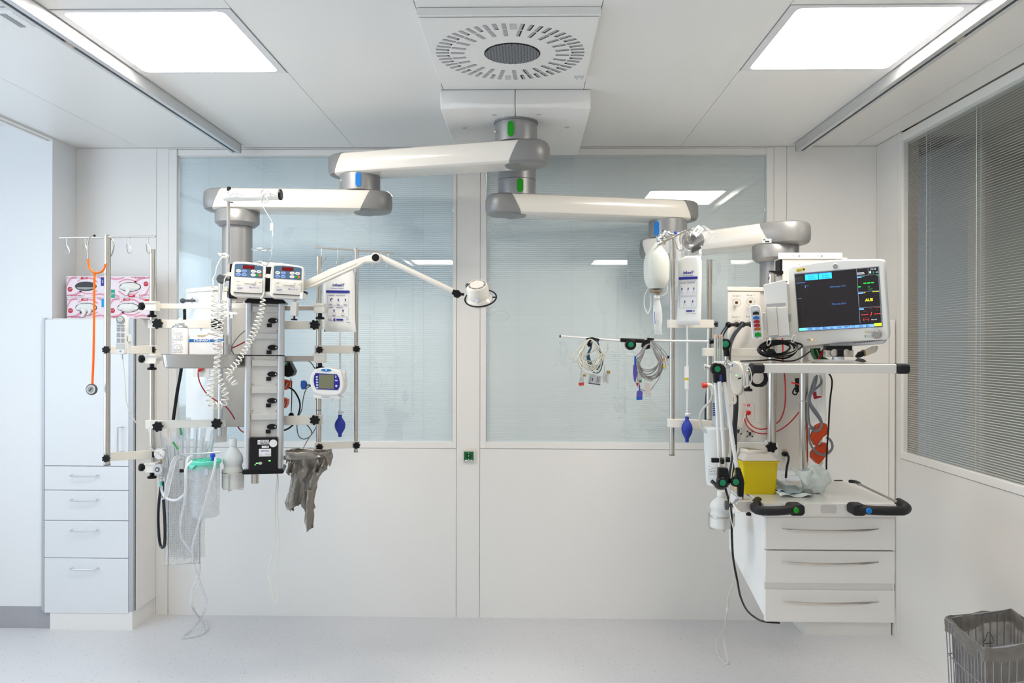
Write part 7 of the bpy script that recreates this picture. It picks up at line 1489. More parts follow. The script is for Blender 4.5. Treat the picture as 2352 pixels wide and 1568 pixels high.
for pts in (((1497, 785), (1512, 800), (1528, 818), (1534, 828)), ((1500, 786), (1520, 808), (1526, 826)), ((1495, 784), (1515, 812), (1522, 832)), ((1502, 785), (1522, 802), (1537, 822)), ((1517, 800), (1521, 835), (1515, 865), (1500, 888), (1490, 898), (1478, 896), (1465, 888), (1459, 872)), ((1468, 850), (1468, 880), (1470, 896))): b.tube([P(*p, Yc) for p in pts], .0018, 5, smooth=5)
b.build('loose_strands', MATS['cable_mid_grey'], t)
M2, r2 = at(1490, 880, Y - .025); vio = mat('violet_plug', (95, 85, 175), .45)
b = MB(r2); b.T = M2; b.pp([(1454.5, 838), (1463, 838), (1463, 858), (1460, 876), (1457, 876), (1454, 858)], -.006, .006); b.build('violet_connector', vio, t, local=False, bevel=.001); b = MB(r2); b.T = M2; b.pb(1457, 818, 1461, 838, -.004, .004); b.pp([(1462, 911), (1475.5, 912), (1475, 917.5), (1462.5, 918.5)], -.006, .006); b.build('blue_connector', mat('plug_azure', (25, 95, 190), .4), t, local=False)
b = MB(r2); b.T = M2; b.tube([b.q(1469, 884, 0), b.q(1469, 898, 0)], .003, 8); b.pp([(1463, 899), (1468, 895.5), (1474, 897), (1476, 900), (1475, 913), (1462, 912)], -.006, .006); b.build('violet_connector', vio, t, local=False, bevel=.001)
b = MB(r2); b.T = M2; b.pp([(1483, 881), (1486, 878), (1493, 879), (1494.5, 900), (1492, 905), (1483, 904), (1481, 892)], -.008, .008); b.pp([(1484, 904), (1487, 904), (1485, 911), (1483, 911)], -.004, .004); b.pp([(1490, 904), (1493, 904), (1494, 911), (1491, 911)], -.004, .004); b.build('finger_clip', mat('clip_pinkish', (.68, .60, .56), .45), t, local=False, bevel=.002)
b = MB(r2); b.T = M2
for x, y, h_ in ((1464, 852, 26), (1472, 855, 24), (1476, 846, 22)): b.tube([b.q(x, y, 0), b.q(x + 1, y + h_, 0)], lambda u: .0036 - .001 * u, 7)
b.build('sensor_plugs', lgrey, t, local=False)
for (x, y), m_ in (((1521, 826), mat('clip_orange', (225, 130, 40), .5)), ((1524, 841), MATS['sticker_yellow']), ((1464, 882), red), ((1534, 820), black), ((1471, 875), mat('clip_green', (60, 140, 60), .5))):
    b = MB(r2); b.T = M2; b.pp([(x - 2.2, y - 3), (x + 2.2, y - 3), (x + 2, y + 3), (x - 2, y + 3)], -.008, .0); b.build('colour_clip', m_, t, local=False)
b = MB(r2); b.T = M2
for x0, y0, x1, y1 in ((1521, 829, 1526, 850), (1526, 826, 1530, 846), (1530, 822, 1536, 840)): b.tube([b.q(x0, y0, 0), b.q(x1, y1, 0)], .0022, 6)
b.build('electrode_leads', lgrey, t, local=False)

# ---- folded jointed support arm clamped to the lower shelf
t = thing('jointed_support_arm', 'folded support arm of white tubes and green-disc joints clamped to the lower shelf', 'support arm', P(1690, 1155, 2.85))
def seg_(p, q, r_, m, nm): b = MB(); b.tube([P(*p), P(*q)], r_, 14); return b.build(nm, m, t)
M2, r2 = at(1646, 850, 2.88); b = MB(r2); b.T = M2; b.pp([(1636, 846), (1639, 838), (1645, 834.5), (1652, 834), (1660, 837), (1665, 846), (1667, 877), (1639, 879)], -.016, .012); b.build('yoke', black, t, local=False, bevel=.004); joint(t, P(1646, 847, 2.865), .0235, th=.028, disc=.46)
b = MB(r2); b.T = M2; b.pp([(1650, 860), (1655, 860), (1655, 878), (1650, 878)], -.018, -.0155); b.build('yoke_slot', mat('slot_blue', (40, 70, 160), .4), t, local=False)
seg_((1643.5, 877, 2.885), (1653.5, 1078, 2.90), .0062, white, 'tube'); seg_((1652, 876, 2.862), (1665.5, 1078, 2.88), .0068, white, 'tube'); seg_((1662.5, 877, 2.87), (1692, 1074, 2.86), .0072, white, 'tube')
M2, r2 = at(1660, 1090, 2.86); b = MB(r2); b.T = M2; b.pp([(1649, 1073), (1671, 1074), (1674, 1100), (1670, 1112), (1662, 1118), (1651, 1116), (1646, 1106), (1648, 1096)], -.012, .014); b.pp([(1688, 1072), (1698.5, 1073), (1706, 1096), (1708, 1106), (1706, 1140), (1694, 1139), (1693, 1117), (1683, 1115), (1679, 1105), (1683, 1096), (1689, 1092)], -.012, .014); b.pp([(1668, 1100), (1684, 1098), (1682, 1108), (1672, 1112)], .0, .012); b.build('yoke', black, t, local=False, bevel=.004)
joint(t, P(1658.5, 1107, 2.845), .0200, th=.022, disc=.58); joint(t, P(1688.5, 1105.5, 2.845), .0180, th=.022, disc=.62)
b = MB(r2); b.T = M2; b.pb(1636, 1053, 1653, 1063, .006, .02); b.pb(1669, 1051, 1678, 1062, .006, .02); b.tube([b.q(1655, 1058, .0), b.q(1662, 1058, .0)], .012, 12); b.build('tube_clip', black, t, local=False, bevel=.001)
b = MB(r2); b.T = M2; b.tube([b.q(1637, 1106, .02), b.q(1646, 1114, .02), b.q(1652, 1121, .02), b.q(1664, 1122, .02), b.q(1674, 1115, .02)], .007, 8, smooth=3); b.build('lower_handle', dgrey, t, local=False)
b = MB(); b.cyl(P(1701.5, 1147, 2.86), P(1701.5, 1137, 2.86), .0105); b.build('steel_stub', steel, t)
M2, r2 = at(1706, 1160, 2.86); b = MB(r2); b.T = M2; b.pp([(1686, 1155), (1693, 1147), (1724, 1147), (1727, 1150), (1727, 1173), (1699, 1173), (1690, 1163)], -.022, .02); b.build('clamp_block', mat('clamp_cast', (.60, .57, .54), .4, metal=.5), t, local=False, bevel=.005, seg=3); b = MB(r2); b.T = M2; b.pb(1719, 1151, 1724, 1169, -.024, -.021); b.build('clamp_slot', mgrey, t, local=False)
b = MB(); c = P(1669, 1160, 2.85); b.lathe(c, (1, -.1, 0), [(.016, -.006), (.0175, -.002), (.0165, .006), (.007, .008), (.007, .024)], 18); b.build('clamp_knob', dgrey, t); b = MB(); c = P(1719.5, 1183, 2.85); b.lathe(c, (0, 0, 1), [(.0095, 0), (.0095, .008), (.005, .009), (.005, .020)], 14); b.build('clamp_knob', black, t)
b = MB(); b.tube([P(1684, 1158, 2.82), P(1696, 1176, 2.80)], .0035, 8); b.build('clamp_lever', cream, t)

# ---- flowmeter block and small monitor on the shelf edge
M2, r2 = at(1651, 800, 3.02); t = thing('gas_flowmeter', 'double tube gas flowmeter in a chrome block above the green jointed arm', 'flowmeter', M2)
fm_ = film('flow_tube', (.80, .82, .74), .6, .1, 1.6)
for x in (1644.5, 1655): b = MB(r2); b.tube([b.q(x, 831, 0), b.q(x, 772, 0)], .0082, 16); tb_ = b.build('measuring_tube', fm_, t); b = MB(r2); b.lathe(b.q(x, 772, 0), (0, 0, 1), [(.0088, -.006), (.0088, .002), (.006, .006)], 14); b.build('tube_cap', mat('cap_copper', (.60, .42, .32), .3, metal=.5), t); b = MB(r2); b.pb(x - 1, 778, x + 1, 828, -.0092, -.0086); scribble(b, x - 4, 778, x - 2, 828, -.0088, 22, .5, 4, .9); b.build('scale_print', mgrey, t)
b = MB(r2); b.pb(1638, 830, 1663, 842, -.01, .02); b.tube([b.q(1663, 838, .01), b.q(1693, 843, .01)], .011, 14); b.tube([b.q(1617, 842, .0), b.q(1622, 842, 0)], .012, 14); b.tube([b.q(1622, 843, .0), b.q(1640, 842, 0)], .007, 12); b.build('chrome_block', chrome, t, bevel=.002)
for x in (1664, 1672): b = MB(r2); b.lathe(b.q(x, 832, .0), (0, -.6, 1), [(.006, 0), (.007, .006), (.006, .01)], 12); b.build('fitting', chrome, t)
M2, r2 = at(1690, 868, 2.90, yaw=-35); t = thing('small_gas_monitor', 'small cream device with green lamp hanging on the left corner of the upper shelf', 'gas monitor', M2)
b = PM(M2); b.pp([(1680, 830), (1687, 829), (1698, 836), (1704, 850), (1706, 884), (1702, 900), (1694, 908), (1686, 907), (1679, 892), (1675, 870), (1676, 845)], -.0, .05); b.build('case', cream, t, bevel=.006, seg=3)
b = PM(M2); b.pp(circ(1691.5, 861.5, 1.3, 1.1, 12), -.001, 0); b.build('lamp', led, t); b = PM(M2); b.pp([(1695, 868), (1702, 866), (1703, 869), (1696, 871)], -.002, 0); b.build('slot', black, t); b = PM(M2); b.pp([(1681, 836), (1684, 836), (1683, 842), (1680, 842)], -.001, 0); b.pp([(1678, 851), (1679, 851), (1679, 856), (1678, 856)], -.001, 0); b.build('print', mat('print_pale_blue', (120, 140, 210), .5), t)
b = MB(); b.tube([P(*p) for p in ((1687, 905, 2.9), (1689, 918, 2.9), (1687, 925, 2.9), (1681, 924, 2.9))], .0055, 8, smooth=4); b.build('outlet_hose', cream, t)
t = thing('shelf_clamp', 'small chrome clamp with black knob under the left corner of the upper shelf', 'clamp', P(1718, 890, 2.88))
b = MB(); c = P(1718.5, 898, 2.88); b.lathe(c, (0, 0, 1), [(.0145, 0), (.0155, .003), (.0155, .009), (.007, .011), (.007, .018)], 16); b.build('knob', black, t); b = MB(); b.cyl(P(1718, 887, 2.88), P(1718, 858, 2.88), .0035); b.b(P(1718, 850, 2.88).x - .01, P(1718, 850, 2.88).x + .012, 2.87, 2.90, 1.494, 1.505); b.build('screw_frame', steel, t, bevel=.001)
cord('white_cable', [(1700, 835, 2.87), (1706, 850, 2.85), (1709, 870, 2.85), (1709, 885, 2.85), (1713, 888, 2.85), (1716, 880, 2.85), (1711, 850, 2.86), (1712, 838, 2.86), (1722, 846, 2.86), (1726, 862, 2.86), (1724, 880, 2.86), (1716, 888, 2.86)], .0024, cable_w, 'white cable looped over the left corner of the upper shelf')
cord('white_cable', [(1709, 870, 3.0), (1710, 900, 3.1), (1715, 930, 3.3), (1712, 950, 3.4), (1700, 990, 3.3), (1690, 1020, 3.1), (1684, 1060, 3.0), (1679, 1100, 2.96), (1676, 1140, 2.94), (1677, 1180, 2.93), (1684, 1213, 2.93)], .0018, cable_w, 'thin white cable running down from the small cream device')
# hoses on the gas outlets
for (x, y), pts, lab in (((1673, 746), [(1673, 746, 3.48), (1666, 756, 3.46), (1659, 768, 3.44), (1655, 785, 3.42), (1654, 800, 3.4)], 'left black gas hose plugged into the lower gas outlet'), ((1705, 745), [(1705, 745, 3.46), (1697, 755, 3.44), (1687, 768, 3.40), (1679, 785, 3.36), (1675, 805, 3.3), (1674, 830, 3.28)], 'right black gas hose plugged into the lower gas outlet')):
    t = thing('gas_hose', lab, 'hose', P(x, y, 3.5)); c = P(x, y, 3.47); b = MB(); b.ball(c, .0140, 16); b.tube([c, P(x + 19, y - 1, 3.54)], .0085, 12); b.ball(P(x + 19, y - 1, 3.54), .013, 14); b.build('plug', black, t); b = MB(); b.tube([P(*p) for p in pts], .0085, 10, smooth=5); b.build('hose_pipe', mat('hose_navy_black', (.015, .02, .03), .3), t)
cord('gas_hose', [(1690, 905, 3.1), (1690, 940, 3.1), (1687, 985, 3.1), (1687, 1020, 3.1), (1684, 1060, 3.08), (1676, 1098, 3.05), (1676, 1112, 3.05)], .0100, MATS['hose_navy_black'], 'thick black gas hose behind the folded support arm', 'hose')
cord('gas_hose', [(1628, 880, 3.56), (1623, 920, 3.58), (1622, 965, 3.58)], .0080, MATS['hose_navy_black'], 'black hose behind the pole with the hung pressure bag', 'hose')
cord('floor_cable', [(1664, 1112, 2.92), (1668, 1128, 2.92), (1673, 1146, 2.95), (1680, 1180, 2.98), (1681, 1230, 3.0), (1683, 1270, 3.05), (1687, 1300, 3.1), (1694, 1335, 3.15), (1701, 1370, 3.25), (1715, 1400, 3.35), (1735, 1418, 3.45), (1755, 1427, 3.55), (1790, 1430, 3.6)], .0044, black, 'black cable hanging beside the drawer unit and curving under it')
b = MB(); b.tube([P(*p) for p in ((1685, 1310, 3.40), (1684, 1338, 3.42), (1675, 1360, 3.45), (1671, 1390, 3.5), (1667, 1420, 3.55))] + [PZ(*p) for p in ((1662, 1446, .10), (1646, 1470, .045), (1646, 1492, .02), (1655, 1512, .01), (1670, 1525, .004), (1669, 1505, .02), (1664, 1480, .06), (1663, 1450, .12))] + [P(*p) for p in ((1669, 1415, 3.54), (1672, 1390, 3.5), (1679, 1362, 3.45), (1685, 1335, 3.42))], .0026, 6, smooth=6); tag(b.build('floor_cable', mat('cord_ivory', (.78, .75, .68), .4)), 'ivory cable hanging beside the drawer unit, its loop touching the floor', 'cable')
# ---- suction container, red capped elbow, milky bottle
Y = 3.22; t = thing('suction_container', 'translucent white suction container with label behind the folded support arm', 'suction container', P(1640, 1110, Y)); s_ = Y / F
mk = mat('milky_plastic', (.80, .81, .80), .35, var=.01)
b = MB(); b.lathe(P(1645, 1113, Y), (0, 0, 1), [(20 * s_, 0), (23 * s_, 8 * s_), (25 * s_, 60 * s_), (27.5 * s_, 80 * s_), (28 * s_, 120 * s_), (29 * s_, 128 * s_), (26 * s_, 132 * s_)], 40); b.build('vessel', mk, t)
b = MB(); b.lathe(P(1645, 988, Y), (0, 0, 1), [(29 * s_, 0), (29.5 * s_, 5 * s_), (24 * s_, 8 * s_), (16 * s_, 9 * s_)], 36); b.build('lid', mat('lid_translucent', (.83, .85, .85), .3), t)
cc = P(1645, 1080, Y); R = 25.5 * s_; zt = P(1645, 1062, Y).z; zb = P(1645, 1096, Y).z
b = MB(); b.grid(lambda u, v: V((cc.x + R * math.sin(-1.05 + 1.15 * u), cc.y - R * math.cos(-1.05 + 1.15 * u), zt + (zb - zt) * v - .008 * u)), 12, 2); b.build('label', paperm, t, solid=.0006)
wraptext(t, cc, R + .001, zb + .014, zt - .008, 6, 4, -.95, .0, ink, .0016)
b = MB(); b.lathe(P(1650, 958, Y), (0, 0, 1), [(14 * s_, -34 * s_), (14 * s_, 0), (12 * s_, 4 * s_)], 24); b.grid(lambda u, v: V((P(1668, 930, Y).x - .045 * u, Y - .01, P(1668, 915, Y).z - .14 * v)), 2, 2); b.build('filter_housing', film('filter_film', (.70, .78, .84), .5, .2), t)
M2, r2 = at(1645, 945, Y - .03); b = MB(r2); b.T = M2
for k in range(6): b.pb(1637, 926 + k * 5, 1644, 929 + k * 5, -.002, 0)
b.build('blue_scale', mat('scale_blue', (40, 70, 150), .5), t, local=False); text('S', r2, 1676, 934, 5, ink, t, d=0).data.transform(wm(t).inverted() @ M2)
t = thing('suction_elbow', 'pale elbow connector with red cap left of the folded support arm', 'connector', P(1630, 900, 3.2))
b = MB(); b.cyl(P(1612.5, 885, 3.2), P(1624, 884.5, 3.2), .0115, n=18); b.build('red_cap', mat('cap_red', (225, 60, 45), .4), t, bevel=.002)
b = MB(); b.tube([P(*p) for p in ((1624, 884.5, 3.2), (1632, 885, 3.2), (1637, 892, 3.2), (1638, 906, 3.2))], .0092, 12, smooth=4); b.b(P(1633, 900, 3.2).x, P(1660, 900, 3.2).x, 3.19, 3.215, P(1633, 897, 3.2).z, P(1633, 889, 3.2).z); b.build('elbow', mat('elbow_pale', (.74, .78, .72), .35), t, bevel=.001)
b = MB(); b.tube([P(*p) for p in ((1636, 905, 3.2), (1632, 920, 3.2), (1618, 935, 3.2), (1609, 950, 3.2), (1608, 965, 3.2), (1614, 985, 3.2), (1623, 993, 3.2))], .0050, 8, smooth=5); b.build('tube', mat('tube_greyish', (.66, .65, .64), .3), t)
bottle(1657, 1127, 1211, 3.05, 54, 'milky rinsing bottle with white cap below the folded support arm', 'steel wire holder round the bottle below the folded support arm')

# ---- sharps bin
YBn = 3.02; zs = 1.0175; t = thing('sharps_bin', 'yellow sharps bin with pale lid on the lower work shelf', 'sharps bin', (P(1745, 1120, YBn).x, YBn, zs))
f0 = P(1706, 1120, YBn); f1 = P(1784, 1120, YBn); g0 = P(1700, 1058, YBn); g1 = P(1791, 1058, YBn); zt = g0.z
def fr_(x0, x1, y0, y1, z): return [V((x, y, z)) for x, y in rrect(x0, y0, x1, y1, .012, 4)]
b = MB(); A = fr_(f0.x, f1.x, YBn + .004, YBn + .125, zs); B_ = fr_(g0.x + .006, g1.x - .006, YBn - .006, YBn + .135, zt - .006); Cc = fr_(g0.x, g1.x, YBn - .014, YBn + .143, zt - .006); D = fr_(g0.x, g1.x, YBn - .014, YBn + .143, zt); n = len(A)
b.add(A + B_ + Cc + D, [(j * n + i, j * n + (i + 1) % n, (j + 1) * n + (i + 1) % n, (j + 1) * n + i) for j in range(3) for i in range(n)] + [tuple(range(n)), tuple(3 * n + i for i in range(n))]); b.build('tub', yellow, t)
lidm = mat('lid_pale_pink', (.80, .74, .66), .4, var=.01); b = MB(); E_ = fr_(g0.x + .004, g1.x - .004, YBn - .010, YBn + .139, zt + .001); G_ = fr_(g0.x + .022, g1.x - .022, YBn + .008, YBn + .12, zt + .026); b.add(E_ + G_, [(i, (i + 1) % n, (i + 1) % n + n, i + n) for i in range(n)] + [tuple(range(n)), tuple(n + i for i in range(n))]); b.build('lid', lidm, t, bevel=.003)
b = MB(); cx = (g0.x + g1.x) / 2 - .005; b.lathe((cx, YBn + .075, zt + .022), (0, 0, 1), [(.052, 0), (.054, .012), (.05, .018), (.044, .018), (.042, .010)], 32, cap=False); b.lathe((cx, YBn + .075, zt + .026), (0, 0, 1), [(.044, 0), (.044, .002)], 30); b.build('turret', lidm, t)
b = MB(); b.b(cx - .03, cx - .002, YBn + .03, YBn + .034, zt + .0385, zt + .0405); b.build('opening_edge', yellow, t)
# crumpled pads
for i, (pts, Yp, zz, lab, amp) in enumerate((([(1787, 1098), (1800, 1094), (1830, 1100), (1858, 1106), (1865, 1122), (1850, 1127), (1800, 1127), (1788, 1122)], 2.99, .028, 'flat crumpled blue-backed absorbent pad between the sharps bin and the balled pad', 1), ([(1820, 1076), (1840, 1086), (1862, 1080), (1870, 1066), (1890, 1066), (1912, 1078), (1917, 1098), (1900, 1118), (1872, 1120), (1850, 1112), (1832, 1096)], 3.02, .1, 'balled up white absorbent pad on the right of the lower work shelf', 2))):
    xs_ = [P(*p, Yp).x for p in pts]; x0, x1 = min(xs_), max(xs_); t = thing('absorbent_pad', lab, 'absorbent pad', ((x0 + x1) / 2, Yp, zs)); rnp = random.Random(20 + i)
    def hgt(u, v):
        if amp == 1: return .004 + .020 * (1 - v) * 0 + .028 * v * (.6 + .4 * math.sin(5 * u + 1)) * min(1, 6 * u) * min(1, 6 * (1 - u)) + .006 * math.sin(9 * u + 5 * v)
        r2_ = (2 * u - 1.12) ** 2 + (2 * v - 1) ** 2; return 0
    b = MB()
    if amp == 1:
        b.grid(lambda u, v: V((x0 + (x1 - x0) * u, Yp - .03 + .16 * v, zs + .002 + max(0, hgt(u, v)))), 26, 16); b.build('pad_white', mat('pad_white', (.78, .84, .80), .8, bump=.5, scale=160), t, solid=.001)
        b = MB(); b.grid(lambda u, v: V((x0 + .004 + (x1 - x0 - .02) * u, Yp + .0 + .14 * v, zs + .007 + max(0, hgt(u, .2 + .8 * v)) + .004 * math.sin(16 * u + 3 * v))), 26, 12); b.build('pad_blue', mat('pad_blue', (.38, .50, .56), .35, bump=.6, scale=60, var=.15), t, solid=.001)
    else:
        cx, cz = x0 + (x1 - x0) * .62, zs + .052; R = .052
        def bf(u, v):
            a = 2 * PI * u; p_ = PI * v; k = 1 + .10 * math.sin(3 * a + 2 * p_) + .07 * math.sin(5 * a - 3 * p_ + 1) + .05 * math.sin(9 * p_ + 2 * a); return V((cx + R * 1.05 * k * math.sin(p_) * math.cos(a), Yp + .04 + R * .8 * k * math.sin(p_) * math.sin(a), max(zs + .001, cz + R * k * math.cos(p_))))
        b.grid(bf, 36, 20); b.build('pad_white', MATS['pad_white'], t)
        b = MB()
        Mw, rw = at(1850, 1095, Yp - .005)
        def wing(u, v):
            a, c_ = (1818, 1072), (1850, 1114); e, g_ = (1868, 1078), (1878, 1112); x = (a[0] * (1 - v) + c_[0] * v) * (1 - u) + (e[0] * (1 - v) + g_[0] * v) * u; y = (a[1] * (1 - v) + c_[1] * v) * (1 - u) + (e[1] * (1 - v) + g_[1] * v) * u + 8 * math.sin(PI * u) * (1 - v); return Mw @ MB(rw).q(x, y, .02 * u + .01 * math.sin(4 * v + 5 * u))
        b.grid(wing, 14, 12); b.build('pad_wing', MATS['pad_white'], t, solid=.001)
        b = MB(); b.grid(lambda u, v: Mw @ MB(rw).q(1838 + 34 * u, 1088 - 8 * v * u - 4 * math.sin(3 * u) + 6 * (1 - u), .01 + .04 * v), 10, 5); b.build('pad_blue', MATS['pad_blue'], t, solid=.001)
b = MB(); c = P(1813, 1100, 3.1); b.b(P(1790, 1100, 3.1).x, P(1835, 1100, 3.1).x, 3.16, 3.25, zs + .001, zs + .012); tag(b.build('paper_stack', paperm, bevel=.001), 'small flat white paper stack behind the crumpled pads', 'paper')
# ---- cables around the shelf
t = thing('black_cable_coil', 'black cable coiled up and tied on the upper shelf left of the patient monitor', 'cable coil', (P(1790, 830, 3.05).x, 3.05, 1.533)); b = MB(); rn = random.Random(12)
for i in range(7):
    cx, cy, rx, ry = rn.uniform(1778, 1800), rn.uniform(797, 806), rn.uniform(32, 48), rn.uniform(13, 20); ph = rn.uniform(0, 6)
    b.tube([P(cx + rx * math.cos(a + .2) , min(829, cy + ry * math.sin(a) + 2 * math.sin(2 * a + ph)), 3.05 - .04 * math.sin(a + .5) + .01 * i - .03) for a in [2 * PI * k / 18 for k in range(18)]], .0040, 6, closed=True, smooth=2)
b.build('coils', black, t); b = MB(); b.tube([P(*p) for p in ((1700, 829, 3.0), (1740, 828, 3.0), (1775, 826, 3.0), (1800, 829, 3.0), (1830, 826, 3.02), (1862, 806, 3.1))], .0030, 6, smooth=5); b.build('loose_end', black, t)
M2, r2 = at(1775, 808, 3.0); b = MB(r2); b.T = M2; b.pp([(1757, 812), (1766, 800), (1776, 802), (1784, 814), (1774, 812), (1764, 815)], -.01, .01); b.build('plug', black, t, local=False, bevel=.002)
for x, y in ((1757, 785), (1812, 778)): b = MB(r2); b.T = M2; b.tube([b.q(x + 4 * math.cos(a), y + 8 * math.sin(a), -.05 + .012 * math.sin(a)) for a in [2 * PI * k / 14 for k in range(14)]], .0016, 5, closed=True); b.build('cable_tie', white, t, local=False)
cord('red_cable', [(1797, 776, 3.3), (1798, 800, 3.3), (1798, 826, 3.3), (1802, 860, 3.42), (1804, 900, 3.42), (1802, 935, 3.42), (1794, 960, 3.42), (1783, 972, 3.42), (1763, 983, 3.44), (1745, 985, 3.45), (1728, 978, 3.48), (1716, 962, 3.52), (1714, 950, 3.52)], .0030, MATS['red_cable2'], 'red cable falling behind the upper shelf and ending in the red plug')
cord('red_cable', [(1710, 960, 3.52), (1716, 978, 3.50), (1732, 991, 3.46), (1748, 995.5, 3.44), (1765, 995, 3.42), (1785, 990, 3.42), (1805, 978, 3.42), (1822, 962, 3.42), (1835, 946, 3.42)], .0030, MATS['red_cable2'], 'red cable sweeping right behind both shelf posts, below the other red cable')
for i, (lab, pts) in enumerate((('outer grey cable loop tied to the right shelf post', [(1884, 862, 3.36), (1886, 880, 3.34), (1866, 900, 3.33), (1858, 918, 3.33), (1866, 940, 3.33), (1882, 962, 3.33), (1886, 975, 3.33), (1876, 984, 3.33), (1862, 978, 3.33), (1857, 960, 3.33), (1857, 920, 3.33), (1864, 890, 3.35), (1872, 864, 3.36)]), ('grey cable running from the shelf to the orange plug, in a round lower loop', [(1876, 862, 3.34), (1872, 885, 3.32), (1862, 905, 3.31), (1861, 925, 3.31), (1877, 948, 3.31), (1887, 968, 3.31), (1884, 984, 3.31), (1872, 990, 3.31), (1860, 982, 3.31), (1858, 1000, 3.31), (1862, 1020, 3.31), (1872, 1035, 3.30), (1888, 1044, 3.30), (1903, 1040, 3.30), (1912, 1026, 3.30), (1907, 1010, 3.30), (1898, 1005, 3.30)]))): cord('grey_cable', pts, .0052, mat('cable_slate', (.22, .23, .25), .4), lab)
cord('black_cable', [(1904, 859, 3.2), (1909, 866, 3.2), (1911, 882, 3.2), (1906, 925, 3.2), (1903, 980, 3.2), (1899, 1040, 3.2), (1898, 1078, 3.2)], .0034, black, 'thin black cable hanging straight down right of the orange plugs')
cord('black_cable', [(1803, 1042, 3.60), (1810, 1046, 3.56), (1811, 1056, 3.54), (1807, 1075, 3.5), (1805, 1096, 3.46)], .0055, black, 'short black cable plugged into the ochre socket behind the sharps bin')
c = P(1803, 1042, 3.585); b = MB(); b.ball(c, .014, 14, (1.2, 1, .9)); tag(b.build('round_plug', black), 'round black plug in the ochre socket behind the sharps bin', 'power plug')
b = MB(); rn = random.Random(3)
for k in range(5): cx = 1742 + rn.uniform(-4, 4); b.tube([P(cx + (17 + 2 * k % 3) * math.cos(a), min(886, 866 + 18 * math.sin(a) + k), 3.1 + .006 * k) for a in [2 * PI * j / 16 for j in range(16)]], .0042, 6, closed=True, smooth=2)
tag(b.build('black_cable_coil', black), 'small black cable coil hanging below the left end of the upper shelf', 'cable coil')
b = MB(); b.tube([P(*p) for p in ((1833, 868, 3.5), (1830, 885, 3.5), (1823, 895, 3.5), (1821, 903, 3.5), (1828, 906, 3.5), (1833, 898, 3.5))], .0032, 6, smooth=4); b.tube([P(1831, 868, 3.5), P(1832, 900, 3.5)], .011, 8); tag(b.build('black_cable_coil', black), 'tied black cable bundle left of the right shelf post', 'cable coil')
b = MB(); b.cyl(P(1817, 878, 3.48), P(1836, 883, 3.48), .0032, n=8); tag(b.build('cable_tie', mat('tie_red', (220, 40, 30), .4)), 'small red cable tie end behind the right shelf post', 'cable tie')
b = MB(); b.cyl(P(1834, 920.5, 3.335), P(1861, 921.5, 3.335), .0016, n=6); tag(b.build('cable_tie', white), 'white cable tie round the right shelf post', 'cable tie')
for polys, m_, lab, Yq in ((([(1890, 970), (1896, 974), (1900, 994), (1886, 1004), (1884, 1016), (1872, 1024), (1863, 1004), (1874, 978)],), orange, 'upper orange power plug at the right shelf post, grey cable in it', 3.34), (([(1888, 1018), (1897, 1016), (1900, 1036), (1888, 1054), (1878, 1066), (1864, 1052), (1864, 1040), (1872, 1030)],), orange, 'lower orange power plug at the right shelf post', 3.35), (([(1864, 800), (1882, 799), (1879, 806), (1892, 802), (1886, 818), (1904, 826), (1884, 827), (1874, 826), (1866, 812)],), mat('plug_green', (5, 90, 45), .4), 'dark green power plug under the patient monitor', 3.18)):
    M2, r2 = at(polys[0][0][0], polys[0][4][1], Yq); t = thing('power_plug', lab, 'power plug', M2); b = MB(r2)
    for pl in polys: b.pp(pl, -.02, .025)
    b.build('plug_body', m_, t, bevel=.004); b = MB(r2); x, y = polys[0][3]
    if m_ is orange: b.pp([(x - 4, y + 4), (x - 1, y + 5), (x - 8, y + 16), (x - 11, y + 15)], -.0225, -.019)
    else: b.pp([(1870, 803), (1872, 802), (1878, 818), (1876, 818)], -.0225, -.019)
    b.build('label', lgrey, t)
b = MB(); b.cyl(P(1892, 801, 3.14), P(1880, 826, 3.14), .0045, n=8); tag(b.build('red_cable', red), 'short red cable crossing the dark green plug', 'cable')
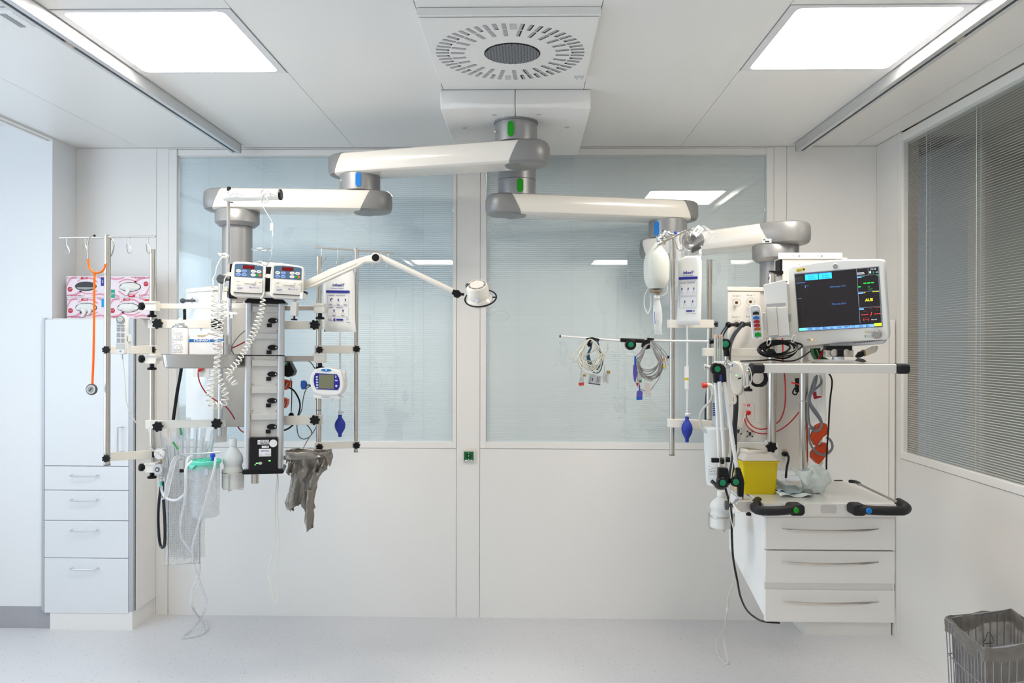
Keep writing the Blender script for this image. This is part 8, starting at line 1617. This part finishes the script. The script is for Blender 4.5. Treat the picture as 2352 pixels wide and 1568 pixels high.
# ---- wire waste basket in the right foreground
zt = .60; A = PZ(2172, 1419, zt); B_ = PZ(2323, 1400, zt); D = PZ(2262, 1491, zt); Cq = B_ + (D - A)
t = thing('waste_basket', 'wire waste basket lined with a grey bag in the bottom right corner', 'waste basket', ((A + Cq) / 2).xyz.copy() - V((0, 0, zt - .02)))
wire = mat('basket_wire', (.42, .43, .46), .3, metal=.8)
cor = [A, B_, Cq, D]; low = lambda p, z: V(((p.x - t.location.x) * (.82 + .18 * z / zt) + t.location.x, (p.y - t.location.y) * (.82 + .18 * z / zt) + t.location.y, z))
b = MB(); b.tube(cor, .004, 8, closed=True)
for z in (.47, .36, .24, .12, .02): b.tube([low(p, z) for p in cor], .0024, 6, closed=True)
b.build('frame_rings', wire, t)
b = MB()
for k in range(4):
    p, q_ = cor[k], cor[(k + 1) % 4]; n = 9 if k % 2 == 0 else 12
    for i in range(n): r_ = p.lerp(q_, i / n); b.tube([r_, low(r_, .02)], .0019, 6)
b.build('vertical_wires', wire, t)
linm = film('liner_bag_grey', (.17, .15, .13), .80, .25, 1.6)
b = MB(); N = 64
def rim(i): k = (i % N) / N * 4; a, f_ = int(k) % 4, k - int(k); return cor[a].lerp(cor[(a + 1) % 4], f_)
ctr = (A + Cq) / 2
def lin_(u, v):
    p = rim(int(round(u * N)) % N); o = p - ctr; o.z = 0
    if v < .2: z = zt - .055 * (1 - v / .2) * (.9 + .15 * math.sin(u * 25)); sc_ = 1.035
    elif v < .3: z = zt + .004; sc_ = 1.03 - .05 * (v - .2) / .1
    else: f_ = (v - .3) / .7; z = zt - .35 * f_; sc_ = .97 - .30 * f_ + .02 * math.sin(u * 50 + f_ * 4) * f_
    return V((ctr.x + o.x * sc_, ctr.y + o.y * sc_, z))
b.grid(lin_, N, 26); b.v = [v + noise.noise_vector(v * 14) * .012 + noise.noise_vector(v * 40) * .003 for v in b.v]; b.build('liner_bag', linm, t)
# recycling triangle printed on the liner
n_ = (A - B_).normalized(); pc = (A.lerp(B_, .62)); pc = V((ctr.x + (pc.x - ctr.x) * .90, ctr.y + (pc.y - ctr.y) * .90, zt - .085))
b = MB(); tri = [pc + V((0, 0, .028)), pc + n_ * -.028 + V((0, 0, -.018)), pc + n_ * .028 + V((0, 0, -.018))]
nb = V((ctr.x - pc.x, ctr.y - pc.y, 0)).normalized() * .012
for i in range(3): p, q_ = tri[i] + nb, tri[(i + 1) % 3] + nb; b.tube([p.lerp(q_, .10), p.lerp(q_, .42)], .0012, 5); b.tube([p.lerp(q_, .52), p.lerp(q_, .9)], .0012, 5)
b.build('recycling_mark', mat('ink_umber', (.02, .012, .008), .6), t)
